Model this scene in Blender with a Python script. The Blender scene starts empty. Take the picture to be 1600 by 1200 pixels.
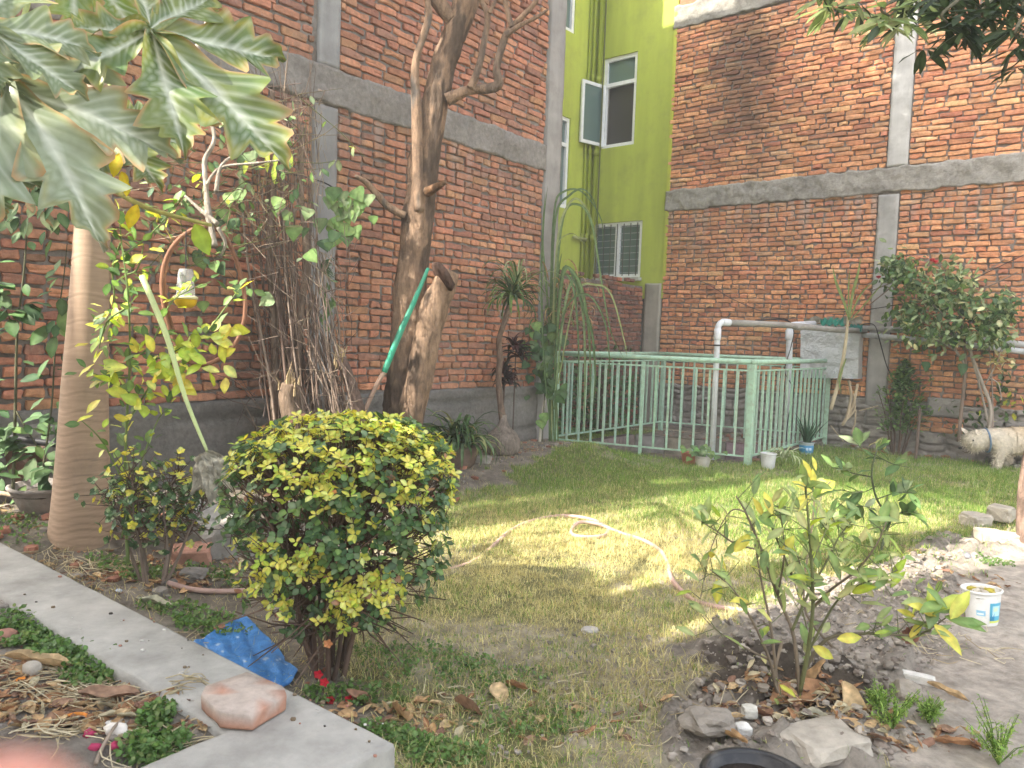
import bpy, math, random
import numpy as np
from mathutils import Vector, Matrix, Euler

S = bpy.context.scene
COL = S.collection
rnd = random.Random(7)
R = math.radians

# ------------------------------------------------------------------ camera, sky, sun, exposure
FPX = 1170.0
PITCH, ROLL, EYE = R(3.8), R(2.0), 1.3
_f = Vector((0, math.cos(PITCH), -math.sin(PITCH)))
_u0 = Vector((0, math.sin(PITCH), math.cos(PITCH)))
_r0 = Vector((1, 0, 0))
CR = _r0 * math.cos(ROLL) + _u0 * math.sin(ROLL)
CU = _u0 * math.cos(ROLL) - _r0 * math.sin(ROLL)
CF = _f
EYEP = Vector((0, 0, EYE))
cd = bpy.data.cameras.new('camera')
cam = bpy.data.objects.new('camera', cd)
COL.objects.link(cam)
cam.matrix_world = Matrix(((CR.x, CU.x, -CF.x, 0), (CR.y, CU.y, -CF.y, 0), (CR.z, CU.z, -CF.z, EYE), (0, 0, 0, 1)))
cd.sensor_width = 36.0
cd.lens = FPX / 1600 * 36
cd.clip_start = 0.01
cd.clip_end = 500
cd.dof.use_dof = True
cd.dof.focus_distance = 5.5
cd.dof.aperture_fstop = 9.0
S.camera = cam

SUN_AZ = Vector((-0.86, -0.51, 0)).normalized()     # horizontal direction towards the sun
SUN_EL = R(40)
w = bpy.data.worlds.new('World'); S.world = w; w.use_nodes = True
wn = w.node_tree
bg = wn.nodes['Background']
sky = wn.nodes.new('ShaderNodeTexSky')
sky.sky_type = 'NISHITA'; sky.sun_disc = False
sky.sun_elevation = SUN_EL
sky.sun_rotation = math.atan2(SUN_AZ.x, SUN_AZ.y)
sky.air_density = 1.6; sky.dust_density = 5.0; sky.ozone_density = 1.0
hz = wn.nodes.new('ShaderNodeHueSaturation'); hz.inputs['Saturation'].default_value = 0.45; hz.inputs['Value'].default_value = 1.0   # thick haze: a pale sky
wn.links.new(sky.outputs[0], hz.inputs['Color']); wn.links.new(hz.outputs[0], bg.inputs[0]); bg.inputs[1].default_value = 0.15
sd = bpy.data.lights.new('sun', 'SUN'); sd.energy = 3.0; sd.angle = R(0.6); sd.color = (1.0, 0.93, 0.80)
so = bpy.data.objects.new('sun', sd); COL.objects.link(so)
_sv = Vector((SUN_AZ.x * math.cos(SUN_EL), SUN_AZ.y * math.cos(SUN_EL), math.sin(SUN_EL)))
so.rotation_euler = _sv.to_track_quat('Z', 'Y').to_euler()
so.location = (-10, -6, 12)
S.view_settings.view_transform = 'Standard'
S.view_settings.look = 'None'
S.view_settings.exposure = 2.4
S.view_settings.gamma = 1.0
S.view_settings.use_curve_mapping = False
S.cycles.max_bounces = 6
S.cycles.diffuse_bounces = 3
S.cycles.glossy_bounces = 2
S.cycles.transmission_bounces = 4
S.cycles.transparent_max_bounces = 6
S.cycles.use_denoising = True

# ------------------------------------------------------------------ measuring helpers
def ray(px, py):
    return CF + CR * ((px - 800) / FPX) - CU * ((py - 600) / FPX)
def G(px, py, z=0.0):
    d = ray(px, py); return EYEP + d * ((z - EYE) / d.z)
def D(px, py, Y):
    d = ray(px, py); return EYEP + d * (Y / d.y)
def onplane(px, py, p0, n):
    d = ray(px, py); return EYEP + d * ((p0 - EYEP).dot(n) / d.dot(n))
def proj(P):
    v = Vector(P) - EYEP; z = v.dot(CF)
    if z < 0.02: return (-9999, -9999, z)
    return (800 + FPX * v.dot(CR) / z, 600 - FPX * v.dot(CU) / z, z)
def pixsize(P, s):
    x, y, z = proj(P)
    if z < .1 or x < -40 or x > 1640 or y < -40 or y > 1240: return 0
    return FPX * s / z
UP = Vector((0, 0, 1))
def lerp(a, b, t): return a + (b - a) * t
def smooth(x, a, b):
    t = np.clip((np.asarray(x, float) - a) / (b - a), 0, 1); return t * t * (3 - 2 * t)

def _hash(ix, iy, iz, seed):
    h = (ix.astype(np.int64) * 374761393 + iy.astype(np.int64) * 668265263 + iz.astype(np.int64) * 2147483647 + seed * 1274126177) & 0xffffffff
    h = ((h ^ (h >> 13)) * 1274126177) & 0xffffffff
    h = ((h ^ (h >> 16)) * 2246822519) & 0xffffffff
    return ((h ^ (h >> 15)) & 0xffff) / 65535.0
def vnoise(x, y, z=0.0, seed=0):
    x, y, z = np.broadcast_arrays(np.asarray(x, float), np.asarray(y, float), np.asarray(z, float))
    ix, iy, iz = np.floor(x), np.floor(y), np.floor(z)
    fx, fy, fz = x - ix, y - iy, z - iz
    fx, fy, fz = fx * fx * (3 - 2 * fx), fy * fy * (3 - 2 * fy), fz * fz * (3 - 2 * fz)
    r = 0
    for a in (0, 1):
        for b in (0, 1):
            for c in (0, 1):
                r = r + _hash(ix + a, iy + b, iz + c, seed) * (fx if a else 1 - fx) * (fy if b else 1 - fy) * (fz if c else 1 - fz)
    return r
def fbm(x, y, z=0.0, seed=0, octv=4):
    r = 0; a = .5; s = 0
    for o in range(octv):
        r = r + a * vnoise(np.asarray(x) * 2 ** o, np.asarray(y) * 2 ** o, np.asarray(z) * 2 ** o, seed + o * 17); s += a; a *= .5
    return r / s

# ------------------------------------------------------------------ mesh helpers
class MB:
    """collects pieces of geometry into one mesh with a colour per vertex"""
    def __init__(s): s.v = []; s.f = []; s.c = []; s.m = []
    def add(s, v, f, col=(.5, .5, .5), mat=0):
        o = len(s.v)
        s.v += [tuple(p) for p in v]
        s.f += [tuple(i + o for i in q) for q in f]
        s.m += [mat] * len(f)
        if len(col) == len(v) and not isinstance(col[0], (int, float)): s.c += [tuple(c) for c in col]
        else: s.c += [tuple(col)] * len(v)
        return s
    def build(s, name, mats, parent=None, smooth=True, label=None, kind=None):
        me = bpy.data.meshes.new(name)
        me.from_pydata(s.v, [], s.f)
        ca = me.color_attributes.new('Col', 'FLOAT_COLOR', 'POINT')
        arr = np.ones((len(s.v), 4), np.float32)
        if s.c: arr[:, :3] = np.array(s.c, np.float32)[:, :3]
        ca.data.foreach_set('color', arr.ravel())
        if not isinstance(mats, (list, tuple)): mats = [mats]
        for m in mats: me.materials.append(m)
        me.polygons.foreach_set('material_index', s.m)
        me.polygons.foreach_set('use_smooth', [smooth] * len(s.f))
        me.update()
        return link(me, name, parent, None, label, kind)

def npmesh(name, V, F, C, mat, smooth=True):
    """V (n,3), F (m,k) with constant k, C (n,3)"""
    me = bpy.data.meshes.new(name)
    k = F.shape[1]
    me.vertices.add(len(V)); me.vertices.foreach_set('co', V.astype(np.float32).ravel())
    me.loops.add(F.size); me.loops.foreach_set('vertex_index', F.astype(np.int32).ravel())
    me.polygons.add(len(F)); me.polygons.foreach_set('loop_start', np.arange(0, F.size, k, dtype=np.int32))
    try: me.polygons.foreach_set('loop_total', np.full(len(F), k, dtype=np.int32))
    except Exception: pass
    ca = me.color_attributes.new('Col', 'FLOAT_COLOR', 'POINT')
    arr = np.ones((len(V), 4), np.float32); arr[:, :3] = C
    ca.data.foreach_set('color', arr.ravel())
    me.materials.append(mat)
    me.polygons.foreach_set('use_smooth', np.full(len(F), smooth))
    me.update(calc_edges=True)
    me.validate()
    return me

def link(data, name, parent=None, mw=None, label=None, kind=None):
    o = bpy.data.objects.new(name, data)
    COL.objects.link(o)
    if parent is not None:
        o.parent = parent
        o.matrix_parent_inverse = PINV[parent.name]
    if mw is not None: o.matrix_basis = mw
    if label: o['label'] = label
    if kind: o['kind'] = kind
    PINV[o.name] = (PINV[parent.name] if parent is not None else Matrix()) if mw is None else mw.inverted()
    if parent is not None and mw is None: PINV[o.name] = Matrix()
    return o
PINV = {}
def thing(name, loc, label, cat, group=None):
    o = bpy.data.objects.new(name, None)
    o.empty_display_size = .1
    COL.objects.link(o); o.location = loc
    o['label'] = label; o['category'] = cat
    if group: o['group'] = group
    PINV[o.name] = Matrix.Translation(-Vector(loc))
    return o
def tag(o, label, cat, group=None, kind=None):
    o['label'] = label; o['category'] = cat
    if group: o['group'] = group
    if kind: o['kind'] = kind
    return o
def struct(o): o['kind'] = 'structure'; return o

def catmull(pts, rad, sub):
    P = [Vector(p) for p in pts]; n = len(P)
    if sub <= 1: return P, list(rad)
    out = []; ro = []
    for i in range(n - 1):
        p0 = P[max(i - 1, 0)]; p1 = P[i]; p2 = P[i + 1]; p3 = P[min(i + 2, n - 1)]
        for k in range(sub):
            t = k / sub
            out.append(.5 * ((2 * p1) + (p2 - p0) * t + (2 * p0 - 5 * p1 + 4 * p2 - p3) * t * t + (3 * p1 - p0 - 3 * p2 + p3) * t ** 3))
            ro.append(lerp(rad[i], rad[i + 1], t))
    out.append(P[-1]); ro.append(rad[-1])
    return out, ro
def tube(mb, pts, rad, n=6, col=(.5, .5, .5), sub=1, cap=True, wob=0.0, seed=0, freq=8.0, mat=0, stretch=.3):
    if isinstance(rad, (int, float)): rad = [rad] * len(pts)
    P, Rr = catmull(pts, rad, sub)
    V = []; F = []; C = []
    prev = None
    N = len(P)
    multi = not isinstance(col[0], (int, float))
    for i, p in enumerate(P):
        d = (P[min(i + 1, N - 1)] - P[max(i - 1, 0)])
        if d.length < 1e-9: d = Vector((0, 0, 1))
        d.normalize()
        if prev is None:
            a = d.cross(Vector((0, 0, 1)))
            if a.length < .1: a = d.cross(Vector((1, 0, 0)))
            a.normalize()
        else:
            a = prev - d * prev.dot(d)
            if a.length < 1e-6: a = d.orthogonal()
            a.normalize()
        prev = a; b = d.cross(a)
        for k in range(n):
            th = 2 * math.pi * k / n
            V.append(p + (a * math.cos(th) + b * math.sin(th)) * Rr[i])
    if wob:
        A = np.array([tuple(v) for v in V]); Pc = np.repeat(np.array([tuple(p) for p in P]), n, 0)
        nn = fbm(A[:, 0] * freq, A[:, 1] * freq, A[:, 2] * freq * stretch, seed, 4) - .5
        A = Pc + (A - Pc) * (1 + wob * 2 * nn[:, None]); V = [Vector(v) for v in A]
    for i in range(N - 1):
        for k in range(n):
            k2 = (k + 1) % n
            F.append((i * n + k, i * n + k2, (i + 1) * n + k2, (i + 1) * n + k))
    if cap:
        V.append(P[0]); F += [(len(V) - 1, (k + 1) % n, k) for k in range(n)]
        V.append(P[-1]); o = (N - 1) * n; F += [(len(V) - 1, o + k, o + (k + 1) % n) for k in range(n)]
    mb.add(V, F, col, mat)
    return V
def box(mb, c, ax, ay, az, col=(.5, .5, .5), bev=0.0, mat=0):
    """box at centre c with half-axes ax, ay, az; bev makes small chamfers"""
    c = Vector(c); ax, ay, az = Vector(ax), Vector(ay), Vector(az)
    if not bev:
        V = [c + ax * i + ay * j + az * k for i in (-1, 1) for j in (-1, 1) for k in (-1, 1)]
        F = [(0, 1, 3, 2), (4, 6, 7, 5), (0, 4, 5, 1), (2, 3, 7, 6), (0, 2, 6, 4), (1, 5, 7, 3)]
    else:
        L = [ax.length, ay.length, az.length]; U = [a.normalized() for a in (ax, ay, az)]
        V = []; idx = {}
        for s in ((i, j, k) for i in (-1, 1) for j in (-1, 1) for k in (-1, 1)):
            for q in range(3):
                p = c.copy()
                for w_ in range(3): p += U[w_] * (s[w_] * (L[w_] - (0 if w_ == q else bev)))
                idx[s + (q,)] = len(V); V.append(p)
        F = []
        for q in range(3):
            a, b = [w_ for w_ in range(3) if w_ != q]
            for sg in (-1, 1):
                ring = []
                for (i, j) in ((-1, -1), (1, -1), (1, 1), (-1, 1)):
                    s = [0, 0, 0]; s[q] = sg; s[a] = i; s[b] = j; ring.append(idx[tuple(s) + (q,)])
                F.append(tuple(ring) if sg > 0 else tuple(ring[::-1]))
        for q in range(3):      # edges along q
            a, b = [w_ for w_ in range(3) if w_ != q]
            for i in (-1, 1):
                for j in (-1, 1):
                    s0 = [0, 0, 0]; s1 = [0, 0, 0]; s0[q] = -1; s1[q] = 1
                    for s in (s0, s1): s[a] = i; s[b] = j
                    F.append((idx[tuple(s0) + (a,)], idx[tuple(s1) + (a,)], idx[tuple(s1) + (b,)], idx[tuple(s0) + (b,)]))
        for s in ((i, j, k) for i in (-1, 1) for j in (-1, 1) for k in (-1, 1)):
            F.append(tuple(idx[s + (q,)] for q in range(3)))
    mb.add(V, F, col, mat)
def bar(mb, a, b, w_, h, col=(.5, .5, .5), up=UP, bev=0.0, mat=0):
    a, b = Vector(a), Vector(b); d = (b - a); L = d.length; d.normalize()
    s = d.cross(up)
    if s.length < 1e-4: s = d.cross(Vector((1, 0, 0)))
    s.normalize(); u = s.cross(d)
    box(mb, (a + b) / 2, d * L / 2, s * w_ / 2, u * h / 2, col, bev, mat)
def lathe(mb, c, prof, n=20, col=(.5, .5, .5), axis=UP, mat=0, wob=0.0, seed=0, close=True):
    """prof: list of (radius, height)"""
    c = Vector(c); axis = Vector(axis).normalized(); a = axis.orthogonal().normalized(); b = axis.cross(a)
    V = []; F = []
    for r, h in prof:
        for k in range(n):
            th = 2 * math.pi * k / n
            q = 1 + wob * (float(vnoise(math.cos(th) * 2 + 9, math.sin(th) * 2 + 9, h * 12, seed)) - .5) if wob else 1
            V.append(c + axis * h + (a * math.cos(th) + b * math.sin(th)) * r * q)
    m = len(prof)
    for i in range(m - 1):
        for k in range(n): F.append((i * n + k, i * n + (k + 1) % n, (i + 1) * n + (k + 1) % n, (i + 1) * n + k))
    if close:
        F.append(tuple(range(n))[::-1]); F.append(tuple((m - 1) * n + k for k in range(n)))
    mb.add(V, F, col, mat)
_ICO = {}
def ico(sub):
    if sub not in _ICO:
        import bmesh
        bm = bmesh.new(); bmesh.ops.create_icosphere(bm, subdivisions=sub, radius=1)
        _ICO[sub] = (np.array([tuple(v.co) for v in bm.verts]), [tuple(v.index for v in f.verts) for f in bm.faces]); bm.free()
    return _ICO[sub]
def rock(mb, c, sx, sy, sz, seed, col, rz=0.0, sub=3, rough=.5, boxy=.6, mat=0, tilt=(0, 0)):
    V, F = ico(sub)
    A = V.copy()
    B = np.sign(A) * np.abs(A) ** (1 - boxy * .7)
    B = B / np.max(np.abs(B), axis=1, keepdims=True) * boxy + A * (1 - boxy)
    nn = fbm(A[:, 0] * 1.6 + seed * 3.1, A[:, 1] * 1.6, A[:, 2] * 1.6, seed, 4) - .5
    fn = fbm(A[:, 0] * 5 + seed, A[:, 1] * 5, A[:, 2] * 5, seed + 5, 3) - .5
    B = B * (1 + rough * nn + rough * .35 * fn)[:, None]
    B = B * np.array([sx, sy, sz])
    M = np.array(Euler((tilt[0], tilt[1], rz)).to_matrix())
    B = B @ M.T + np.array(tuple(c))
    cc = np.clip(np.array(col)[None, :] * (1 + .5 * fn[:, None] + .3 * nn[:, None]), 0, 1)
    mb.add(B, F, [tuple(q) for q in cc], mat)

# ------------------------------------------------------------------ materials
def _mat(name):
    m = bpy.data.materials.new(name); m.use_nodes = True
    nt = m.node_tree; b = nt.nodes['Principled BSDF']
    return m, nt, b
def nd(nt, t, **k):
    n = nt.nodes.new(t)
    for a, v in k.items(): setattr(n, a, v)
    return n
def mat_col(name, rough=.8, spec=.3, vary=.35, vscale=30, bump=.3, bscale=60, bdist=.004, colour=None, metal=0.0, fine=True, stretch=None, dirt=None, dscale=3.0, wear=None):
    """colour from the 'Col' attribute (or a constant) times fine noise, with bump; dirt = (colour, amount)"""
    m, nt, b = _mat(name); L = nt.links.new
    g = nd(nt, 'ShaderNodeNewGeometry')
    if colour is None:
        at = nd(nt, 'ShaderNodeAttribute', attribute_name='Col'); cout = at.outputs['Color']
    else:
        rg = nd(nt, 'ShaderNodeRGB'); rg.outputs[0].default_value = (*colour, 1); cout = rg.outputs[0]
    pos = g.outputs['Position']
    if stretch:
        mp = nd(nt, 'ShaderNodeMapping'); mp.inputs['Scale'].default_value = stretch; L(pos, mp.inputs[0]); pos = mp.outputs[0]
    n1 = nd(nt, 'ShaderNodeTexNoise'); n1.inputs['Scale'].default_value = vscale; n1.inputs['Detail'].default_value = 6; n1.inputs['Roughness'].default_value = .65
    L(pos, n1.inputs['Vector'])
    mr = nd(nt, 'ShaderNodeMapRange'); mr.inputs[1].default_value = .25; mr.inputs[2].default_value = .75
    mr.inputs[3].default_value = 1 - vary; mr.inputs[4].default_value = 1 + vary
    L(n1.outputs[0], mr.inputs[0])
    mx = nd(nt, 'ShaderNodeVectorMath', operation='SCALE'); L(cout, mx.inputs[0]); L(mr.outputs[0], mx.inputs['Scale'])
    out = mx.outputs[0]
    if dirt:
        n2 = nd(nt, 'ShaderNodeTexNoise'); n2.inputs['Scale'].default_value = dscale; n2.inputs['Detail'].default_value = 8; n2.inputs['Roughness'].default_value = .7
        L(g.outputs['Position'], n2.inputs['Vector'])
        r2 = nd(nt, 'ShaderNodeMapRange'); r2.inputs[1].default_value = .48; r2.inputs[2].default_value = .72; r2.inputs[3].default_value = 0; r2.inputs[4].default_value = dirt[1]
        L(n2.outputs[0], r2.inputs[0])
        mm = nd(nt, 'ShaderNodeMix', data_type='RGBA'); L(r2.outputs[0], mm.inputs[0]); L(out, mm.inputs[6]); mm.inputs[7].default_value = (*dirt[0], 1)
        out = mm.outputs[2]
    L(out, b.inputs['Base Color'])
    b.inputs['Roughness'].default_value = rough; b.inputs['Specular IOR Level'].default_value = spec; b.inputs['Metallic'].default_value = metal
    if bump:
        n3 = nd(nt, 'ShaderNodeTexNoise'); n3.inputs['Scale'].default_value = bscale; n3.inputs['Detail'].default_value = 7; n3.inputs['Roughness'].default_value = .7
        L(pos, n3.inputs['Vector'])
        bp = nd(nt, 'ShaderNodeBump'); bp.inputs['Strength'].default_value = bump; bp.inputs['Distance'].default_value = bdist
        L(n3.outputs[0], bp.inputs['Height']); L(bp.outputs[0], b.inputs['Normal'])
    return m
def mat_leaf(name, trans=.35, rough=.45, spec=.4, vary=.25, vscale=25):
    m, nt, b = _mat(name); L = nt.links.new
    at = nd(nt, 'ShaderNodeAttribute', attribute_name='Col')
    g = nd(nt, 'ShaderNodeNewGeometry')
    n1 = nd(nt, 'ShaderNodeTexNoise'); n1.inputs['Scale'].default_value = vscale; n1.inputs['Detail'].default_value = 4
    L(g.outputs['Position'], n1.inputs['Vector'])
    mr = nd(nt, 'ShaderNodeMapRange'); mr.inputs[1].default_value = .3; mr.inputs[2].default_value = .7; mr.inputs[3].default_value = 1 - vary; mr.inputs[4].default_value = 1 + vary
    L(n1.outputs[0], mr.inputs[0])
    mx = nd(nt, 'ShaderNodeVectorMath', operation='SCALE'); L(at.outputs['Color'], mx.inputs[0]); L(mr.outputs[0], mx.inputs['Scale'])
    L(mx.outputs[0], b.inputs['Base Color'])
    b.inputs['Roughness'].default_value = rough; b.inputs['Specular IOR Level'].default_value = spec
    tr = nd(nt, 'ShaderNodeBsdfTranslucent')
    hs = nd(nt, 'ShaderNodeHueSaturation'); hs.inputs['Saturation'].default_value = 1.15; hs.inputs['Value'].default_value = 1.3; hs.inputs['Hue'].default_value = .49
    L(mx.outputs[0], hs.inputs['Color']); L(hs.outputs[0], tr.inputs[0])
    ms = nd(nt, 'ShaderNodeMixShader'); ms.inputs[0].default_value = trans
    L(b.outputs[0], ms.inputs[1]); L(tr.outputs[0], ms.inputs[2])
    L(ms.outputs[0], nt.nodes['Material Output'].inputs[0])
    return m

M = {}
def brick_mat():
    m, nt, b = _mat('brick'); L = nt.links.new
    at = nd(nt, 'ShaderNodeAttribute', attribute_name='Col')
    g = nd(nt, 'ShaderNodeNewGeometry')
    n1 = nd(nt, 'ShaderNodeTexNoise'); n1.inputs['Scale'].default_value = 22; n1.inputs['Detail'].default_value = 8; n1.inputs['Roughness'].default_value = .7
    L(g.outputs['Position'], n1.inputs[0])
    mr = nd(nt, 'ShaderNodeMapRange'); mr.inputs[1].default_value = .3; mr.inputs[2].default_value = .7; mr.inputs[3].default_value = .62; mr.inputs[4].default_value = 1.3
    L(n1.outputs[0], mr.inputs[0])
    mx = nd(nt, 'ShaderNodeVectorMath', operation='SCALE'); L(at.outputs['Color'], mx.inputs[0]); L(mr.outputs[0], mx.inputs['Scale'])
    # large weathering: greyish damp patches
    n2 = nd(nt, 'ShaderNodeTexNoise'); n2.inputs['Scale'].default_value = .9; n2.inputs['Detail'].default_value = 9; n2.inputs['Roughness'].default_value = .68
    L(g.outputs['Position'], n2.inputs[0])
    r2 = nd(nt, 'ShaderNodeMapRange'); r2.inputs[1].default_value = .47; r2.inputs[2].default_value = .68; r2.inputs[3].default_value = 0; r2.inputs[4].default_value = .5
    L(n2.outputs[0], r2.inputs[0])
    m2 = nd(nt, 'ShaderNodeMix', data_type='RGBA'); L(r2.outputs[0], m2.inputs[0]); L(mx.outputs[0], m2.inputs[6]); m2.inputs[7].default_value = (.20, .135, .11, 1)
    # mortar smears and lime bloom, small and broken
    mp = nd(nt, 'ShaderNodeMapping'); mp.inputs['Scale'].default_value = (1, 1, .35); L(g.outputs['Position'], mp.inputs[0])
    n3 = nd(nt, 'ShaderNodeTexNoise'); n3.inputs['Scale'].default_value = 9; n3.inputs['Detail'].default_value = 9; n3.inputs['Roughness'].default_value = .75
    L(mp.outputs[0], n3.inputs[0])
    r3 = nd(nt, 'ShaderNodeMapRange'); r3.inputs[1].default_value = .58; r3.inputs[2].default_value = .66; r3.inputs[3].default_value = 0; r3.inputs[4].default_value = .36
    L(n3.outputs[0], r3.inputs[0])
    m3 = nd(nt, 'ShaderNodeMix', data_type='RGBA'); L(r3.outputs[0], m3.inputs[0]); L(m2.outputs[2], m3.inputs[6]); m3.inputs[7].default_value = (.38, .31, .26, 1)
    # soot stain high on the right-hand building (a shape of its own)
    sp = D(1165, 95, 10.6)
    vs = nd(nt, 'ShaderNodeVectorMath', operation='SUBTRACT'); L(g.outputs['Position'], vs.inputs[0]); vs.inputs[1].default_value = sp
    mp2 = nd(nt, 'ShaderNodeMapping'); mp2.inputs['Scale'].default_value = (1.15, .7, .5); L(vs.outputs[0], mp2.inputs[0])
    ln = nd(nt, 'ShaderNodeVectorMath', operation='LENGTH'); L(mp2.outputs[0], ln.inputs[0])
    n4 = nd(nt, 'ShaderNodeTexNoise'); n4.inputs['Scale'].default_value = 2.6; n4.inputs['Detail'].default_value = 9; n4.inputs['Roughness'].default_value = .75
    L(g.outputs['Position'], n4.inputs[0])
    ad = nd(nt, 'ShaderNodeMath', operation='MULTIPLY_ADD'); L(n4.outputs[0], ad.inputs[0]); ad.inputs[1].default_value = -2.2; L(ln.outputs[1], ad.inputs[2])
    r4 = nd(nt, 'ShaderNodeMapRange'); r4.inputs[1].default_value = -.35; r4.inputs[2].default_value = -.85; r4.inputs[3].default_value = 0; r4.inputs[4].default_value = .68
    # distance - 2.2*noise: below about -.6 is stained
    L(ad.outputs[0], r4.inputs[0])
    m4 = nd(nt, 'ShaderNodeMix', data_type='RGBA'); L(r4.outputs[0], m4.inputs[0]); L(m3.outputs[2], m4.inputs[6]); m4.inputs[7].default_value = (.055, .045, .04, 1)
    # lime runs down from the concrete band of the right-hand building
    sx = nd(nt, 'ShaderNodeSeparateXYZ'); L(g.outputs['Position'], sx.inputs[0])
    mz = nd(nt, 'ShaderNodeMapRange'); mz.inputs[1].default_value = 2.45; mz.inputs[2].default_value = 3.2; mz.inputs[3].default_value = 0; mz.inputs[4].default_value = 1; L(sx.outputs[2], mz.inputs[0])
    mz2 = nd(nt, 'ShaderNodeMapRange'); mz2.inputs[1].default_value = 3.28; mz2.inputs[2].default_value = 3.30; mz2.inputs[3].default_value = 1; mz2.inputs[4].default_value = 0; L(sx.outputs[2], mz2.inputs[0])
    mp3 = nd(nt, 'ShaderNodeMapping'); mp3.inputs['Scale'].default_value = (9, 9, .7); L(g.outputs['Position'], mp3.inputs[0])
    n6 = nd(nt, 'ShaderNodeTexNoise'); n6.inputs['Scale'].default_value = 1.0; n6.inputs['Detail'].default_value = 5; L(mp3.outputs[0], n6.inputs[0])
    r6 = nd(nt, 'ShaderNodeMapRange'); r6.inputs[1].default_value = .5; r6.inputs[2].default_value = .68; r6.inputs[3].default_value = 0; r6.inputs[4].default_value = .75; L(n6.outputs[0], r6.inputs[0])
    q1 = nd(nt, 'ShaderNodeMath', operation='MULTIPLY'); L(r6.outputs[0], q1.inputs[0]); L(mz.outputs[0], q1.inputs[1])
    q2 = nd(nt, 'ShaderNodeMath', operation='MULTIPLY'); L(q1.outputs[0], q2.inputs[0]); L(mz2.outputs[0], q2.inputs[1])
    m6 = nd(nt, 'ShaderNodeMix', data_type='RGBA'); L(q2.outputs[0], m6.inputs[0]); L(m4.outputs[2], m6.inputs[6]); m6.inputs[7].default_value = (.42, .37, .34, 1)
    L(m6.outputs[2], b.inputs['Base Color'])
    b.inputs['Roughness'].default_value = .93; b.inputs['Specular IOR Level'].default_value = .15
    n5 = nd(nt, 'ShaderNodeTexNoise'); n5.inputs['Scale'].default_value = 70; n5.inputs['Detail'].default_value = 6; L(g.outputs['Position'], n5.inputs[0])
    bp = nd(nt, 'ShaderNodeBump'); bp.inputs['Strength'].default_value = .55; bp.inputs['Distance'].default_value = .006
    L(n5.outputs[0], bp.inputs['Height']); L(bp.outputs[0], b.inputs['Normal'])
    return m
M['brick'] = brick_mat()
M['mortar'] = mat_col('mortar', .95, .1, .45, 14, .9, 45, .012, dirt=((.10, .09, .08), .8), dscale=2)
M['concrete'] = mat_col('concrete', .92, .2, .3, 26, .9, 42, .012, dirt=((.10, .095, .09), .55), dscale=2.2)
M['column'] = mat_col('column_concrete', .9, .2, .2, 5, .35, 40, .004, stretch=(1, 1, .12), dirt=((.13, .125, .12), .45), dscale=3.5)
M['kerb'] = mat_col('kerb_cement', .9, .2, .26, 7, .7, 80, .004, dirt=((.20, .19, .17), .6), dscale=2.6)
M['rough'] = mat_col('rough_stone', .95, .15, .4, 10, .8, 40, .01)
M['green'] = mat_col('lime_plaster', .8, .2, .22, 2.2, .25, 70, .003, dirt=((.22, .24, .08), .38), dscale=2.6, stretch=(1, 1, .12))
M['rail'] = mat_col('mint_enamel', .5, .35, .14, 14, .15, 40, .001, dirt=((.22, .17, .11), .5), dscale=16)
M['frame'] = mat_col('white_frame', .45, .4, .1, 12, .05, 30, .001)
M['plastic'] = mat_col('plastic', .38, .45, .08, 10, .05, 40, .001, dirt=((.22, .20, .18), .35), dscale=8)
M['pipe'] = mat_col('weathered_pipe', .6, .3, .3, 10, .2, 50, .002, dirt=((.12, .11, .10), .6), dscale=6)
M['bark'] = mat_col('bark', .95, .1, .6, 30, 1.0, 45, .03, stretch=(1, 1, .28), dirt=((.10, .075, .06), .7), dscale=9)
M['papaya'] = mat_col('papaya_bark', .7, .25, .16, 14, .4, 40, .003, stretch=(.3, .3, 4), dirt=((.16, .12, .09), .5), dscale=4)
M['stem'] = mat_col('stem', .8, .2, .35, 25, .5, 70, .003, stretch=(1, 1, .3))
M['leaf'] = mat_leaf('leaf')
M['leaf_dull'] = mat_leaf('leaf_dull', .25, .6, .25)
M['leaf_papaya'] = mat_leaf('leaf_papaya', .25, .42, .5, .18, 14)
M['leaf_dry'] = mat_leaf('leaf_dry', .12, .8, .15, .35, 40)
M['grass'] = mat_leaf('grass', .3, .6, .25, .2, 8)
M['soil'] = mat_col('soil', .97, .1, .45, 14, 1.0, 45, .02)
M['stone'] = mat_col('stone', .93, .2, .25, 20, .7, 60, .006)
M['hose'] = mat_col('hose', .55, .35, .15, 20, .15, 60, .001, dirt=((.30, .22, .18), .5), dscale=9)
M['black'] = mat_col('black_plastic', .4, .4, .2, 10, .1, 30, .001, colour=(.018, .018, .02))
M['cable'] = mat_col('cable', .5, .3, .2, 10, .0, 30, .001, colour=(.03, .03, .035))
M['cloth'] = mat_col('cloth', .85, .2, .25, 18, .6, 40, .006)
M['tarp'] = mat_col('blue_tarp', .35, .5, .25, 12, .7, 22, .02)
M['foil'] = mat_col('silver_foil', .3, .9, .2, 5, 1.0, 14, .07, metal=.45, dirt=((.34, .38, .42), .5), dscale=5)
M['fur'] = mat_col('fur', .9, .15, .3, 30, .8, 60, .01)
def glass_mat(name, col, rough=.08):
    m, nt, b = _mat(name); L = nt.links.new
    g = nd(nt, 'ShaderNodeNewGeometry'); n1 = nd(nt, 'ShaderNodeTexNoise'); n1.inputs['Scale'].default_value = 1.7; L(g.outputs['Position'], n1.inputs[0])
    bp = nd(nt, 'ShaderNodeBump'); bp.inputs['Strength'].default_value = .15; bp.inputs['Distance'].default_value = .02; L(n1.outputs[0], bp.inputs['Height']); L(bp.outputs[0], b.inputs['Normal'])
    b.inputs['Base Color'].default_value = (*col, 1); b.inputs['Roughness'].default_value = rough; b.inputs['Specular IOR Level'].default_value = .8
    return m
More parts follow.
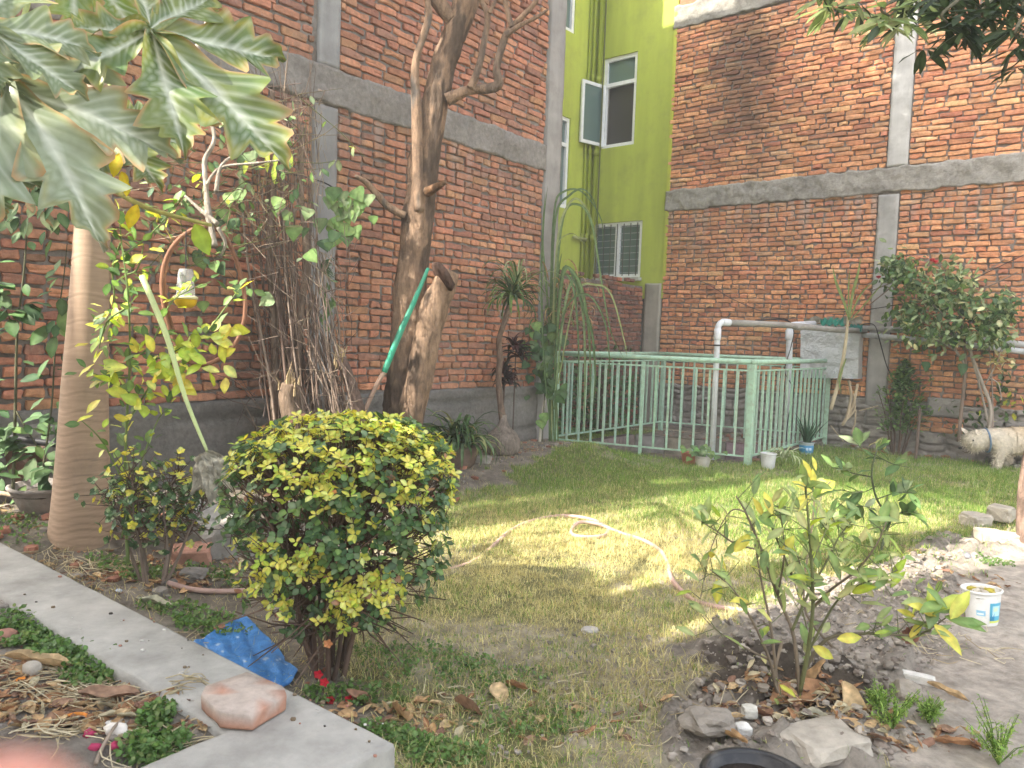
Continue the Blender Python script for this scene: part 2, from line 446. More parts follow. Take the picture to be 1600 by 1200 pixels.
M['pane'] = glass_mat('window_pane', (.11, .17, .165))
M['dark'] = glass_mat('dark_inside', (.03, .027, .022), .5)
def clear_mat():
    m, nt, b = _mat('clear_glass')
    b.inputs['Base Color'].default_value = (.85, .88, .9, 1); b.inputs['Roughness'].default_value = .12; b.inputs['Transmission Weight'].default_value = .75; b.inputs['IOR'].default_value = 1.3
    return m
M['clear'] = clear_mat()
def skin_mat():
    m, nt, b = _mat('skin')
    b.inputs['Base Color'].default_value = (.62, .27, .21, 1); b.inputs['Roughness'].default_value = .5
    b.inputs['Subsurface Weight'].default_value = .5; b.inputs['Subsurface Radius'].default_value = (.01, .004, .002); b.inputs['Subsurface Scale'].default_value = 1
    return m
M['skin'] = skin_mat()
# ------------------------------------------------------------------ wall planes
ANG = R(39.6)
dL = Vector((math.sin(ANG), math.cos(ANG), 0))            # along the left wall, away from the camera
dR = Vector((math.cos(ANG), -math.sin(ANG), 0))           # along the right wall, towards the camera
nL = Vector((dL.y, -dL.x, 0))                             # out of the left wall
nR = Vector((dR.y, -dR.x, 0))                             # out of the right wall
OL = Vector((-1.34, 6.2, 0))
OR_ = Vector((0, 0, 0))
_p = D(1300, 480, 9.9); OR_ = Vector((_p.x, _p.y, 0))
def tL(px, py): p = onplane(px, py, OL, nL); return (p - OL).dot(dL), p.z
def tR(px, py): p = onplane(px, py, OR_, nR); return (p - OR_).dot(dR), p.z

# ------------------------------------------------------------------ bricks
def brick_template(L, H, seed, col):
    """one rough hand-made brick: front face at y=0 facing -y, body behind"""
    r = random.Random(seed)
    mb = MB()
    hx, hz = L / 2, H / 2
    bv = r.uniform(.004, .009)
    def ring(y, inset, n):
        pts = []
        k = 3 if L > .15 else 2
        for i in range(k): pts.append((-hx + inset + (2 * hx - 2 * inset) * (i + (.12 if i == 0 else 0)) / k, -hz + inset * .7))
        pts.append((hx - inset - .006, -hz + inset * .7)); pts.append((hx - inset, -hz + .012 + inset * .5)); pts.append((hx - inset, hz - .012 - inset * .5))
        for i in range(k): pts.append((hx - inset - (2 * hx - 2 * inset) * (i + (.12 if i == 0 else 0)) / k, hz - inset * .7))
        pts.append((-hx + inset + .006, hz - inset * .7)); pts.append((-hx + inset, hz - .012 - inset * .5)); pts.append((-hx + inset, -hz + .012 + inset * .5))
        return [(x, y, z) for x, z in pts]
    base = ring(0, 0, 0); n = len(base)
    jit = [(r.gauss(0, .0035), r.gauss(0, .0028)) for _ in range(n)]
    chip = [0] * n
    if r.random() < .55:
        q = r.randrange(n); chip[q] = r.uniform(.006, .016); chip[(q + 1) % n] = chip[q] * .6
    V = []
    for (y, ins) in ((.05, 0), (bv * 1.3, 0.0), (0.0, bv)):
        for (x, _, z), (jx, jz), c in zip(ring(y, ins, 0), jit, chip):
            fx = 1 - c / max(hx, .05); fz = 1 - c / hz
            V.append((x * fx + jx, y + (r.gauss(0, .0015) if ins else 0) + (c * .6 if ins else 0), z * fz + jz))
    V.append((r.uniform(-.02, .02), -r.uniform(0, .004), 0))
    F = []
    for a in (0, 1):
        for k in range(n): F.append((a * n + k, a * n + (k + 1) % n, (a + 1) * n + (k + 1) % n, (a + 1) * n + k))
    c = 3 * n
    F += [(2 * n + k, 2 * n + (k + 1) % n, c) for k in range(n)]
    return V, F, col
def brick_cols(base, k, r):
    out = []
    for i in range(k):
        q = r.random()
        b = list(base[0] if q < .42 else base[1] if q < .72 else base[2] if q < .88 else base[3])
        s = r.uniform(.78, 1.22)
        out.append(tuple(min(1, x * s * r.uniform(.95, 1.05)) for x in b))
    return out
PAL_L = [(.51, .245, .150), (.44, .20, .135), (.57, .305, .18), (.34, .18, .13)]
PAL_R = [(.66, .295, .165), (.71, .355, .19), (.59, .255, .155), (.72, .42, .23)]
def make_variants(pal, seed):
    r = random.Random(seed); vs = {}
    for kind, L in (('s', .232), ('h', .112)):
        vs[kind] = [brick_template(L - .001 + r.uniform(-.012, .006), .0555 + r.uniform(-.005, .002), seed * 100 + i + (50 if kind == 'h' else 0), c) for i, c in enumerate(brick_cols(pal, 34, r))]
    return vs
def lay_bricks(O, d, n, rects, variants, seed, bond, holes=(), course=.0665):
    """rects: (t0,t1,z0,z1); returns list of (matrix, kind, idx)"""
    r = random.Random(seed); out = []
    for (t0, t1, z0, z1, mode) in rects:
        nc = max(1, int(round((z1 - z0) / course))); ch = (z1 - z0) / nc
        for j in range(nc):
            z = z0 + (j + .5) * ch
            hd = (mode == 'bond' and j % 2 == 1) or (mode == 'stretch' and r.random() < .06)
            L = .122 if hd else .243
            x = t0 + (0 if hd else (.12 if (j // 2) % 2 and mode == 'bond' else (r.uniform(0, .24) if mode == 'stretch' else 0)))
            if x > t0 + .05: out.append(_brk(O, d, n, t0, x, z, ch, variants, r))
            elif x > t0: x = t0
            while x < t1 - .03:
                l = L * r.uniform(.95, 1.05)
                if mode == 'stretch' and r.random() < .12: l = .13
                x2 = x + l
                if x2 > t1 - .04: x2 = t1
                c = (x + x2) / 2
                if not any(a <= c <= b and e <= z <= g for a, b, e, g in holes):
                    out.append(_brk(O, d, n, x, x2, z, ch, variants, r))
                x = x2
    return out
def _brk(O, d, n, x, x2, z, ch, variants, r):
    l = x2 - x; kind = 's' if l > .17 else 'h'
    nom = .243 if kind == 's' else .122
    i = r.randrange(len(variants[kind]))
    wv = .012 * math.sin(x * 1.3 + z * 2.1) + .006 * math.sin(x * 5.1 + z)   # courses are not dead level
    p = O + d * ((x + x2) / 2) + UP * (z + wv + r.gauss(0, .0022)) + n * (r.uniform(-.006, .013) + (.012 if r.random() < .05 else 0))
    a = r.gauss(0, .012); b = r.gauss(0, .02)
    X = (d + UP * a + n * b).normalized(); Y = (-n + d * b).normalized(); Z = X.cross(Y)
    sx = l / nom * (.985 if l > .1 else 1)
    return (Matrix(((X.x * sx, Y.x, Z.x, p.x), (X.y * sx, Y.y, Z.y, p.y), (X.z * sx, Y.z, Z.z, p.z), (0, 0, 0, 1))), kind, i)
def place_bricks(parent, bricks, variants, nmax=300, occ=None):
    def score(q):
        p = q[0].translation
        x, y, z = proj(p)
        if z < .3 or x < 6 or x > 1594 or y < 4 or y > 1194: return 0
        if occ and occ(x, y): return 0
        return (1.6 if q[1] == 's' else .8) / z ** 2
    sc = [(score(b), i) for i, b in enumerate(bricks)]
    sc.sort(reverse=True)
    meshes = {}
    ind = set()
    for s, i in sc[:nmax]:
        if s <= 0: break
        ind.add(i); mw, k, v = bricks[i]
        if (k, v) not in meshes:
            V, F, c = variants[k][v]
            me = bpy.data.meshes.new('brick'); me.from_pydata(V, [], F)
            ca = me.color_attributes.new('Col', 'FLOAT_COLOR', 'POINT')
            ca.data.foreach_set('color', [q for _ in V for q in (*c, 1.0)])
            me.materials.append(M['brick']); meshes[(k, v)] = me
        link(meshes[(k, v)], 'brick', parent, mw)
    mb = MB()
    VV = {k: [np.array(t[0]) for t in variants[k]] for k in variants}
    for i, (mw, k, v) in enumerate(bricks):
        if i in ind: continue
        p = mw.translation; x, y, z = proj(p)
        if z < 0 and p.y < -3: continue
        A = np.array(mw)[:3]; W = VV[k][v] @ A[:, :3].T + A[:, 3]
        mb.add(W.tolist(), variants[k][v][1], variants[k][v][2])
    mb.build('brickwork', M['brick'], parent, smooth=False, kind='stuff')

def panel(name, parent, O, d, n, t0, t1, z0, z1, proud, mat, col, step=.03, amp=.008, freq=6, edge=0.0, seed=1, thick=.12, smooth=True, lines=None):
    """rough cement face standing `proud` of the wall plane, with ragged edges and real relief, closed at the sides"""
    nt = max(2, int((t1 - t0) / step)); nz = max(2, int((z1 - z0) / step))
    T, Zz = np.meshgrid(np.linspace(t0, t1, nt + 1), np.linspace(z0, z1, nz + 1), indexing='ij')
    e = proud + amp * 2 * (fbm(T * freq, Zz * freq, 0, seed, 5) - .5)
    if lines is not None: e = e + lines(T, Zz)
    if edge:
        eb = edge * (fbm(T * 9, Zz * 0 + 3, 0, seed + 3, 5) - .5) * 2; et = edge * (fbm(T * 9, Zz * 0 + 8, 0, seed + 4, 5) - .5) * 2
        fz = (Zz - z0) / (z1 - z0)
        Z2 = Zz + eb * (1 - fz) + et * fz
    else: Z2 = Zz
    e[0, :] = np.minimum(e[0, :], e[0, :]);
    P = np.array(O)[None, None] + T[..., None] * np.array(d) + e[..., None] * np.array(n)
    P[..., 2] += Z2
    V = P.reshape(-1, 3).tolist(); W = nz + 1
    F = [(i * W + j, i * W + j + 1, (i + 1) * W + j + 1, (i + 1) * W + j) for i in range(nt) for j in range(nz)]
    # rim going back into the wall
    ringi = [i * W for i in range(nt + 1)] + [nt * W + j for j in range(1, nz + 1)] + [i * W + nz for i in range(nt - 1, -1, -1)] + [j for j in range(nz - 1, 0, -1)]
    o = len(V)
    for q in ringi:
        p = Vector(V[q]); k = (p - O).dot(n)
        V.append(tuple(p - n * (k + thick)))
    m = len(ringi)
    F += [(ringi[i], ringi[(i + 1) % m], o + (i + 1) % m, o + i) for i in range(m)]
    cn = fbm(T * 3, Zz * 9, 0, seed + 9, 4).reshape(-1)
    C = [tuple(c * (.8 + .4 * q) for c in col) for q in cn] + [tuple(c * .8 for c in col)] * m
    mb = MB(); mb.add(V, F, C)
    return mb.build(name, mat, parent, smooth=smooth)
def mortar_sheet(parent, O, d, n, t0, t1, z0, z1, depth, seed, col, step=.035):
    nt = int((t1 - t0) / step); nz = int((z1 - z0) / step)
    T, Zz = np.meshgrid(np.linspace(t0, t1, nt + 1), np.linspace(z0, z1, nz + 1), indexing='ij')
    e = -depth + .026 * (fbm(T * 11, Zz * 16, 0, seed, 4) - .5)
    P = np.array(O)[None, None] + T[..., None] * np.array(d) + e[..., None] * np.array(n); P[..., 2] += Zz
    W = nz + 1
    I, J = np.meshgrid(np.arange(nt), np.arange(nz), indexing='ij')
    F = np.stack([I * W + J, I * W + J + 1, (I + 1) * W + J + 1, (I + 1) * W + J], -1).reshape(-1, 4)
    C = np.array(col)[None] * (.75 + .5 * fbm(T * 2, Zz * 2, 0, seed + 2, 3).reshape(-1, 1))
    me = npmesh('mortar', P.reshape(-1, 3), F, C, M['mortar'])
    return link(me, 'mortar', parent)

# ================================================================== LEFT BRICK BUILDING
LT0, LT1 = -2.62, 2.80
bl = thing('brick_building', OL + dL * 0.1, 'unplastered dark red brick building with a grey concrete band, behind the leaning bare tree', 'building', 'brick buildings round the garden')
colT0, colT1 = tL(488, 330)[0], tL(524, 330)[0]
crn0 = tL(848, 330)[0]
LT1 = crn0 + .27
zb0, zb1 = tL(600, 190)[1], tL(600, 136)[1]
zpl = tL(683, 609)[1]
print('left', colT0, colT1, crn0, zb0, zb1, zpl)
ZTOP = 9.2
zb2, zb3 = zb0 + 2.8, zb1 + 2.8
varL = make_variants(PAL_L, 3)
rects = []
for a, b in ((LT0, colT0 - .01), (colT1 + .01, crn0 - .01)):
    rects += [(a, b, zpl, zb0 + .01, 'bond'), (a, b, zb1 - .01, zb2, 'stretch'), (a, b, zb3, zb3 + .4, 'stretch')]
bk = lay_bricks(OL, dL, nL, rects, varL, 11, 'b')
place_bricks(bl, bk, varL)
mortar_sheet(bl, OL, dL, nL, LT0, LT1 - .02, zpl - .05, zb3 + .4, .019, 5, (.24, .22, .205))
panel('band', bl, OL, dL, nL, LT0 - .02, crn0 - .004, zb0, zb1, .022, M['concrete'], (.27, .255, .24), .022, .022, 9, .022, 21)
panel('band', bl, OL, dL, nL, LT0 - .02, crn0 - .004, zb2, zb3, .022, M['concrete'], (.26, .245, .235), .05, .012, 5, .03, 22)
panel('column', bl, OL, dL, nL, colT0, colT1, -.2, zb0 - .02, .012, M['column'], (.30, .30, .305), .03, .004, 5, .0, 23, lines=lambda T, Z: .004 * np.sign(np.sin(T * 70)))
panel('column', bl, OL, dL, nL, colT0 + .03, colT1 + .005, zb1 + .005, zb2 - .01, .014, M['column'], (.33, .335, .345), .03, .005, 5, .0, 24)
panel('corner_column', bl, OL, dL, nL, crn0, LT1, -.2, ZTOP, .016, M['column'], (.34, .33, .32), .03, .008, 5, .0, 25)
panel('plinth', bl, OL, dL, nL, LT0 - .02, crn0 - .004, -.25, zpl - .004, .03, M['concrete'], (.20, .19, .18), .03, .016, 5, .012, 26,
      lines=lambda T, Z: -.028 * (np.abs((Z - .0) / .155 - np.round(Z / .155 + .12 * np.sin(T * 2))) < .09) * (fbm(T * 3, Z * 3, 0, 4) > .34))
mb = MB()      # the body of the building: sides, back and roof
cb = OL + dL * ((LT0 + LT1) / 2) - nL * 2.58 + UP * (ZTOP / 2)
box(mb, cb, dL * ((LT1 - LT0) / 2 - .003), nL * 2.5, UP * (ZTOP / 2), (.26, .22, .20))
mb.build('wall', M['concrete'], bl, smooth=False)
# upper storeys front (above the view) close the facade
mb = MB()
box(mb, OL + dL * ((LT0 + crn0) / 2) - nL * .055 + UP * ((zb3 + .4 + ZTOP) / 2), dL * ((crn0 - LT0) / 2 - .004), nL * .03, UP * ((ZTOP - zb3 - .4) / 2), (.28, .12, .09))
mb.build('upper_wall', M['brick'], bl, smooth=False)

# ================================================================== RIGHT BRICK BUILDING
br = thing('brick_building', OR_ + dR * 1.0, 'orange red brick building with a black soot stain, behind the green railing', 'building', 'brick buildings round the garden')
rs0 = tR(1042, 300)[0]
rc0, rc1 = tR(1366, 420)[0], tR(1397, 420)[0]
rb0, rb1 = tR(1300, 308)[1], tR(1300, 271)[1]
rb2 = tR(1120, 30)[1]; rb3 = rb2 + .33
rpl = tR(1100, 603)[1]
rs1 = 5.6
print('right', rs0, rc0, rc1, rb0, rb1, rb2, rpl)
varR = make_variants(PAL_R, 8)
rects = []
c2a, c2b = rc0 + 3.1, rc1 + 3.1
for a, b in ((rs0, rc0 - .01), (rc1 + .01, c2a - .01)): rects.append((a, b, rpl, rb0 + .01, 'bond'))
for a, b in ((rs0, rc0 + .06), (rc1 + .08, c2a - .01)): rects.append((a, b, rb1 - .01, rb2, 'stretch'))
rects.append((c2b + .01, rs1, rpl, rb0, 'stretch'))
# the lower brickwork right of the column starts lower, under a cement patch
sp0 = tR(1448, 640)[0]; sp1 = tR(1503, 640)[0]
bk = lay_bricks(OR_, dR, nR, rects, varR, 12, 'b')
low = lay_bricks(OR_, dR, nR, [(rc1 + .3, tR(1508, 660)[0], tR(1470, 677)[1], tR(1470, 652)[1] - .005, 'bond')], varR, 14, 'b')
low = [(Matrix.Translation(nR * .05) @ q[0], q[1], q[2]) for q in low]
place_bricks(br, bk + low, varR)
mortar_sheet(br, OR_, dR, nR, rs0, rs1, rpl - .05, rb2 + .05, .020, 6, (.26, .235, .215))
panel('band', br, OR_, dR, nR, rs0 - .01, rs1, rb0, rb1, .022, M['concrete'], (.34, .32, .295), .022, .028, 9, .028, 31)
panel('band', br, OR_, dR, nR, rs0 - .01, rs1, rb2, rb3, .022, M['concrete'], (.30, .285, .26), .025, .028, 8, .03, 32)
panel('column', br, OR_, dR, nR, rc0, rc1, .3, rb0 - .03, .018, M['column'], (.42, .41, .40), .03, .006, 5, .0, 33, lines=lambda T, Z: -.008 * (fbm(T * 16, Z * 16, 0, 77) > .62) * (Z > 1.9))
panel('column', br, OR_, dR, nR, rc0 + .07, rc1 + .07, rb1 + .004, rb2 - .02, .018, M['column'], (.56, .55, .54), .03, .005, 5, .0, 34)
panel('column', br, OR_, dR, nR, c2a, c2b, .3, rb2 - .02, .018, M['column'], (.42, .41, .40), .05, .005, 5, .0, 35)
def stones_rel(T, Z):
    # coursed rubble: deep irregular joints
    row = np.floor(Z / .085 + .6 * fbm(T * 1.2, Z * 0, 0, 61))
    fr = Z / .085 + .6 * fbm(T * 1.2, Z * 0, 0, 61) - row
    cx = T / .30 + _hash(row, row * 0, row * 0, 5) * 3
    fc = cx - np.floor(cx)
    j = (fr < .16) | (fc < .05)
    hgt = (_hash(row, np.floor(cx), row * 0, 9) - .5) * .05
    return np.where(j, -.05, hgt)
panel('plinth', br, OR_, dR, nR, rs0 - .05, rs1, -.2, rpl - .004, .035, M['rough'], (.32, .295, .275), .018, .022, 6, .03, 36, lines=stones_rel)
panel('cement_patch', br, OR_, dR, nR, tR(1450, 640)[0], tR(1504, 640)[0], tR(1470, 650)[1], tR(1470, 622)[1], .075, M['concrete'], (.29, .275, .26), .03, .01, 6, .01, 37)
mb = MB()
box(mb, OR_ + dR * ((rs0 + rs1) / 2) - nR * 2.58 + UP * 3.75, dR * ((rs1 - rs0) / 2 - .003), nR * 2.5, UP * 3.75, (.3, .26, .23))
mb.build('wall', M['concrete'], br, smooth=False)
mb = MB()
box(mb, OR_ + dR * ((rs0 + rs1) / 2) - nR * .055 + UP * ((rb3 + 7.5) / 2), dR * ((rs1 - rs0) / 2 - .01), nR * .03, UP * ((7.5 - rb3) / 2), (.4, .17, .1))
mb.build('upper_wall', M['brick'], br, smooth=False)

# ================================================================== GREEN BUILDING in the corner
gb = thing('green_building', OR_ + dR * (rs0 - .6), 'lime green plastered building in the corner between the two brick buildings', 'building')
GO = OR_ - nR * .01
g0 = tR(925, 300)[0]                 # inner corner
GC = GO + dR * g0                    # corner point
LIME = (.42, .49, .085)
def gR(px, py): p = onplane(px, py, GO, nR); return (p - GO).dot(dR), p.z
n2 = nL                              # left face: parallel to the left wall, facing right
def gL(px, py): p = onplane(px, py, GC, n2); return (p - GC).dot(-dL), p.z
# right face with two window openings
w1 = [gR(944, 97)[0], gR(997, 77)[0], gR(965, 229)[1], gR(970, 86)[1]]
w2 = [gR(927, 350)[0], gR(1004, 345)[0], gR(965, 434)[1], gR(965, 347)[1]]
w0 = [w1[0], w1[1], w1[2] + 2.9, w1[3] + 2.9]
gbot = gR(1020, 441)[1]
def face_with_holes(name, O, d, n, t0, t1, z0, z1, holes, mat, col, depth=.12):
    ts = sorted({t0, t1, *[h[0] for h in holes], *[h[1] for h in holes]}); zs = sorted({z0, z1, *[h[2] for h in holes], *[h[3] for h in holes]})
    mb = MB(); 
    for a, b in zip(ts[:-1], ts[1:]):
        for c, e in zip(zs[:-1], zs[1:]):
            tm, zm = (a + b) / 2, (c + e) / 2
            if any(h[0] < tm < h[1] and h[2] < zm < h[3] for h in holes): continue
            na = max(1, int((b - a) / .15)); ne = max(1, int((e - c) / .15))
            V = []; F = []
            for i in range(na + 1):
                for j in range(ne + 1):
                    t = lerp(a, b, i / na); z = lerp(c, e, j / ne)
                    V.append(O + d * t + UP * z + n * (.004 * math.sin(t * 3.1 + z * 2.3) if 0 < i < na and 0 < j < ne else 0))
            F = [(i * (ne + 1) + j, i * (ne + 1) + j + 1, (i + 1) * (ne + 1) + j + 1, (i + 1) * (ne + 1) + j) for i in range(na) for j in range(ne)]
            mb.add(V, F, col)
    for h in holes:      # reveals
        c = [O + d * h[0] + UP * h[2], O + d * h[1] + UP * h[2], O + d * h[1] + UP * h[3], O + d * h[0] + UP * h[3]]
        for i in range(4):
            a, b = c[i], c[(i + 1) % 4]
            mb.add([a, b, b - n * depth, a - n * depth], [(0, 1, 2, 3)], col)
    return mb.build(name, mat, gb, smooth=False)
zl = gbot - .25
face_with_holes('right_wall', GO, dR, nR, g0, rs0 + .03, zl, 9.5, [tuple(w1), tuple(w2), tuple(w0)], M['green'], LIME)
w3 = [gL(892, 186)[0], gL(892, 186)[0] + .62, gL(884, 326)[1], gL(884, 182)[1]]
w4 = [w3[0] - .02, w3[1] + .0, gL(888, 48)[1], gL(888, 48)[1] + 1.35]
face_with_holes('left_wall', GC, -dL, nL, 0, 3.2, zl, 9.5, [tuple(w3), tuple(w4)], M['green'], LIME)
mb = MB()
# green edge return and the foot of the plaster over the corner column
bar(mb, GO + dR * (rs0 + .022) - nR * .01 + UP * (gR(1040, 436)[1]), GO + dR * (rs0 + .022) - nR * .01 + UP * 9.5, .05, .06, (.50, .54, .08), up=nR)
mb.build('corner_bead', M['green'], gb, smooth=False)
mb = MB()
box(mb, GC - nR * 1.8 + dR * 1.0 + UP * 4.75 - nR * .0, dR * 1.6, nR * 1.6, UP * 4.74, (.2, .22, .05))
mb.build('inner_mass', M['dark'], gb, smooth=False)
def window(O, d, n, W, kind, mull=None):
    t0, t1, z0, z1 = W
    fr = MB(); s = .058; c = (.82, .84, .88)
    p = lambda t, z, y=-.05: O + d * t + UP * z + n * y
    bar(fr, p(t0 + s / 2, z0), p(t0 + s / 2, z1), s, .05, c, up=n); bar(fr, p(t1 - s / 2, z0), p(t1 - s / 2, z1), s, .05, c, up=n)
    bar(fr, p(t0 + s, z0 + s / 2), p(t1 - s, z0 + s / 2), .05, s, c); bar(fr, p(t0 + s, z1 - s / 2), p(t1 - s, z1 - s / 2), .05, s, c)
    zt = lerp(z0, z1, .70)
    if kind in ('transom', 'open'): bar(fr, p(t0 + s, zt), p(t1 - s, zt), .05, s, c)
    if mull: bar(fr, p(lerp(t0, t1, mull), z0 + s), p(lerp(t0, t1, mull), z1 - s), s * 1.5, .046, c, up=n)
    fo = fr.build('window_frame', M['frame'], gb, smooth=False)
    def pane(a, b, e, f, mat, y=-.07):
        m_ = MB(); box(m_, p((a + b) / 2, (e + f) / 2, y), d * (b - a) / 2, n * .004, UP * (f - e) / 2, (.1, .1, .1)); m_.build('pane', mat, fo, smooth=False)
    if kind == 'transom': pane(t0 + s, t1 - s, zt + s / 2, z1 - s, M['pane']); pane(t0 + s, t1 - s, z0 + s, zt - s / 2, M['pane'])
    elif kind == 'open': pane(t0 + s, t1 - s, zt + s / 2, z1 - s, M['pane']); pane(t0 + s, t1 - s, z0 + s, zt - s / 2, M['dark'], -.115)  # lower opening has no glass: dark sheet painted as the unlit room
    else: pane(t0 + s, t1 - s, z0 + s, z1 - s, M['pane'])
    return fo
fo = window(GO, dR, nR, w1, 'open')
window(GO, dR, nR, w0, 'transom')
f2 = window(GO, dR, nR, w2, 'plain', .5)
window(GC, -dL, nL, w3, 'transom'); window(GC, -dL, nL, w4, 'transom')
# open casement of w1, hinged on its left jamb and swung out past square
h0 = GO + dR * (w1[0] + .03) + nR * -.02
zt = lerp(w1[2], w1[3], .70)
ca = R(103); sd_ = (dR * math.cos(ca) + nR * math.sin(ca)).normalized(); sn = sd_.cross(UP)
mb = MB(); cw = .50; s = .05; c = (.78, .80, .84)
q = lambda a, z: h0 + sd_ * a + UP * z
bar(mb, q(s / 2, w1[2] + .03), q(s / 2, zt), s, .035, c, up=sn); bar(mb, q(cw - s / 2, w1[2] + .03), q(cw - s / 2, zt), s, .035, c, up=sn)
bar(mb, q(s, w1[2] + .055), q(cw - s, w1[2] + .055), .035, s, c); bar(mb, q(s, zt - s / 2), q(cw - s, zt - s / 2), .035, s, c)
cs = mb.build('casement', M['frame'], gb, smooth=False, label='white casement standing open towards the drain pipes')
mb = MB(); box(mb, q(cw / 2, (w1[2] + zt) / 2 + .02), sd_ * (cw / 2 - s), sn * .004, UP * ((zt - w1[2]) / 2 - .06)); mb.build('pane', M['pane'], cs, smooth=False)
# security grille on the ground-floor window, each bar a part
for k in range(7):
    mb = MB(); t = lerp(w2[0] + .09, w2[1] - .09, k / 6)
    bar(mb, GO + dR * t + nR * -.012 + UP * (w2[2] + .03), GO + dR * t + nR * -.012 + UP * (w2[3] - .03), .013, .013, (.04, .045, .05)); mb.build('grille_bar', M['cable'], gb, smooth=False)
for k in range(8):
    mb = MB(); z = lerp(w2[2] + .08, w2[3] - .08, k / 7)
    bar(mb, GO + dR * (w2[0] + .05) + nR * -.034 + UP * z, GO + dR * (w2[1] - .05) + nR * -.034 + UP * z, .008, .008, (.38, .40, .43)); mb.build('louvre_bar', M['frame'], gb, smooth=False)
mb = MB(); box(mb, GO + dR * ((w2[0] + w2[1]) / 2) + nR * .03 + UP * (w2[2] - .03), dR * ((w2[1] - w2[0]) / 2 + .03), nR * .06, UP * .028, (.5, .5, .48), .006); mb.build('sill', M['concrete'], gb, smooth=False)
# drain pipes painted with the wall
for k, (px, r_, off) in enumerate(((914, .016, .03), (921, .022, .05), (931, .042, .07), (937, .012, .10))):
    p = onplane(px, 250, GC + nL * off if px < 925 else GO + nR * off, nL if px < 925 else nR)
    mb = MB(); a = Vector((p.x, p.y, zl + .02)); b = Vector((p.x, p.y, 9.4))
    tube(mb, [a, lerp(a, b, .3), lerp(a, b, .6), b], r_, 10, (.27, .33, .035) if r_ > .013 else (.12, .13, .05))
    if r_ > .015:
        for z in (2.9, 4.25, 5.4): lathe(mb, (p.x, p.y, z), [(r_ * 1.05, -.05), (r_ * 1.35, -.045), (r_ * 1.35, .045), (r_ * 1.05, .05)], 10, (.28, .33, .05))
    mb.build('drain_pipe', M['green'], gb)
mb = MB(); p = onplane(903, 372, GC + nL * .06, nL); tube(mb, [p - dL * .12, p + dL * .22], .028, 8, (.34, .36, .16)); mb.build('pipe_branch', M['green'], gb)

# corner column under the plaster and the low old wall
CA = onplane(1005, 520, OR_, nR); CA.z = 0
mb = None
cc0 = tR(1006, 520)[0]; cc1 = rs0 - .02
t_low_end = .0
lw = thing('brick_wall', CA - dL * 1.2, 'low crumbling brick wall with a ragged top under the green building', 'wall')
lw1 = CA - nL * 0.02
LOWL = 2.6
ztopL = (onplane(1003, 441, lw1, nL)).z; 
varW = make_variants([(.30, .13, .09), (.22, .11, .085), (.17, .10, .08), (.38, .17, .10)], 15)
bk = lay_bricks(lw1 - dL * LOWL, dL, nL, [(0, LOWL - .03, 0.0, ztopL - .10, 'bond')], varW, 19, 'b')
rr = random.Random(5)
# ragged top course pieces
top = [q for q in lay_bricks(lw1 - dL * LOWL, dL, nL, [(0, LOWL - .03, ztopL - .10, ztopL + .03, 'bond')], varW, 20, 'b') if rr.random() < .62]
place_bricks(lw, bk + top, varW, 300)
mortar_sheet(lw, lw1 - dL * LOWL, dL, nL, 0, LOWL - .02, -.1, ztopL - .06, .02, 8, (.20, .175, .16))
mb = MB(); box(mb, lw1 - dL * (LOWL / 2 + .01) - nL * .15 + UP * ((ztopL - .09) / 2), dL * (LOWL / 2 - .02), nL * .09, UP * ((ztopL - .09) / 2), (.16, .14, .13)); mb.build('core', M['rough'], lw, smooth=False)
panel('corner_column', br, OR_, dR, nR, cc0, cc1, -.2, gbot - .02, .03, M['column'], (.36, .34, .29), .03, .006, 5, .0, 38)
# ================================================================== GROUND
FL, FR, BR = G(866, 699), G(1168, 728), G(1288, 694)
BL = FL + (BR - FR) * 1.0
fdir = (FR - FL).normalized(); sdir = (BR - FR).normalized()
def inpoly(x, y, poly):
    x = np.asarray(x); y = np.asarray(y); ins = np.zeros(np.broadcast(x, y).shape, bool)
    n = len(poly)
    for i in range(n):
        x0, y0 = poly[i]; x1, y1 = poly[(i + 1) % n]
        c = ((y0 > y) != (y1 > y)) & (x < (x1 - x0) * (y - y0) / (y1 - y0 + 1e-12) + x0)
        ins ^= c
    return ins
def gp(*pts): return [(G(a, b).x, G(a, b).y) for a, b in pts]
BED = gp((1010, 1230), (1050, 1085), (1100, 1010), (1190, 935), (1300, 905), (1400, 872), (1470, 832), (1580, 835), (1720, 880), (1900, 1240))
PATH = gp((1330, 1200), (1400, 1090), (1450, 1000), (1500, 900), (1560, 860), (1760, 880), (2100, 1300))
WALLBED = [tuple((OL + dL * a + nL * b)[:2]) for a, b in ((-3, -.5), (2.9, -.5), (2.9, .42), (1.9, .62), (1.0, .85), (.3, 1.05), (-.2, 1.25), (-3.2, 1.4))]
LEFTBED = [tuple(G(a, b)[:2]) for a, b in ((-200, 770), (330, 760), (600, 800), (560, 900), (470, 960), (560, 1090), (650, 1190), (560, 1260), (200, 1200), (-200, 1000))]
K0 = G(0, 845, .2); K1 = G(617, 1160, .2)
KX = (K1 - K0).normalized(); KN = Vector((KX.y, -KX.x, 0))          # towards the camera side of the kerb
if KN.y > 0: KN = -KN
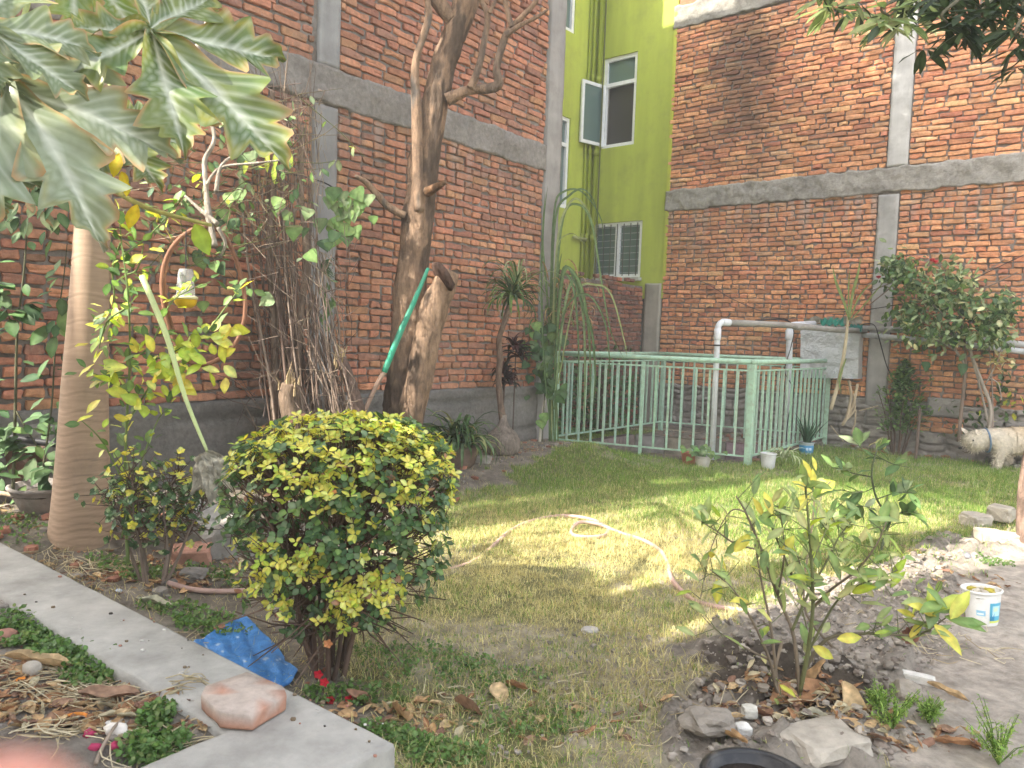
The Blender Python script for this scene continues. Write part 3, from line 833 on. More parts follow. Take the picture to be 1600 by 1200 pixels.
def gheight(x, y):
    x = np.asarray(x, float); y = np.asarray(y, float)
    d = (x - OL.x) * nL.x + (y - OL.y) * nL.y
    t = (x - OL.x) * dL.x + (y - OL.y) * dL.y
    h = .16 * (1 - smooth(d, .55, 1.25)) * (1 - smooth(t, 2.7, 3.1))
    h = h + .07 * (1 - smooth(x, -1.9, -1.0)) * (1 - smooth(y, 4.5, 5.5))
    kd = (x - K1.x) * KN.x + (y - K1.y) * KN.y; kt = (x - K1.x) * KX.x + (y - K1.y) * KX.y
    inner = smooth(kd, .05, .15) * (1 - smooth(kt, -.25, -.12)) 
    h = h * (1 - inner) + inner * (.165 + .02 * np.sin(x * 9) * np.cos(y * 7))
    bed = inpoly(x, y, BED)
    n1 = fbm(x * 2.2, y * 2.2, 0, 3, 4) - .5; n2 = fbm(x * 9, y * 9, 0, 4, 4) - .5; n3 = fbm(x * 30, y * 30, 0, 5, 3) - .5
    path = inpoly(x, y, PATH)
    h = h + .05 * n1 + .018 * n2
    amt = np.where(bed & ~path, .11, .012)
    h = h + amt * np.abs(n2) * 2 + np.where(bed & ~path, .075, .01) * n3
    # mound at the citrus bush
    cx, cy = G(1200, 1060)[:2]
    h = h + .07 * np.exp(-(((x - cx) / .5) ** 2 + ((y - cy) / .45) ** 2))
    # sunken pit inside the railing
    a = (x - FL.x) * fdir.x + (y - FL.y) * fdir.y; 
    # skew coordinates
    det = fdir.x * sdir.y - fdir.y * sdir.x
    u = ((x - FL.x) * sdir.y - (y - FL.y) * sdir.x) / det; v = (fdir.x * (y - FL.y) - fdir.y * (x - FL.x)) / det
    LU = (FR - FL).length; LV = (BR - FR).length
    pit = smooth(u, .10, .16) * (1 - smooth(u, LU - .22, LU - .1)) * smooth(v, .08, .12) * (1 - smooth(v, LV * .62, LV * .66))
    h = h - .42 * pit
    return h
def zone_masks(x, y):
    jx = x + .6 * (fbm(x * 4, y * 4, 0, 31, 5) - .5); jy = y + .6 * (fbm(x * 4, y * 4, 0, 32, 5) - .5)
    bed = inpoly(jx, jy, BED); path = inpoly(jx, jy, PATH); wb = inpoly(jx, jy, WALLBED); lb = inpoly(jx, jy, LEFTBED)
    kd = (x - K1.x) * KN.x + (y - K1.y) * KN.y; kt = (x - K1.x) * KX.x + (y - K1.y) * KX.y
    inner = (kd > 0) & (kt < 0)
    det = fdir.x * sdir.y - fdir.y * sdir.x
    u = ((x - FL.x) * sdir.y - (y - FL.y) * sdir.x) / det; v = (fdir.x * (y - FL.y) - fdir.y * (x - FL.x)) / det
    pit = (u > .02) & (u < (FR - FL).length - .02) & (v > .02) & (v < (BR - FR).length + .1)
    dr = (x - OR_.x) * nR.x + (y - OR_.y) * nR.y
    near_r = dr < .28 + .25 * fbm(x * 3, y * 3, 0, 44, 3)
    return bed, path, wb, lb, inner, pit, near_r
xs = np.concatenate([np.linspace(-60, -5.2, 14), np.arange(-4.8, 7.6, .035), np.linspace(8, 60, 14)])
ys = np.concatenate([np.linspace(-40, -.4, 10), np.arange(.0, 1.3, .12), np.arange(1.35, 6.2, .028), np.arange(6.23, 12.8, .06), np.linspace(13.2, 90, 14)])
X, Y = np.meshgrid(xs, ys, indexing='ij')
Z = gheight(X, Y)
bed, path, wb, lb, inner, pit, nearr = zone_masks(X, Y)
C = np.zeros(X.shape + (3,))
n_a = fbm(X * 1.3, Y * 1.3, 0, 51, 4)[..., None]; n_b = fbm(X * 14, Y * 14, 0, 52, 4)[..., None]
lawn = np.array([.19, .185, .09]) * (.75 + .5 * n_b); dry = np.array([.40, .35, .26]) * (.7 + .6 * n_b)
C[:] = lawn * (1 - smooth(n_a, .42, .58)) + dry * smooth(n_a, .42, .58)
soil = np.array([.33, .29, .25]) * (.6 + .8 * n_b)
dark = np.array([.085, .07, .058]) * (.6 + .8 * n_b)
pathc = np.array([.45, .40, .35]) * (.85 + .3 * n_b)
litter = np.array([.23, .20, .165]) * (.5 + 1.0 * n_b)
def put(mask, c):
    C[mask] = np.broadcast_to(c, C.shape)[mask]
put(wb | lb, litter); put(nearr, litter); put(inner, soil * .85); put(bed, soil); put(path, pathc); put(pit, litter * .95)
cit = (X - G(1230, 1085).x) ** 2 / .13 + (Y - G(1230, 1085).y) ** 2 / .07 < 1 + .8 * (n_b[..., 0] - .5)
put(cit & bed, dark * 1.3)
nx_, ny_ = X.shape
I, J = np.meshgrid(np.arange(nx_ - 1), np.arange(ny_ - 1), indexing='ij')
F = np.stack([I * ny_ + J, (I + 1) * ny_ + J, (I + 1) * ny_ + J + 1, I * ny_ + J + 1], -1).reshape(-1, 4)
me = npmesh('ground', np.stack([X, Y, Z], -1).reshape(-1, 3), F, C.reshape(-1, 3), M['soil'])
struct(link(me, 'ground'))
def gz(x, y): return float(gheight(np.array([x]), np.array([y]))[0])
def onground(px, py, dz=0.0):
    """where the sight line through a pixel meets the uneven ground"""
    z = 0
    for _ in range(8):
        p = G(px, py, z); z = gz(p.x, p.y)
    p = G(px, py, z); return Vector((p.x, p.y, z + dz))

# concrete kerb round the bed near the camera: one long arm and one towards the camera
def kerb():
    mb = MB()
    wdt = .27; top = .2
    outer0 = K1 - KX * 4.2; corner = Vector((K1.x, K1.y, 0)); 
    AX = Vector((-dL.x, -dL.y, 0))       # second arm runs back past the camera
    inc = corner + KN * wdt * 1.0 - KX * .40
    m = 9; V = []
    def row(a, b):
        js = .012 * (float(fbm(a.x * 9, a.y * 9, 0, 71)) - .5); ji = .045 * (float(fbm(b.x * 7, b.y * 7, 0, 72)) - .5)
        dab = (b - a).normalized()
        for k in range(m):
            s = (0, 0, .012, .05, .5, .94, .985, 1, 1)[k]
            z = (-.15, top - .016, top - .004, top, top, top, top - .006, top - .03, 0)[k]
            p = lerp(a, b, s) + dab * (js * (1 - s) + ji * s)
            V.append((p.x, p.y, z + (.004 * (float(fbm(p.x * 4, p.y * 4, 0, 73)) - .5) if 0 < k < 8 else 0)))
    n1, n2 = 90, 50
    for i in range(n1 + 1): row(lerp(outer0, corner, i / n1), lerp(outer0 + KN * wdt, inc, i / n1))
    for i in range(1, n2 + 1): row(lerp(corner, corner + AX * 2.2, i / n2), lerp(inc, inc + AX * 2.2, i / n2))
    n = n1 + n2
    Fq = [(i * m + j, i * m + j + 1, (i + 1) * m + j + 1, (i + 1) * m + j) for i in range(n) for j in range(m - 1)]
    Fq += [tuple(range(m))[::-1], tuple(n * m + j for j in range(m))]
    mb.add(V, Fq, (.42, .405, .38))
    return mb.build('kerb', M['kerb'])
kb = kerb(); struct(kb)

# ------------------------------------------------------------------ grass
def blades(name, N, region, hgt, wid, colf, seed, kind='stuff', label=None, lean=.9, segs=2, flat=0.0):
    r = np.random.default_rng(seed)
    x0, x1, y0, y1 = region
    # denser near the camera
    k = int(N * 3.2)
    x = r.uniform(-1, 1, k); y = y0 * (y1 / y0) ** r.uniform(0, 1, k)
    x = x * (.78 * y + .35) + .05 * y
    m, hh, cc = colf(x, y, r)
    idx = np.nonzero(m)[0][:N]; x, y, hh, cc = x[idx], y[idx], hh[idx], cc[idx]
    n = len(x)
    z = gheight(x, y) - .004
    az = r.uniform(0, 2 * np.pi, n); h = hgt * hh * r.uniform(.55, 1.4, n); ln = lean * r.uniform(.2, 1.3, n)
    if flat: 
        fl = r.uniform(0, 1, n) < flat
        ln = np.where(fl, ln + 1.2, ln)
    dx, dy = np.cos(az), np.sin(az); px, py = -dy, dx
    w = wid * r.uniform(.6, 1.4, n)
    V = np.zeros((n, (segs + 1) * 2 - 1, 3))
    for s in range(segs + 1):
        t = s / segs
        ang = ln * t
        out = h * t * np.sin(ang * .9); up = h * t * np.cos(ang * .9)
        cxx = x + dx * out; cyy = y + dy * out; czz = z + np.maximum(up, .003 + .004 * t)
        ww = w * (1 - t) ** .7 * .5
        if s < segs:
            V[:, 2 * s] = np.stack([cxx - px * ww, cyy - py * ww, czz], -1); V[:, 2 * s + 1] = np.stack([cxx + px * ww, cyy + py * ww, czz], -1)
        else: V[:, 2 * s] = np.stack([cxx, cyy, czz], -1)
    nv = V.shape[1]; base = (np.arange(n) * nv)[:, None]
    tris = []
    for s in range(segs - 1): tris += [(2 * s, 2 * s + 1, 2 * s + 3), (2 * s, 2 * s + 3, 2 * s + 2)]
    tris.append((2 * segs - 2, 2 * segs - 1, 2 * segs))
    F = np.concatenate([base + np.array(t)[None] for t in tris], 0)
    C = np.repeat(cc[:, None, :], nv, 1)
    C[:, -1] *= 1.15
    me = npmesh(name, V.reshape(-1, 3), F, C.reshape(-1, 3), M['grass'], smooth=False)
    o = link(me, name); tag(o, label, 'grass', kind=kind); return o
GREENS = np.array([[.16, .30, .05], [.21, .35, .07], [.13, .23, .045], [.32, .42, .11]])
STRAW = np.array([[.66, .60, .28], [.56, .50, .21], [.72, .66, .36], [.46, .40, .19]])
def lawnf(x, y, r):
    bed, path, wb, lb, inner, pit, nearr = zone_masks(x, y)
    n1 = fbm(x * 1.1 + 3, y * 1.1, 0, 81, 4); n2 = fbm(x * 4, y * 4, 0, 82, 4)
    n3 = fbm(x * 9, y * 9, 0, 86, 3)
    rim = (x - .2) ** 2 * 0
    dens = smooth(n2 * .6 + n3 * .4, .40, .60) * (.16 + .84 * smooth(y, 2.9, 4.3)) + smooth(y, 3.6, 5.2) * .8
    dens = np.clip(dens, .06, 1)
    m = ~(path | wb | lb | inner | pit) & (r.uniform(0, 1, len(x)) < dens) & ~(bed & (r.uniform(0, 1, len(x)) < .94))
    m &= ~(nearr & (r.uniform(0, 1, len(x)) < .7))
    # dry in the middle of the lawn, green by the railing and in tufts
    dry = np.exp(-(((x - .35) / 1.1) ** 2 + ((y - 4.6) / 1.2) ** 2)) * .85 + smooth(n1, .42, .64) * .34
    dry = dry * (1 - smooth(y, 5.9, 6.9) * .85) + .08
    isd = r.uniform(0, 1, len(x)) < dry
    g = GREENS[r.integers(0, 4, len(x))]; s = STRAW[r.integers(0, 4, len(x))]
    c = np.where(isd[:, None], s, g) * r.uniform(.8, 1.2, (len(x), 1))
    h = np.where(isd, .8, 1.0) * (.55 + .9 * n2) * (.6 + .55 * smooth(y, 3.0, 6.5))
    return m, h, c
blades('lawn_grass', 400000, (0, 0, 1.7, 10.5), .046, .0036, lawnf, 1, label='patchy lawn of green and straw coloured grass between the railing and the beds', flat=.25)
def thatchf(x, y, r):
    bed, path, wb, lb, inner, pit, nearr = zone_masks(x, y)
    m = ~(bed | path | inner | pit) & ~(wb & (r.uniform(0, 1, len(x)) < .7)) & ~(lb & (r.uniform(0, 1, len(x)) < .75))
    n2 = fbm(x * 3 + 9, y * 3, 0, 83, 4)
    c = STRAW[r.integers(0, 4, len(x))] * r.uniform(.65, 1.2, (len(x), 1))
    return m & (r.uniform(0, 1, len(x)) < (.3 + n2) * (.45 + .55 * smooth(y, 2.6, 3.8))), np.ones(len(x)) * (.6 + n2), c
blades('dry_thatch', 75000, (0, 0, 1.7, 8), .05, .0026, thatchf, 2, label='loose dead straw lying over the lawn', lean=1.7)

# ================================================================== GREEN RAILING
rl = thing('metal_railing', (FL + FR + BR + BL) / 4, 'pale mint green metal railing of round handrail and square bars fencing a sunken pit', 'railing')
MINT = (.43, .64, .50)
RH = 1.10
def part(name, mat, parent, fn, label=None, smooth=False, kind=None):
    mb = MB(); fn(mb); return mb.build(name, mat, parent, smooth=smooth, label=label, kind=kind)
cr = [FL, FR, BR, BL]
for i in range(4):
    a, b = Vector(cr[i]), Vector(cr[(i + 1) % 4]); za = gz(a.x, a.y) * .3; zb = gz(b.x, b.y) * .3
    a.z = b.z = 0
    d = (b - a).normalized(); Ln = (b - a).length
    base = .10 if i < 2 else .13
    part('handrail', M['rail'], rl, lambda mb: tube(mb, [a + UP * RH - d * .03, lerp(a, b, .5) + UP * (RH - .004), b + UP * RH + d * .03], .026, 12, MINT), smooth=True)
    part('top_rail', M['rail'], rl, lambda mb: bar(mb, a + UP * (RH - .095), b + UP * (RH - .095), .034, .016, MINT))
    part('bottom_rail', M['rail'], rl, lambda mb: bar(mb, a + UP * base, b + UP * base, .034, .016, MINT))
    part('post', M['rail'], rl, lambda mb: box(mb, a + UP * (RH / 2 - .03), d * (.028 if i != 1 else .034), d.cross(UP) * (.028 if i != 1 else .034), UP * (RH / 2), MINT, .004))
    n = int(round(Ln / .148))
    for k in range(1, n):
        p = lerp(a, b, k / n)
        if i in (0, 2) and k == n // 2: part('post', M['rail'], rl, lambda mb: box(mb, p + UP * (RH / 2 - .05), d * .018, d.cross(UP) * .018, UP * (RH / 2), MINT, .003))
        else: part('baluster', M['rail'], rl, lambda mb: bar(mb, p + UP * (base + .008), p + UP * (RH - .103) + d * rnd.gauss(0, .003), .022, .022, [c * rnd.uniform(.93, 1.05) for c in MINT], up=d.cross(UP)))
# concrete lip of the pit
pk = MB()
LU = (FR - FL).length; LV = (BR - FR).length
def pf(u, v, z): return FL + fdir * u + sdir * v + UP * (z - FL.z)
for (u0, v0, u1, v1) in ((.0, .05, LU, .05), (.05, .1, .05, LV * .64), (.1, LV * .66, LU - .12, LV * .66)):
    a = pf(u0, v0, -.12); b = pf(u1, v1, -.12)
    L = (b - a).length; n = max(2, int(L / .34)); prev = None
    for i in range(n):
        p0 = lerp(a, b, i / n); p1 = lerp(a, b, (i + 1) / n)
        bar(pk, p0, p1, .12 + rnd.uniform(-.004, .004), .30 + rnd.uniform(-.005, .005), tuple(c * rnd.uniform(.85, 1.1) for c in (.21, .185, .165)), bev=.008)
o = pk.build('pit_edge', M['rough']); struct(o)

# ================================================================== PIPES
def pvc(name, pts, r, label, col, mat, joints=(), group=None):
    P0 = Vector(pts[0])
    t = thing(name, P0, label, 'pipe', group)
    part('pipe', mat, t, lambda mb: tube(mb, pts, r, 12, col), smooth=True)
    for j, (c, ax) in enumerate(joints):
        part('coupling', mat, t, lambda mb: lathe(mb, c, [(r * 1.02, -.06), (r * 1.22, -.055), (r * 1.22, .055), (r * 1.02, .06)], 14, col, axis=ax), smooth=True)
    return t
def elbow(c, a, b, r, rad=.09, n=6):
    """points going from direction a into corner c and out in direction b"""
    out = []
    for i in range(n + 1):
        t = i / n; out.append((c + a * rad) * (1 - t) ** 2 + c * 2 * t * (1 - t) + (c + b * rad) * t ** 2)
    return out
WHITE = (.76, .79, .86); GREY = (.34, .32, .30)
pa = D(1112, 727, 8.02); pa.z = -.05
pt = D(1122, 503, 8.02)
wallpt = onplane(1352, 517, OR_ + nR * .14, nR)
hd = (wallpt - pt).normalized()
pvc('water_pipe', [pa] + elbow(pt, Vector((pa - pt)).normalized(), hd, .037), .032, 'tall white plastic pipe rising inside the railing beside the potted seedling', WHITE, M['plastic'], [((pt + UP * -.13), UP), (pt + hd * .12, hd)])
tag(part('cable_tie', M['cable'], None, lambda mb: [lathe(mb, lerp(pt, pa, q), [(.042, -.008), (.042, .008)], 12) for q in (.16,)]), 'black tape band wrapped round the white pipe', 'tape')
pvc('drain_pipe', [pt + hd * .10, lerp(pt, wallpt, .4) + UP * .012, lerp(pt, wallpt, .75) - UP * .008, wallpt], .034, 'dirty grey pipe running from the top of the tall white pipe to the wall', GREY, M['pipe'], [(lerp(pt, wallpt, .5), hd)])
qa = D(1230, 700, 9.25); qa.z = -.05; qt = D(1234, 508, 9.25)
q2 = D(1272, 506, 9.42); qd = (q2 - qt).normalized()
pvc('water_pipe', [qa] + elbow(qt, (qa - qt).normalized(), qd, .04, .07) + [q2], .040, 'shorter white plastic pipe with an elbow next to the foil covered box', WHITE, M['plastic'], [(qt - UP * .12, UP)])
pts = [onplane(x, y, OR_ + nR * .11, nR) for x, y in ((1348, 513), (1400, 515), (1500, 526), (1620, 541))]
pvc('wall_pipe', pts, .034, 'upper of two grey pipes running along the right wall behind the variegated tree', (.38, .38, .38), M['pipe'], [(pts[1], dR)], 'pipes along the brick wall')
pts = [onplane(x, y, OR_ + nR * .13, nR) for x, y in ((1346, 523), (1400, 528), (1500, 537), (1620, 552))]
pvc('wall_pipe', pts, .034, 'lower of two grey pipes running along the right wall behind the variegated tree', (.45, .46, .48), M['pipe'], [(pts[2], dR)], 'pipes along the brick wall')
# loose black cable
def wire(pts, r, label, mat=None, sub=5, col=(.03, .03, .03), cat='cable', name='cable'):
    mb = MB(); tube(mb, pts, r, 5, col, sub=sub); o = mb.build(name, mat or M['cable']); tag(o, label, cat); return o
wire([D(x, y, z) for x, y, z in ((1180, 502, 9.5), (1225, 498, 9.35), (1240, 515, 9.15), (1235, 545, 9.15), (1226, 580, 9.15), (1240, 610, 9.15), (1232, 650, 9.15), (1228, 690, 9.2))], .006, 'thin black cable wound down the shorter white pipe')
wire([onplane(x, y, OR_ + nR * .2, nR) for x, y in ((1180, 500), (1225, 500), (1250, 512), (1285, 526), (1330, 520), (1348, 507), (1366, 508), (1374, 530), (1385, 570), (1398, 598), (1412, 640))], .007, 'slack black cable looping over the foil covered box and down the column')
wire([onplane(x, y, OR_ + nR * .05, nR) for x, y in ((1050, 452), (1090, 438), (1150, 470), (1210, 490), (1300, 488), (1380, 480), (1470, 458), (1600, 398))], .005, 'thin black wire sagging across the right brick wall')
wire([onplane(x, y, OL + nL * .06, nL) for x, y in ((455, 272), (490, 280), (520, 293), (560, 330))], .006, 'short black wire crossing the left concrete column')

# foil-wrapped meter box
c4 = [onplane(x, y, OR_ + nR * .26, nR) for x, y in ((1251, 590), (1341, 592), (1343, 512), (1251, 503))]
fb = thing('meter_box', (c4[0] + c4[1]) / 2, 'box wrapped in wrinkled silver foil with teal plastic on top, hung on the brick wall', 'box')
def foilbox(mb):
    nu, nv = 26, 26
    V = []
    for i in range(nu + 1):
        for j in range(nv + 1):
            u, v = i / nu, j / nv
            p = lerp(lerp(c4[0], c4[1], u), lerp(c4[3], c4[2], u), v)
            e = .05 * (float(fbm(u * 7, v * 10, 0, 91, 5)) - .5) + .010 * abs(math.sin(v * 9 + u * 2))
            V.append(p + nR * e)
    F = [(i * (nv + 1) + j, (i + 1) * (nv + 1) + j, (i + 1) * (nv + 1) + j + 1, i * (nv + 1) + j + 1) for i in range(nu) for j in range(nv)]
    ring = [i * (nv + 1) for i in range(nu + 1)] + [nu * (nv + 1) + j for j in range(1, nv + 1)] + [i * (nv + 1) + nv for i in range(nu - 1, -1, -1)] + [j for j in range(nv - 1, 0, -1)]
    o = len(V); V += [V[k] - nR * .18 for k in ring]; m = len(ring)
    F += [(ring[i], ring[(i + 1) % m], o + (i + 1) % m, o + i) for i in range(m)]
    F.append(tuple(o + i for i in range(m))[::-1])
    mb.add(V, F, (.84, .86, .89))
part('foil_cover', M['foil'], fb, foilbox, smooth=False)
def teal(mb):
    for (x0, y0, x1, y1, c, e) in ((1282, 498, 1318, 508, (.05, .32, .26), .30), (1326, 508, 1346, 517, (.04, .22, .20), .31), (1256, 496, 1345, 506, (.32, .30, .26), .28)):
        nu, nv = 14, 5; V = []
        for i in range(nu + 1):
            for j in range(nv + 1):
                p = onplane(lerp(x0, x1, i / nu), lerp(y0, y1, j / nv) + 2.5 * math.sin(i * 1.7 + j), OR_ + nR * (e + .018 * math.sin(i * 2.1 + j * 1.3)), nR); V.append(p)
        F = [(i * (nv + 1) + j, (i + 1) * (nv + 1) + j, (i + 1) * (nv + 1) + j + 1, i * (nv + 1) + j + 1) for i in range(nu) for j in range(nv)]
        k = len(V); V2 = V + [v - nR * .05 for v in V]; F2 = F + [tuple(k + i for i in f)[::-1] for f in F]
        mb.add(V2, F2, c)
part('plastic_top', M['cloth'], fb, teal, smooth=True)

# ================================================================== KERB BRICK, TARP, STONES, BUCKET, POTS, HOSE
kp = onground(382, 1082); kp = G(382, 1083, .235)
mb = MB()
bv, bf, bc = None, None, None
def slabbrick(mb):
    pts = [(314, 1078), (343, 1106), (395, 1110), (448, 1079), (443, 1064), (385, 1044), (322, 1064)]
    top = [G(x, y, .262) for x, y in pts]; cen = sum(top, Vector()) / len(top)
    rings = [(.985, .205), (1.0, .212), (.998, .244), (.985, .250), (.5, .253)]
    V = []; C = []
    n = len(top) * 3
    for s, z in rings:
        for k in range(n):
            a = top[k // 3]; b = top[(k // 3 + 1) % len(top)]; p = lerp(a, b, (k % 3) / 3)
            p = cen + (p - cen) * s
            j = .006 * (float(fbm(p.x * 22, p.y * 22, z * 30, 95)) - .5) * 2
            V.append((p.x + j, p.y + j, z + (j * .8 if z > .23 else 0)))
            dusty = float(fbm(p.x * 12, p.y * 12, 0, 96))
            C.append((.50, .42, .375) if (z > .243 and dusty > .38) else (.46, .255, .185))
    V.append((cen.x, cen.y, .2525)); C.append((.5, .42, .37))
    F = [(a * n + k, a * n + (k + 1) % n, (a + 1) * n + (k + 1) % n, (a + 1) * n + k) for a in range(len(rings) - 1) for k in range(n)]
    F += [((len(rings) - 1) * n + k, (len(rings) - 1) * n + (k + 1) % n, len(V) - 1) for k in range(n)]
    F.append(tuple(range(n))[::-1])
    mb.add(V, F, C)
slabbrick(mb); tag(mb.build('brick', M['stone']), 'worn pinkish broken brick lying on the corner of the concrete kerb', 'brick')

def tarp():
    pts = [G(x, y, .03) for x, y in ((303, 1003), (372, 962), (442, 1040), (470, 1110))]
    a, b, c, d_ = G(296, 1006, .03), G(383, 962, .03), G(470, 1050, .03), G(380, 1120, .03)
    n = 36; V = []
    for i in range(n + 1):
        for j in range(n + 1):
            u, v = i / n, j / n; p = lerp(lerp(a, b, u), lerp(d_, c, u), v)
            e = .02 * (float(fbm(u * 3, v * 3, 0, 97, 4)) - .3) + .009 * abs(math.sin(u * 9 + v * 4 + 2 * float(vnoise(u * 4, v * 4, 0, 6))))
            V.append((p.x + .03 * (float(vnoise(u * 6, v * 6, 0, 8)) - .5), p.y, gz(p.x, p.y) + .012 + max(0, e)))
    F = [(i * (n + 1) + j, (i + 1) * (n + 1) + j, (i + 1) * (n + 1) + j + 1, i * (n + 1) + j + 1) for i in range(n) for j in range(n)]
    k = len(V); V2 = V + [(v[0], v[1], v[2] - .006) for v in V]
    C = []
    for i in range(n + 1):
        for j in range(n + 1):
            q = float(fbm(i * .35, j * .35, 0, 12, 3)); C.append((.55, .66, .8) if q > .78 or (i < 2) else (.03 + .05 * q, .17 + .12 * q, .48 + .2 * q))
    mb = MB(); mb.add(V2, F + [tuple(k + q for q in f)[::-1] for f in F], C + C)
    tag(mb.build('tarpaulin', M['tarp']), 'crumpled bright blue plastic sheet between the kerb and the yellow green shrub', 'tarpaulin')
tarp()

def stone(px, py, w_, h_, dp, col, label, seed, z=None, name='stone', cat='stone', rz=0, boxy=.6, rough=.5, tilt=(0, 0), sub=3, group=None, dz=0):
    p = onground(px, py) if z is None else G(px, py, z); p = Vector(p)
    mb = MB(); rock(mb, (p.x, p.y + dp * .3, p.z + h_ * .32 + dz), w_ / 2, dp / 2, h_ / 2, seed, col, rz, sub, rough, boxy, 0, tilt)
    return tag(mb.build(name, M['stone'], smooth=False), label, cat, group)
stone(312, 858, .34, .26, .28, (.30, .29, .27), 'large grey rubble stone leaning in the heap behind the small shrub', 1, boxy=.75, tilt=(.3, .2))
stone(352, 868, .26, .24, .22, (.28, .265, .245), 'blocky grey stone at the shrub side of the rubble heap', 2, boxy=.8, rz=.5, tilt=(.1, -.4))
stone(292, 880, .20, .10, .16, (.40, .22, .165), 'broken reddish brick in front of the grey rubble stones', 3, boxy=.85, rz=.3)
stone(268, 838, .15, .12, .14, (.42, .22, .17), 'small pinkish brick lump on top of the rubble heap', 4, boxy=.7, rz=.9, dz=.04)
stone(300, 905, .12, .05, .1, (.26, .24, .22), 'flat grey chip below the broken reddish brick', 5, boxy=.6)
stone(1298, 1185, .26, .07, .20, (.42, .38, .33), 'big pale flat stone behind the black pot at the bottom of the bed', 6, boxy=.65, rz=.4, rough=.6)
stone(1110, 1150, .15, .08, .12, (.28, .25, .22), 'lumpy clay clod at the near left end of the soil bed', 7, boxy=.3, rough=.8)
stone(1435, 1065, .125, .03, .045, (.62, .60, .57), 'pale slab shaped stone chip lying on the bare soil', 8, boxy=.9, rz=-.5, rough=.2)
stone(1163, 1148, .055, .035, .05, (.75, .73, .70), 'white chalky pebble beside the clay clod', 9, boxy=.5)
stone(1172, 1120, .05, .04, .04, (.55, .53, .48), 'small beige pebble above the white one', 10, boxy=.6)
stone(922, 990, .075, .03, .05, (.48, .45, .44), 'single grey pebble on the bare patch of lawn', 11, boxy=.4)
stone(1530, 824, .18, .11, .16, (.44, .40, .35), 'pale stone on the left of the small heap by the tree trunk', 12, boxy=.8, rz=.2)
stone(1570, 822, .17, .11, .16, (.43, .39, .33), 'pale stone on top of the small heap by the tree trunk', 13, boxy=.75, rz=.7, dz=.05)
stone(1582, 852, .20, .09, .16, (.45, .41, .36), 'pale flat stone at the foot of the small heap by the tree trunk', 14, boxy=.8, rz=-.3)
stone(1550, 846, .15, .09, .14, (.46, .40, .33), 'brownish wedge under the pale stones by the tree trunk', 15, boxy=.8)
stone(1245, 1148, .05, .03, .04, (.6, .58, .54), 'small white chip in the leaf litter under the citrus bush', 16)
stone(1420, 1098, .11, .09, .08, (.33, .29, .25), 'brown flake of soil standing beside the pale slab chip', 17, boxy=.4, tilt=(.8, .2))
for (x, y) in ((700, 716), (742, 722), (900, 702)):
    stone(x, y, .28, .06, .16, (.33, .31, .28), {700: 'flat edging stone below the lily clump', 742: 'flat edging stone near the swollen trunk base', 900: 'flat stone under the left end of the railing'}[x], x, boxy=.8)

def tub(px, py, r0, r1, h, col, label, name, cat, label_col=None, fill=(.1, .08, .06), tilt=(0, 0), mat=None, Y=None, group=None):
    p = onground(px, py) if Y is None else D(px, py, Y); p = Vector((p.x, p.y + r0, p.z - .006 if Y is None else gz(p.x, p.y) - .006))
    t = thing(name, p, label, cat, group)
    ax = Vector((tilt[0], tilt[1], 1)).normalized()
    th = .004 if r1 < .12 else .008
    part('body', mat or M['plastic'], t, lambda mb: lathe(mb, p, [(r0 * .96, 0), (r0, .006), (lerp(r0, r1, .5), h * .5), (lerp(r0, r1, .9), h * .9), (r1, h * .97), (r1 - th, h * .97), (r0 - th, h * .1), (0.001, h * .1)], 28, col, axis=ax, close=False), smooth=True)
    part('rim', mat or M['plastic'], t, lambda mb: lathe(mb, p + ax * h * .93, [(r1 * 1.0, 0), (r1 * 1.07, .003), (r1 * 1.08, h * .07), (r1 * 1.02, h * .085), (r1 * .95, h * .07), (r1 * .95, 0)], 28, col, axis=ax, close=False), smooth=True)
    part('soil', M['soil'], t, lambda mb: lathe(mb, p + ax * h * .82, [(r1 * .93, 0), (r1 * .6, .01), (r1 * .3, .004), (.001, .012)], 16, fill, axis=ax, close=False, wob=.3), smooth=True)
    return t, p, ax
# white yoghurt tub with a blue printed label
t, p, ax = tub(1548, 979, .066, .083, .165, (.78, .79, .78), 'small white plastic tub with a blue label, filled with scraps, on the bare path', 'plastic_tub', 'tub', fill=(.35, .33, .28), tilt=(-.06, .05))
def lab(mb):
    R0 = lambda z: lerp(.0662, .0832, z / .165) + .0012
    a = ax.orthogonal().normalized(); 
    f = Vector((0, -1, 0)); f = (f - ax * f.dot(ax)).normalized(); s_ = f.cross(ax)
    def cell(a0, a1, z0, z1, c, e=0):
        V = []; n = 6
        for i in range(n + 1):
            th = lerp(a0, a1, i / n)
            for z in (z0, z1): V.append(p + ax * z + (f * math.cos(th) - s_ * math.sin(th)) * (R0(z) + e))
        mb.add(V, [(2 * i, 2 * i + 1, 2 * i + 3, 2 * i + 2) for i in range(n)], c)
    cell(-.10, .75, .028, .115, (.10, .42, .62)); cell(.05, .62, .052, .102, (.45, .72, .80), .0006)
    cell(.12, .42, .075, .095, (.62, .80, .58), .0012); cell(-.10, .75, .020, .030, (.62, .72, .16), .0006)
    cell(-.85, -.35, .052, .078, (.30, .58, .78)); cell(-.80, -.45, .058, .066, (.75, .85, .9), .0006)
    for k in range(6): cell(-.08 + k * .05, -.055 + k * .05, .03, .05 + .008 * (k % 3), (.02, .22, .45), .001)
for sgn in (1,):
    part('label', M['plastic'], t, lab)
rock_mb = MB()
for k in range(7):
    a = k * .9; rock(rock_mb, p + ax * .155 + Vector((math.cos(a) * .04, math.sin(a) * .04, .004)), .022, .016, .010, k, (.55, .5, .42) if k % 3 else (.42, .36, .06), rz=a, sub=1)
rock_mb.build('scraps', M['stone'], t, smooth=False, kind='stuff')
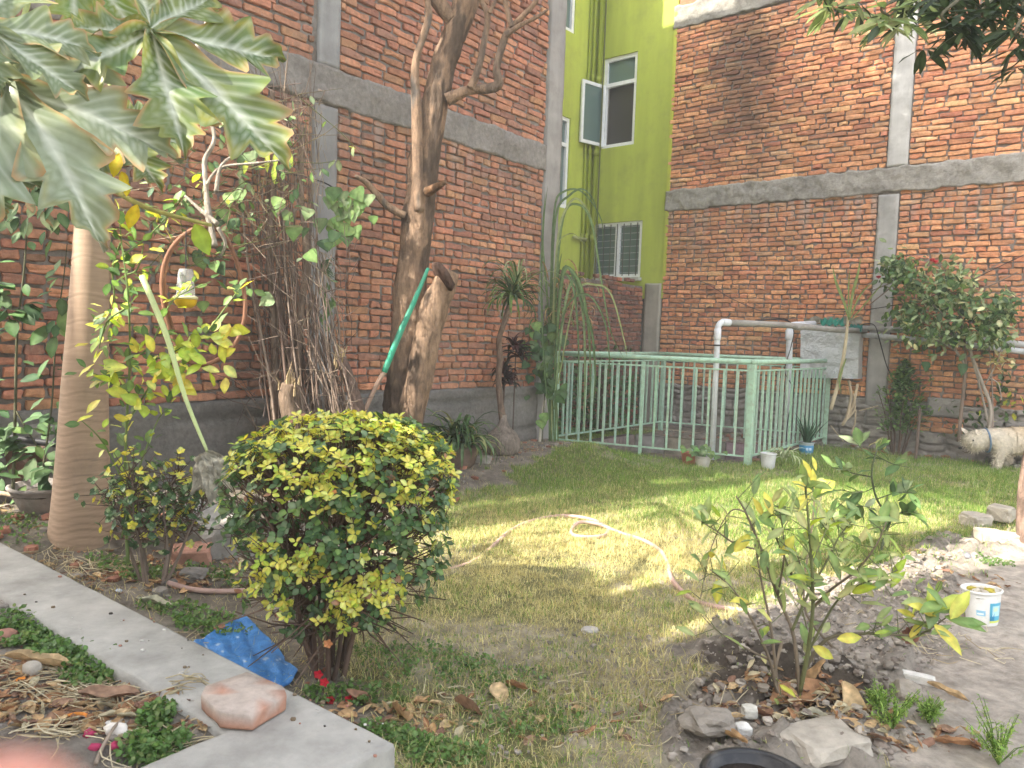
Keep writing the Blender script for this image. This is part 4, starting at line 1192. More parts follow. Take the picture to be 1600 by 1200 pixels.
# black pot rim at the bottom edge
t, p, ax = tub(1200, 1378, .11, .135, .20, (.018, .018, .022), 'black plastic plant pot cut off by the lower edge of the view', 'plant_pot', 'pot', mat=M['plastic'], fill=(.05, .04, .035))
BLACKPOT = p

# pink hose
def hosepath(px):
    out = []
    for x, y in px:
        q = onground(x, y); out.append(Vector((q.x, q.y, q.z + .016)))
    return out
hp = hosepath([(262, 916), (300, 926), (340, 929), (380, 928), (450, 925), (540, 915), (620, 905), (700, 888), (745, 872), (780, 848), (800, 830), (830, 815), (880, 809), (925, 815), (948, 826), (946, 838), (925, 843), (898, 838), (893, 830), (905, 825), (935, 826), (970, 834), (1005, 848), (1030, 862), (1042, 878), (1048, 905), (1062, 925), (1085, 940), (1115, 950), (1150, 958), (1200, 962)])
for i in (19, 20): hp[i].z += .022
for i in (5, 6, 7, 8): hp[i].z -= .025
for i in range(9, len(hp)): hp[i].z -= .006 + .007 * math.sin(i * 1.9)
mb = MB(); tube(mb, hp, .0125, 9, (.54, .36, .31), sub=7, wob=.03, freq=3)
tag(mb.build('garden_hose', M['hose']), 'faded pink garden hose curling in a loop over the dry lawn', 'hose')

# clods and grit over the dug soil: joined stuff
_RT = {}
def scatter_rocks(name, N, poly, s0, s1, cols, seed, label, cat='rubble', sub=1, rough=.6):
    r = random.Random(seed); q = np.random.default_rng(seed)
    if (sub, rough) not in _RT:
        tl = []
        for k in range(14):
            t = MB(); rock(t, (0, 0, 0), 1, r.uniform(.6, 1), r.uniform(.4, .75), k * 7 + 1, (1, 1, 1), 0, sub, rough, r.uniform(.2, .7))
            tl.append((np.array(t.v), np.array(t.f), np.array(t.c)))
        _RT[(sub, rough)] = tl
    tl = _RT[(sub, rough)]
    P = np.array(poly); x = q.uniform(P[:, 0].min(), P[:, 0].max(), N * 6); y = q.uniform(max(1.5, P[:, 1].min()), min(P[:, 1].max(), 12), N * 6)
    ok = np.nonzero(inpoly(x, y, poly))[0][:N]; x, y = x[ok], y[ok]; z = gheight(x, y)
    VV = []; FF = []; CC = []; o = 0
    for i in range(len(x)):
        V, F, C = tl[r.randrange(14)]
        s = s0 + (s1 - s0) * r.random() ** 3; a = r.uniform(0, 6.28); ca, sa = math.cos(a), math.sin(a)
        W = V * s; W = np.stack([W[:, 0] * ca - W[:, 1] * sa + x[i], W[:, 0] * sa + W[:, 1] * ca + y[i], W[:, 2] + z[i] + s * .2], -1)
        c = np.array(r.choice(cols)) * r.uniform(.75, 1.2)
        VV.append(W); FF.append(F + o); CC.append(C * c); o += len(V)
    me = npmesh(name, np.concatenate(VV), np.concatenate(FF), np.concatenate(CC), M['stone'], smooth=False)
    o = link(me, name); tag(o, label, cat, kind='stuff'); return o
SOILC = [(.33, .29, .25), (.28, .245, .21), (.37, .33, .29), (.23, .195, .17)]
SOFTBED = gp((1040, 1200), (1070, 1085), (1110, 1010), (1210, 945), (1400, 880), (1480, 870), (1500, 960), (1450, 1060), (1420, 1200))
scatter_rocks('soil_clods', 3200, SOFTBED, .003, .021, SOILC, 3, 'grey soil clods and crumbs turned up round the citrus bush', sub=2, rough=1.3)
scatter_rocks('grit', 380, gp((700, 1190), (760, 980), (1000, 960), (1100, 1000), (1040, 1200)), .004, .014, SOILC, 4, 'loose grit on the worn front of the lawn')
scatter_rocks('rubble_crumbs', 380, WALLBED, .008, .05, [(.22, .2, .18), (.34, .16, .11), (.28, .25, .22)], 5, 'crumbs of brick and stone along the foot of the left wall')
scatter_rocks('bed_rubble', 500, [q for q in LEFTBED], .006, .035, [(.22, .2, .18), (.36, .18, .12), (.30, .27, .24)], 6, 'crumbs of brick and soil between the kerb and the shrubs')
INB = [tuple((K1 + KX * a + KN * b)[:2]) for a, b in ((-3.2, .3), (-.42, .3), (-.42, 1.6), (-3.2, 1.6))]
scatter_rocks('inner_bed_grit', 420, INB, .004, .018, SOILC + [(.5, .25, .18)], 7, 'grit and brick chips in the raised bed inside the kerb')
PITP = [tuple(pf(u, v, 0)[:2]) for u, v in ((.1, .1), (LU - .1, .1), (LU - .1, LV), (.1, LV))]
scatter_rocks('pit_debris', 260, PITP, .01, .05, [(.18, .16, .14), (.30, .15, .11), (.25, .23, .2)], 8, 'stones and rubble on the floor behind the railing bars')
RW = [tuple((OR_ + dR * a + nR * b)[:2]) for a, b in ((-1.2, .02), (3.2, .02), (3.2, .45), (-1.2, .35))]
scatter_rocks('wall_foot_rubble', 300, RW, .01, .06, [(.25, .23, .2), (.36, .17, .12), (.3, .28, .25)], 9, 'broken stones and grit along the foot of the right wall')
# ================================================================== LEAVES AND PLANTS
def leaf_template(shape, col, seed):
    """leaf lying along +y, face up +z, unit length; returns V, F, C"""
    r = random.Random(seed)
    prof = dict(ellip=[(0, .02), (.15, .17), (.38, .26), (.62, .25), (.84, .13), (1, 0)],
                round=[(0, .05), (.18, .32), (.42, .44), (.68, .38), (.88, .2), (1, 0)],
                lance=[(0, .015), (.15, .09), (.4, .15), (.65, .13), (.87, .06), (1, 0)],
                heart=[(0, .12), (.06, .40), (.25, .52), (.5, .42), (.78, .18), (1, 0)],
                strap=[(0, .03), (.2, .045), (.45, .045), (.7, .036), (.9, .018), (1, 0)],
                small=[(0, .05), (.3, .26), (.7, .24), (1, 0)])[shape]
    fold = r.uniform(.12, .3); bend = r.uniform(.05, .4) if shape != 'strap' else r.uniform(.3, 1.0); tw = r.uniform(-.25, .25); wav = r.uniform(0, .05)
    V = []; C = []; F = []; rows = []
    veil = tuple(min(1, c * 1.3 + .02) for c in col)
    for i, (y, w_) in enumerate(prof):
        a = bend * y; yy = math.sin(a) / bend if bend > .01 else y; zz = -(1 - math.cos(a)) / bend * 1.0 if bend > .01 else 0
        if w_ == 0: rows.append([len(V)]); V.append((tw * y * .3, yy, zz)); C.append(col); continue
        sh = tw * y * .3
        rows.append([len(V), len(V) + 1, len(V) + 2])
        V += [(-w_ + sh, yy, zz + fold * w_ + wav * math.sin(i * 2.3)), (sh, yy, zz), (w_ + sh, yy, zz + fold * w_ + wav * math.cos(i * 1.9))]
        e = tuple(c * r.uniform(.85, 1.1) for c in col); C += [e, veil, e]
    for a, b in zip(rows[:-1], rows[1:]):
        if len(b) == 3: F += [(a[0], a[1], b[1], b[0]), (a[1], a[2], b[2], b[1])]
        else: F += [(a[0], a[1], b[0]), (a[1], a[2], b[0])]
    return np.array(V), F, C
_LT = {}
class Leaves:
    def __init__(s, mat, seed=1): s.L = []; s.mat = mat; s.r = random.Random(seed)
    def add(s, p, d, size, shape, col, up=None, width=1.0):
        """col is a palette entry: list of colours shared by many leaves"""
        d = Vector(d).normalized(); u = Vector(up if up is not None else (0, 0, 1))
        x = d.cross(u)
        if x.length < 1e-3: x = d.orthogonal()
        x.normalize(); z = x.cross(d)
        s.L.append((Vector(p), x * size * width, d * size, z * size, shape, col, s.r.randrange(3), size))
    def build(s, parent, nmax, name='leaf', mass='foliage', share=True):
        sc = sorted(range(len(s.L)), key=lambda i: -pixsize(s.L[i][0], s.L[i][7]))
        ind = set()
        for i in sc[:nmax]:
            if pixsize(s.L[i][0], s.L[i][7]) < 9: break
            p, x, y, z, shape, col, k, size = s.L[i]; ind.add(i)
            key = (s.mat, shape, col, k)
            if key not in _LT or _LT[key][1] is None:
                V, F, C = leaf_template(shape, col, k * 7 + hash(shape) % 1 + 3)
                me = bpy.data.meshes.new(name); me.from_pydata(V.tolist(), [], F)
                ca = me.color_attributes.new('Col', 'FLOAT_COLOR', 'POINT'); ca.data.foreach_set('color', [q for c in C for q in (*c, 1.0)])
                me.materials.append(M[s.mat]); me.polygons.foreach_set('use_smooth', [True] * len(me.polygons)); _LT[key] = ((V, F, C), me)
            link(_LT[key][1], name, parent, Matrix(((x.x, y.x, z.x, p.x), (x.y, y.y, z.y, p.y), (x.z, y.z, z.z, p.z), (0, 0, 0, 1))))
        if len(ind) < len(s.L):
            mb = MB()
            for i, (p, x, y, z, shape, col, k, size) in enumerate(s.L):
                if i in ind: continue
                key = (s.mat, shape, col, k)
                if key not in _LT: _LT[key] = (leaf_template(shape, col, k * 7 + 3), None)
                V, F, C = _LT[key][0]
                A = np.array([tuple(x), tuple(y), tuple(z)])
                mb.add((V @ A + np.array(tuple(p))).tolist(), F, C)
            mb.build(mass, M[s.mat], parent, kind='stuff')
def rv(r, s=1.0): return Vector((r.gauss(0, s), r.gauss(0, s), r.gauss(0, s)))
def palette(base, n, seed, var=.18):
    r = random.Random(seed); out = []
    for i in range(n):
        b = base[i % len(base)]; k = r.uniform(1 - var, 1 + var); out.append(tuple(round(min(1, c * k * r.uniform(.94, 1.06)), 4) for c in b))
    return out
YEL = palette([(.66, .60, .13), (.60, .56, .10), (.72, .67, .24), (.50, .50, .10)], 6, 1)
YGR = palette([(.42, .50, .08), (.34, .44, .07)], 4, 2)
DGR = palette([(.065, .125, .045), (.05, .10, .04), (.09, .155, .065), (.115, .17, .09)], 6, 3)
MGR = palette([(.13, .21, .06), (.10, .18, .06), (.17, .26, .08), (.20, .27, .11)], 6, 4)
PGR = palette([(.30, .36, .20), (.24, .32, .15), (.36, .42, .26)], 4, 5)
CRM = palette([(.58, .56, .32), (.50, .50, .26)], 3, 6)
DRY = palette([(.42, .25, .13), (.34, .19, .11), (.50, .36, .20), (.26, .15, .10)], 6, 7)
BRN = [(.13, .085, .065), (.16, .11, .085), (.10, .07, .055)]

def bush(t, base, stems, spread, height, r, lv, leafs, twig=.25, stemcol=BRN, rad=.012, shell=None, leafper=7, droop=0.0, name='stem'):
    """stems fanning up from the base, each with side twigs; leafs(p, d) adds leaves at a twig tip"""
    for k in range(stems):
        a = 2 * math.pi * k / stems + r.uniform(-.3, .3); o = r.uniform(.25, 1) ** .7
        tgt = Vector((math.cos(a) * spread[0] * o, math.sin(a) * spread[1] * o, height * r.uniform(.72, .98) * (1 - .22 * o * o)))
        b0 = Vector(base) + Vector((math.cos(a) * .05, math.sin(a) * .05, -.03))
        pts = [b0, b0 + Vector((tgt.x * .22, tgt.y * .22, tgt.z * .33)) + rv(r, .012), b0 + Vector((tgt.x * .6, tgt.y * .6, tgt.z * .66)) + rv(r, .02), b0 + tgt]
        col = r.choice(stemcol)
        part(name, M['stem'], t, lambda mb: tube(mb, pts, [rad, rad * .8, rad * .5, rad * .22], 6, col, sub=4), smooth=True)
        lv.append(pts)
def along(pts, t):
    n = len(pts) - 1; i = min(int(t * n), n - 1); f = t * n - i
    return lerp(pts[i], pts[i + 1], f), (pts[i + 1] - pts[i]).normalized()

# ------------------------------------------------------------------ the clipped yellow-green shrub
sb = onground(505, 1072)
sb = Vector((sb.x, sb.y + .10, sb.z))
t = thing('shrub', sb, 'bushy shrub topped with bright yellow leaves over dark green ones, beside the kerb', 'shrub')
r = random.Random(21)
stems = []
bush(t, sb, 13, (.33, .28), .92, r, stems, None, rad=.011)
cen = D(533, 815, sb.y); cen = Vector((cen.x, sb.y + .02, cen.z))
AX_, AY_, AZ_ = .415, .34, .40
lf = Leaves('leaf', 4); tw = MB()
def inshrub(p):
    q = p - cen; az = AZ_ * (1.0 if q.z > 0 else 1.05)
    e = (abs(q.x / AX_)) ** 2.6 + (abs(q.y / AY_)) ** 2.4 + (abs(q.z / az)) ** (3.2 if q.z > 0 else 2.0)
    return e
N = 0; tries = 0
yc = [(rv(r, 1), r.uniform(.1, .17)) for _ in range(1)]
yspots = [D(x, y, sb.y - .28) for x, y in ((545, 950), (520, 1000), (410, 960), (600, 925), (640, 770), (395, 880), (470, 890), (430, 1010))]
ysp0 = lambda p: min((p - q).length for q in yspots) < .10
while N < 1750 and tries < 60000:
    tries += 1
    p = cen + Vector((r.uniform(-1, 1) * AX_ * 1.08, r.uniform(-1, 1) * AY_ * 1.08, r.uniform(-1.08, 1.06) * AZ_))
    wob = .22 * (float(vnoise(p.x * 6, p.y * 6, p.z * 6, 5)) - .5)
    e = inshrub(p) + wob
    if e > 1.08 or (e < .6 and r.random() < .8): continue
    if p.z < cen.z + .12 and not ysp0(p) and r.random() < .42: continue
    if p.z < cen.z - .02 and not ysp0(p) and r.random() < .35 + 1.6 * (cen.z - .02 - p.z): continue
    if float(vnoise(p.x * 11, p.y * 11, p.z * 11, 9)) < (.42 if p.z < cen.z + .12 else .3): continue
    N += 1
    out = (p - cen); out = Vector((out.x / AX_, out.y / AY_, out.z / AZ_)).normalized()
    d0 = (out * .7 + Vector((0, 0, .6)) + rv(r, .35)).normalized()
    top = out.z > .25 and e > .55 and float(vnoise(p.x * 7, p.y * 7, p.z * 7, 77)) > .3
    ysp = min((p - q).length for q in yspots) < .095
    yprob = .76 if (top and p.z > cen.z + .17) else .42 if (p.z > cen.z + .06 and e > .6) else .78 if ysp else .10
    ye = r.random() < yprob
    k = r.choice((3, 4, 4, 5)) if ye else r.choice((3, 4, 5))
    q0 = p - d0 * r.uniform(.05, .12) - out * .03
    tube(tw, [q0, lerp(q0, p, .5) + rv(r, .004), p], [.0022, .0017, .0012], 3, r.choice(BRN), cap=False)
    ax1 = d0.orthogonal().normalized(); ph = r.uniform(0, 6)
    for j in range(k):
        a = ph + j * 2 * math.pi / k + r.uniform(-.3, .3)
        side = (Matrix.Rotation(a, 3, d0) @ ax1)
        dd = (side * .85 + d0 * r.uniform(.15, .7) + Vector((0, 0, -.08))).normalized()
        sz = r.uniform(.021, .034)
        if ye: c = r.choice(YEL) if r.random() < .82 else r.choice(YGR)
        else: c = r.choice(DGR) if r.random() < .55 else r.choice(MGR + [(.16, .22, .12)])
        if r.random() < .012: c = DRY[1]
        lf.add(p + dd * .003, dd, sz, 'round' if not ye else 'ellip', c, up=d0, width=.95 if not ye else 1.15)
# inner branching
for k in range(420):
    s0 = r.choice(stems); tt = r.uniform(.3, .85); a, d_ = along(s0, tt)
    b = a + (rv(r, .5) + Vector((0, 0, .7)) + (a - cen).normalized() * .5).normalized() * r.uniform(.12, .3)
    if inshrub(b) > 1.0 and b.z > cen.z - .2: continue
    tube(tw, [a, lerp(a, b, .5) + rv(r, .012), b], [.0045, .0032, .002], 4, r.choice(BRN), cap=False)
tw.build('twigs', M['stem'], t, kind='stuff')
lf.build(t, 300)
# red blossoms at its foot and in the crown
for i, (x, y) in enumerate(((498, 1053), (517, 1093), (546, 1092), (507, 1065), (522, 772), (513, 1005))):
    p = D(x, y, sb.y - (.22 if y > 900 else .3)); mb = MB(); lathe
    for k in range(5):
        a = k * 1.26; V, F, C = leaf_template('round', (.55, .02, .035) if i < 4 else (.62, .28, .12), k)
        dd = Vector((math.cos(a), -.4, math.sin(a))).normalized(); xx = dd.cross(Vector((0, -1, .2))).normalized(); zz = xx.cross(dd)
        A = np.array([tuple(xx * .018), tuple(dd * .018), tuple(zz * .018)]); mb.add((V @ A + np.array(tuple(p))).tolist(), F, C)
    mb.build('blossom', M['leaf'], t)

# ------------------------------------------------------------------ the smaller one behind, by the papaya trunk
pb = onground(232, 912); pb.y += .05
t = thing('shrub', pb, 'small leggy shrub with yellow tips growing among the rubble beside the thick ringed trunk', 'shrub')
r = random.Random(5); stems = []
bush(t, pb, 9, (.30, .22), .62, r, stems, None, rad=.009, stemcol=[(.24, .19, .16), (.19, .15, .12)])
lf = Leaves('leaf', 6); tw = MB()
for k in range(420):
    s0 = r.choice(stems); a, d_ = along(s0, r.uniform(.45, 1)); a2 = a + (rv(r, .6) + Vector((0, 0, .5))).normalized() * r.uniform(.04, .17)
    tube(tw, [a, a2], [.003, .0014], 3, r.choice(BRN), cap=False)
    ye = r.random() < (.6 if a2.z > pb.z + .5 else .25)
    d0 = (a2 - a).normalized(); ax1 = d0.orthogonal().normalized()
    for j in range(5):
        side = Matrix.Rotation(j * 1.3, 3, d0) @ ax1; dd = (side + d0 * .5).normalized()
        lf.add(a2, dd, r.uniform(.016, .028), 'round', r.choice(YEL if ye else DGR + PGR[:1]), up=d0)
tw.build('twigs', M['stem'], t, kind='stuff'); lf.build(t, 220)

# ------------------------------------------------------------------ papaya tree
pp = onground(122, 872); pp.y += .12
t = thing('papaya_tree', pp, 'papaya tree with a thick smooth ringed trunk and huge jagged pale leaves', 'tree')
PY = pp.y
px_ = [(122, 905, 56), (123, 870, 49), (127, 800, 43), (130, 700, 37), (133, 600, 33), (138, 500, 29), (143, 400, 26.5), (147, 300, 24), (150, 200, 21), (150, 100, 18), (150, 0, 15), (150, -120, 12)]
pts = [D(x, y, PY) for x, y, w_ in px_]; rad = [w_ * PY / FPX for x, y, w_ in px_]
def ptrunk(mb):
    P, Rr = catmull(pts, rad, 44); cols = []; n = 26; zz = 0; r = random.Random(2)
    out = []; prevz = P[0].z
    ringz = [P[0].z + .02]
    while ringz[-1] < P[-1].z: ringz.append(ringz[-1] + (r.uniform(.02, .05) if ringz[-1] < .5 else r.uniform(.04, .08) if ringz[-1] < .8 else r.uniform(.09, .2)))
    rr = []
    for p, q in zip(P, Rr):
        dz = min(abs(p.z - z) for z in ringz); rr.append(q * (1 + .0025 * math.exp(-(dz / .008) ** 2)))
    V = tube(mb, P, rr, n, (.40, .31, .235), wob=.012, freq=5, seed=3)
    cc = []
    for v in V:
        dz = min(abs(v.z + .012 * math.sin(v.x * 30) - z) for z in ringz); k = 1 - .42 * float(vnoise(v.x * 9, v.y * 9, v.z * 9, 5)) * math.exp(-(dz / .006) ** 2) + .18 * math.exp(-((dz - .012) / .006) ** 2)
        cc.append(tuple(c * k for c in (.37, .265, .19)))
    mb.c[-len(V):] = cc
part('trunk', M['papaya'], t, ptrunk, smooth=True)
crown = D(150, -140, PY)
def papaya_leaf(center, normal, fwd, size, seed, tint=(.16, .22, .12), yellow=0.0, missing=(), curl=.35):
    r = random.Random(seed); mb = MB()
    n = Vector(normal).normalized(); f = Vector(fwd); f = (f - n * f.dot(n)).normalized(); s = f.cross(n)
    angs = [-140, -95, -48, 0, 48, 95, 140]; lens = [.5, .72, .92, 1.0, .92, .72, .5]
    for li, (a, l) in enumerate(zip(angs, lens)):
        if li in missing: continue
        a = R(a + r.uniform(-6, 6)); l = l * size * r.uniform(.9, 1.08)
        d = f * math.cos(a) + s * math.sin(a); sd_ = n.cross(d)
        nu, nv = 34, 10; V = []; C = []; ph = r.uniform(0, 6); dr = curl * r.uniform(.7, 1.6); side_ph = r.uniform(-.3, .3)
        for i in range(nu + 1):
            u = i / nu
            base = .045 + .12 * math.sin(math.pi * min(1, u * 1.02)) ** .8
            tooth = 0
            for (c0, wd, am) in ((.42, .10, .16), (.62, .085, .17), (.78, .06, .10), (.9, .04, .045)):
                tooth = max(tooth, am * max(0, 1 - abs((u - c0 + .0) / wd)) ** .8)
            wl = (base + tooth) * l * (1 - u ** 5) ; wr = (base + tooth * (.9 + .2 * math.sin(ph))) * l * (1 - u ** 5)
            for j in range(nv + 1):
                v = j / nv * 2 - 1; w_ = (wl if v < 0 else wr) * v
                av = abs(v)
                sh = u + av * (base + tooth) * .55          # teeth sweep forward
                zz = -dr * (u ** 2) * l * .55 + av * .10 * size * (.25 + .3 * u) - .03 * size * av * math.sin(u * 17 + ph) + .02 * size * math.sin(u * 5 + ph + v)
                p = Vector(center) + d * (sh * l * (1 - .06 * dr)) + sd_ * w_ + n * zz
                V.append(p)
                main = math.exp(-(av / .055) ** 2) * (1 - .5 * u)
                chev = (u - av * .16) * 11 + ph; cv = math.exp(-((chev - round(chev)) / .16) ** 2) * (1 - av * .6)
                k = min(1, main * .95 + cv * .5)
                g = list(tint)
                edge = max(0, av - .68) * 2.8 + max(0, u - .85) * 1.8
                nz_ = float(vnoise(u * 7 + seed, v * 4, li, 7))
                yk = min(1, max(0, yellow * .5 * nz_ + edge * (.4 + yellow) * nz_ * .9))
                bk_ = min(1, max(0, (edge - .3) * 2.0 * (nz_ > .42)))
                c = [lerp(q, y_, yk) for q, y_ in zip(g, (.50, .46, .06))]
                c = [lerp(q, y_, bk_) for q, y_ in zip(c, (.42, .26, .12))]
                c = [lerp(q, y_, k) for q, y_ in zip(c, (.60, .64, .56))]
                C.append(tuple(c))
        F = [(i * (nv + 1) + j, i * (nv + 1) + j + 1, (i + 1) * (nv + 1) + j + 1, (i + 1) * (nv + 1) + j) for i in range(nu) for j in range(nv)]
        mb.add(V, F, C)
    return mb
def petiole(c, col=(.36, .40, .16)):
    a = crown + Vector((0, 0, -.05)); m = (a + Vector(c)) / 2 + Vector((0, 0, .28))
    return lambda mb: tube(mb, [a, m, Vector(c)], [.012, .010, .007], 7, col, sub=8)
toC = lambda p: (EYEP - p).normalized()
LEAVES = [ # px, py, depth, forward direction in the picture (dx, dy down), size, lean towards the camera, tint, yellow, seed
    (8, 128, 2.05, (.72, .80), .52, .35, (.20, .25, .17), .2, 1, 'large leaf nearest of the crown, sun sheen put into its pale tint'),  # whitish sun sheen painted into the paler tint
    (236, 48, 2.35, (.93, .42), .52, .30, (.075, .14, .05), .5, 2, 'leaf with browned jagged tips reaching over the brick wall'),
    (-30, 40, 1.95, (.45, -.9), .36, .3, (.15, .20, .11), .15, 3, None),
    (110, -70, 2.5, (.9, .5), .34, .2, (.10, .20, .03), .6, 4, 'leaf glowing yellow green at the top of the view'),
    (-60, 235, 2.2, (.5, .7), .26, .3, (.07, .12, .05), .2, 5, None),
    (175, 195, 2.7, (.75, .70), .30, .25, (.08, .14, .05), .6, 6, 'drooping leaf with a yellowed blotched tip'),
]
for px, py, Y_, fd, size, lean_, tint, yel, sd2, lab_ in LEAVES:
    c = D(px, py, Y_)
    fw = CR * fd[0] - CU * fd[1]
    nn = (toC(c) * .75 + UP * .65 + CR * .1).normalized()
    mb = papaya_leaf(c, nn, fw, size, sd2, tint, yel)
    mb.build('leaf', M['leaf_papaya'], t, label=lab_)
    part('leaf_stalk', M['stem'], t, petiole(c), smooth=True)

lf = Leaves('leaf', 2); r = random.Random(3)
for x, y, a_, s_ in ((187, 240, -1.8, .085), (190, 268, -1.2, .06), (215, 320, -1.9, .09), (200, 285, -1.6, .05), (305, 350, -1.1, .12)):
    lf.add(D(x, y, 2.6), Vector((math.cos(a_), -.2, math.sin(a_))), s_, 'ellip', (.70, .58, .05) if x < 300 else (.28, .40, .05), up=Vector((.1, -1, .3)))
lf.build(t, 10, name='leaf_lobe')
part('leaf_stalk', M['stem'], t, lambda mb: tube(mb, [D(170, 292, 2.75), D(230, 325, 2.7), D(330, 352, 2.65)], [.011, .009, .006], 7, (.42, .40, .14), sub=5), smooth=True)

# withered papaya leaf hanging at the end of its long pale stalk
a = D(222, 432, 3.3); b = D(325, 708, 3.0)
t = thing('withered_leaf', b, 'withered grey papaya leaf at the end of a long pale green stalk above the shrub', 'dead leaf')
part('stalk', M['plastic'], t, lambda mb: tube(mb, [a, lerp(a, b, .35) + CR * .01, lerp(a, b, .7) - CR * .008, b], [.014, .012, .009, .006], 9, (.46, .55, .25), sub=6), smooth=True)
def crumple(mb):
    r = random.Random(8)
    for k in range(7):
        d0 = Vector((r.uniform(-1, .7), r.uniform(-.5, .3), r.uniform(-1, .1))).normalized(); L = r.uniform(.07, .14)
        sd_ = d0.cross(Vector((0, -1, .3))).normalized(); n3 = sd_.cross(d0)
        V = []; nu, nv = 12, 6
        for i in range(nu + 1):
            u = i / nu; cdir = d0 * (L * u) + Vector((0, 0, -.08 * u * u)) 
            for j in range(nv + 1):
                v = j / nv * 2 - 1; w_ = .035 * math.sin(math.pi * min(1, u * .9 + .08)) * v
                V.append(b + cdir + sd_ * w_ + n3 * (.016 * math.sin(v * 7 + u * 9 + k) + .012 * math.sin(u * 14 + k)))
        F = [(i * (nv + 1) + j, i * (nv + 1) + j + 1, (i + 1) * (nv + 1) + j + 1, (i + 1) * (nv + 1) + j) for i in range(nu) for j in range(nv)]
        mb.add(V, F, [(.50 * q, .47 * q, .39 * q) for q in [.7 + .5 * r.random() for _ in V]])
part('blade', M['leaf_dry'], t, crumple, smooth=True)

# ------------------------------------------------------------------ leafy lemon shoot by the papaya trunk
lb_ = onground(205, 880); lb_.y += .05
t = thing('lemon_shoot', lb_, 'thorny lemon shoot with bright yellow green leaves climbing beside the thick ringed trunk', 'plant')
r = random.Random(31); LY = 3.4
main = [[(200, 880), (195, 760), (198, 660), (203, 560), (200, 460), (190, 380), (185, 320)], [(198, 660), (230, 610), (260, 560), (300, 535), (340, 520)],
        [(200, 480), (170, 500), (158, 530), (155, 545)], [(190, 840), (215, 740), (245, 660), (262, 640)], [(203, 590), (170, 590), (135, 580)],
        [(245, 560), (300, 545), (360, 470), (378, 445)], [(188, 380), (176, 420), (178, 480), (157, 530)], [(196, 760), (160, 690), (125, 655)], [(203, 560), (235, 540), (270, 470), (330, 440)], [(190, 400), (230, 370), (270, 330), (290, 300)], [(195, 430), (215, 420), (225, 380)]]
mains = []
for k, q in enumerate(main):
    pp_ = [D(x, y, LY + .06 * math.sin(k * 2 + i)) for i, (x, y) in enumerate(q)]; mains.append(pp_)
    part('stem', M['stem'], t, lambda mb: tube(mb, pp_, [lerp(.008 if k == 0 else .005, .002, i / (len(pp_) - 1)) for i in range(len(pp_))], 6, (.16, .22, .08), sub=6), smooth=True)
lf = Leaves('leaf', 8)
for k in range(330):
    i = r.choices(range(len(mains)), [10, 5, 3, 3, 3, 4, 3, 2, 4, 4, 2])[0]; p, d_ = along(mains[i], r.uniform(.25 if i == 0 else .1, 1)); 
    dd = (rv(r, .7) + Vector((0, 0, .1)) + d_ * .3).normalized(); p = p + dd * r.uniform(.005, .06)
    c = r.choice(YGR + YEL[:3] if r.random() < .42 else MGR)
    if i == 0 and r.random() < .35: c = r.choice(MGR)
    lf.add(p, dd, r.uniform(.04, .078), 'ellip', c, up=Vector((0, -.3, 1)) + rv(r, .4))
for k in range(60):
    x, y = r.choice(((345, 515), (330, 545), (310, 560), (290, 555), (240, 590), (215, 620), (250, 555), (340, 575), (165, 585), (150, 600), (170, 640), (265, 600)))
    lf.add(D(x + r.gauss(0, 16), y + r.gauss(0, 14), LY - .1), Vector((r.gauss(.2, .7), -.3, r.gauss(-.1, .5))), r.uniform(.065, .10), 'ellip', r.choice(YEL[:4] + YGR), up=Vector((0, -1, .5)) + rv(r, .4))
lf.build(t, 300)

# ------------------------------------------------------------------ hanging feeder inside a rusty hoop, on a dead bleached branch
hy = 3.75
t = thing('hoop', D(318, 460, hy), 'rusty brown hoop of bent cane hanging on the bleached dead branch', 'hoop')
def hoop(mb):
    pts = [];
    for i in range(41):
        a = 2 * math.pi * i / 40 + .3; pts.append(D(318 + 64 * math.cos(a) + 4 * math.sin(a * 3), 462 + 108 * math.sin(a), hy + .10 * math.cos(a)))
    tube(mb, pts, .011, 7, (.24, .12, .075), sub=2, cap=False, wob=.12, freq=20)
    tube(mb, [p + Vector((.012, .006, .008)) for p in pts[4:30]], .006, 5, (.30, .15, .09), sub=2)
part('ring', M['stem'], t, hoop, smooth=True)
fc = D(290, 465, 3.6)
t = thing('bird_feeder', fc, 'small clear jar with a yellow base hanging inside the rusty hoop', 'feeder')
part('jar', M['clear'], t, lambda mb: lathe(mb, fc, [(.046, 0), (.044, .01), (.034, .12), (.030, .135), (.001, .138)], 20, (.8, .82, .85), close=False), smooth=True)
part('collar', M['plastic'], t, lambda mb: lathe(mb, fc + UP * -.008, [(.048, 0), (.056, .003), (.056, .012), (.047, .016)], 20, (.75, .68, .42)), smooth=True)
part('base', M['plastic'], t, lambda mb: lathe(mb, fc + UP * -.05, [(.001, 0), (.03, .002), (.047, .018), (.053, .042)], 20, (.72, .46, .02), close=False), smooth=True)
part('hanger', M['cable'], t, lambda mb: tube(mb, [fc + UP * .135, fc + UP * .32], .003, 4, (.1, .07, .05)))
t = thing('dead_branch', D(325, 330, 3.7), 'bleached peeling dead branch above the rusty hoop', 'branch')
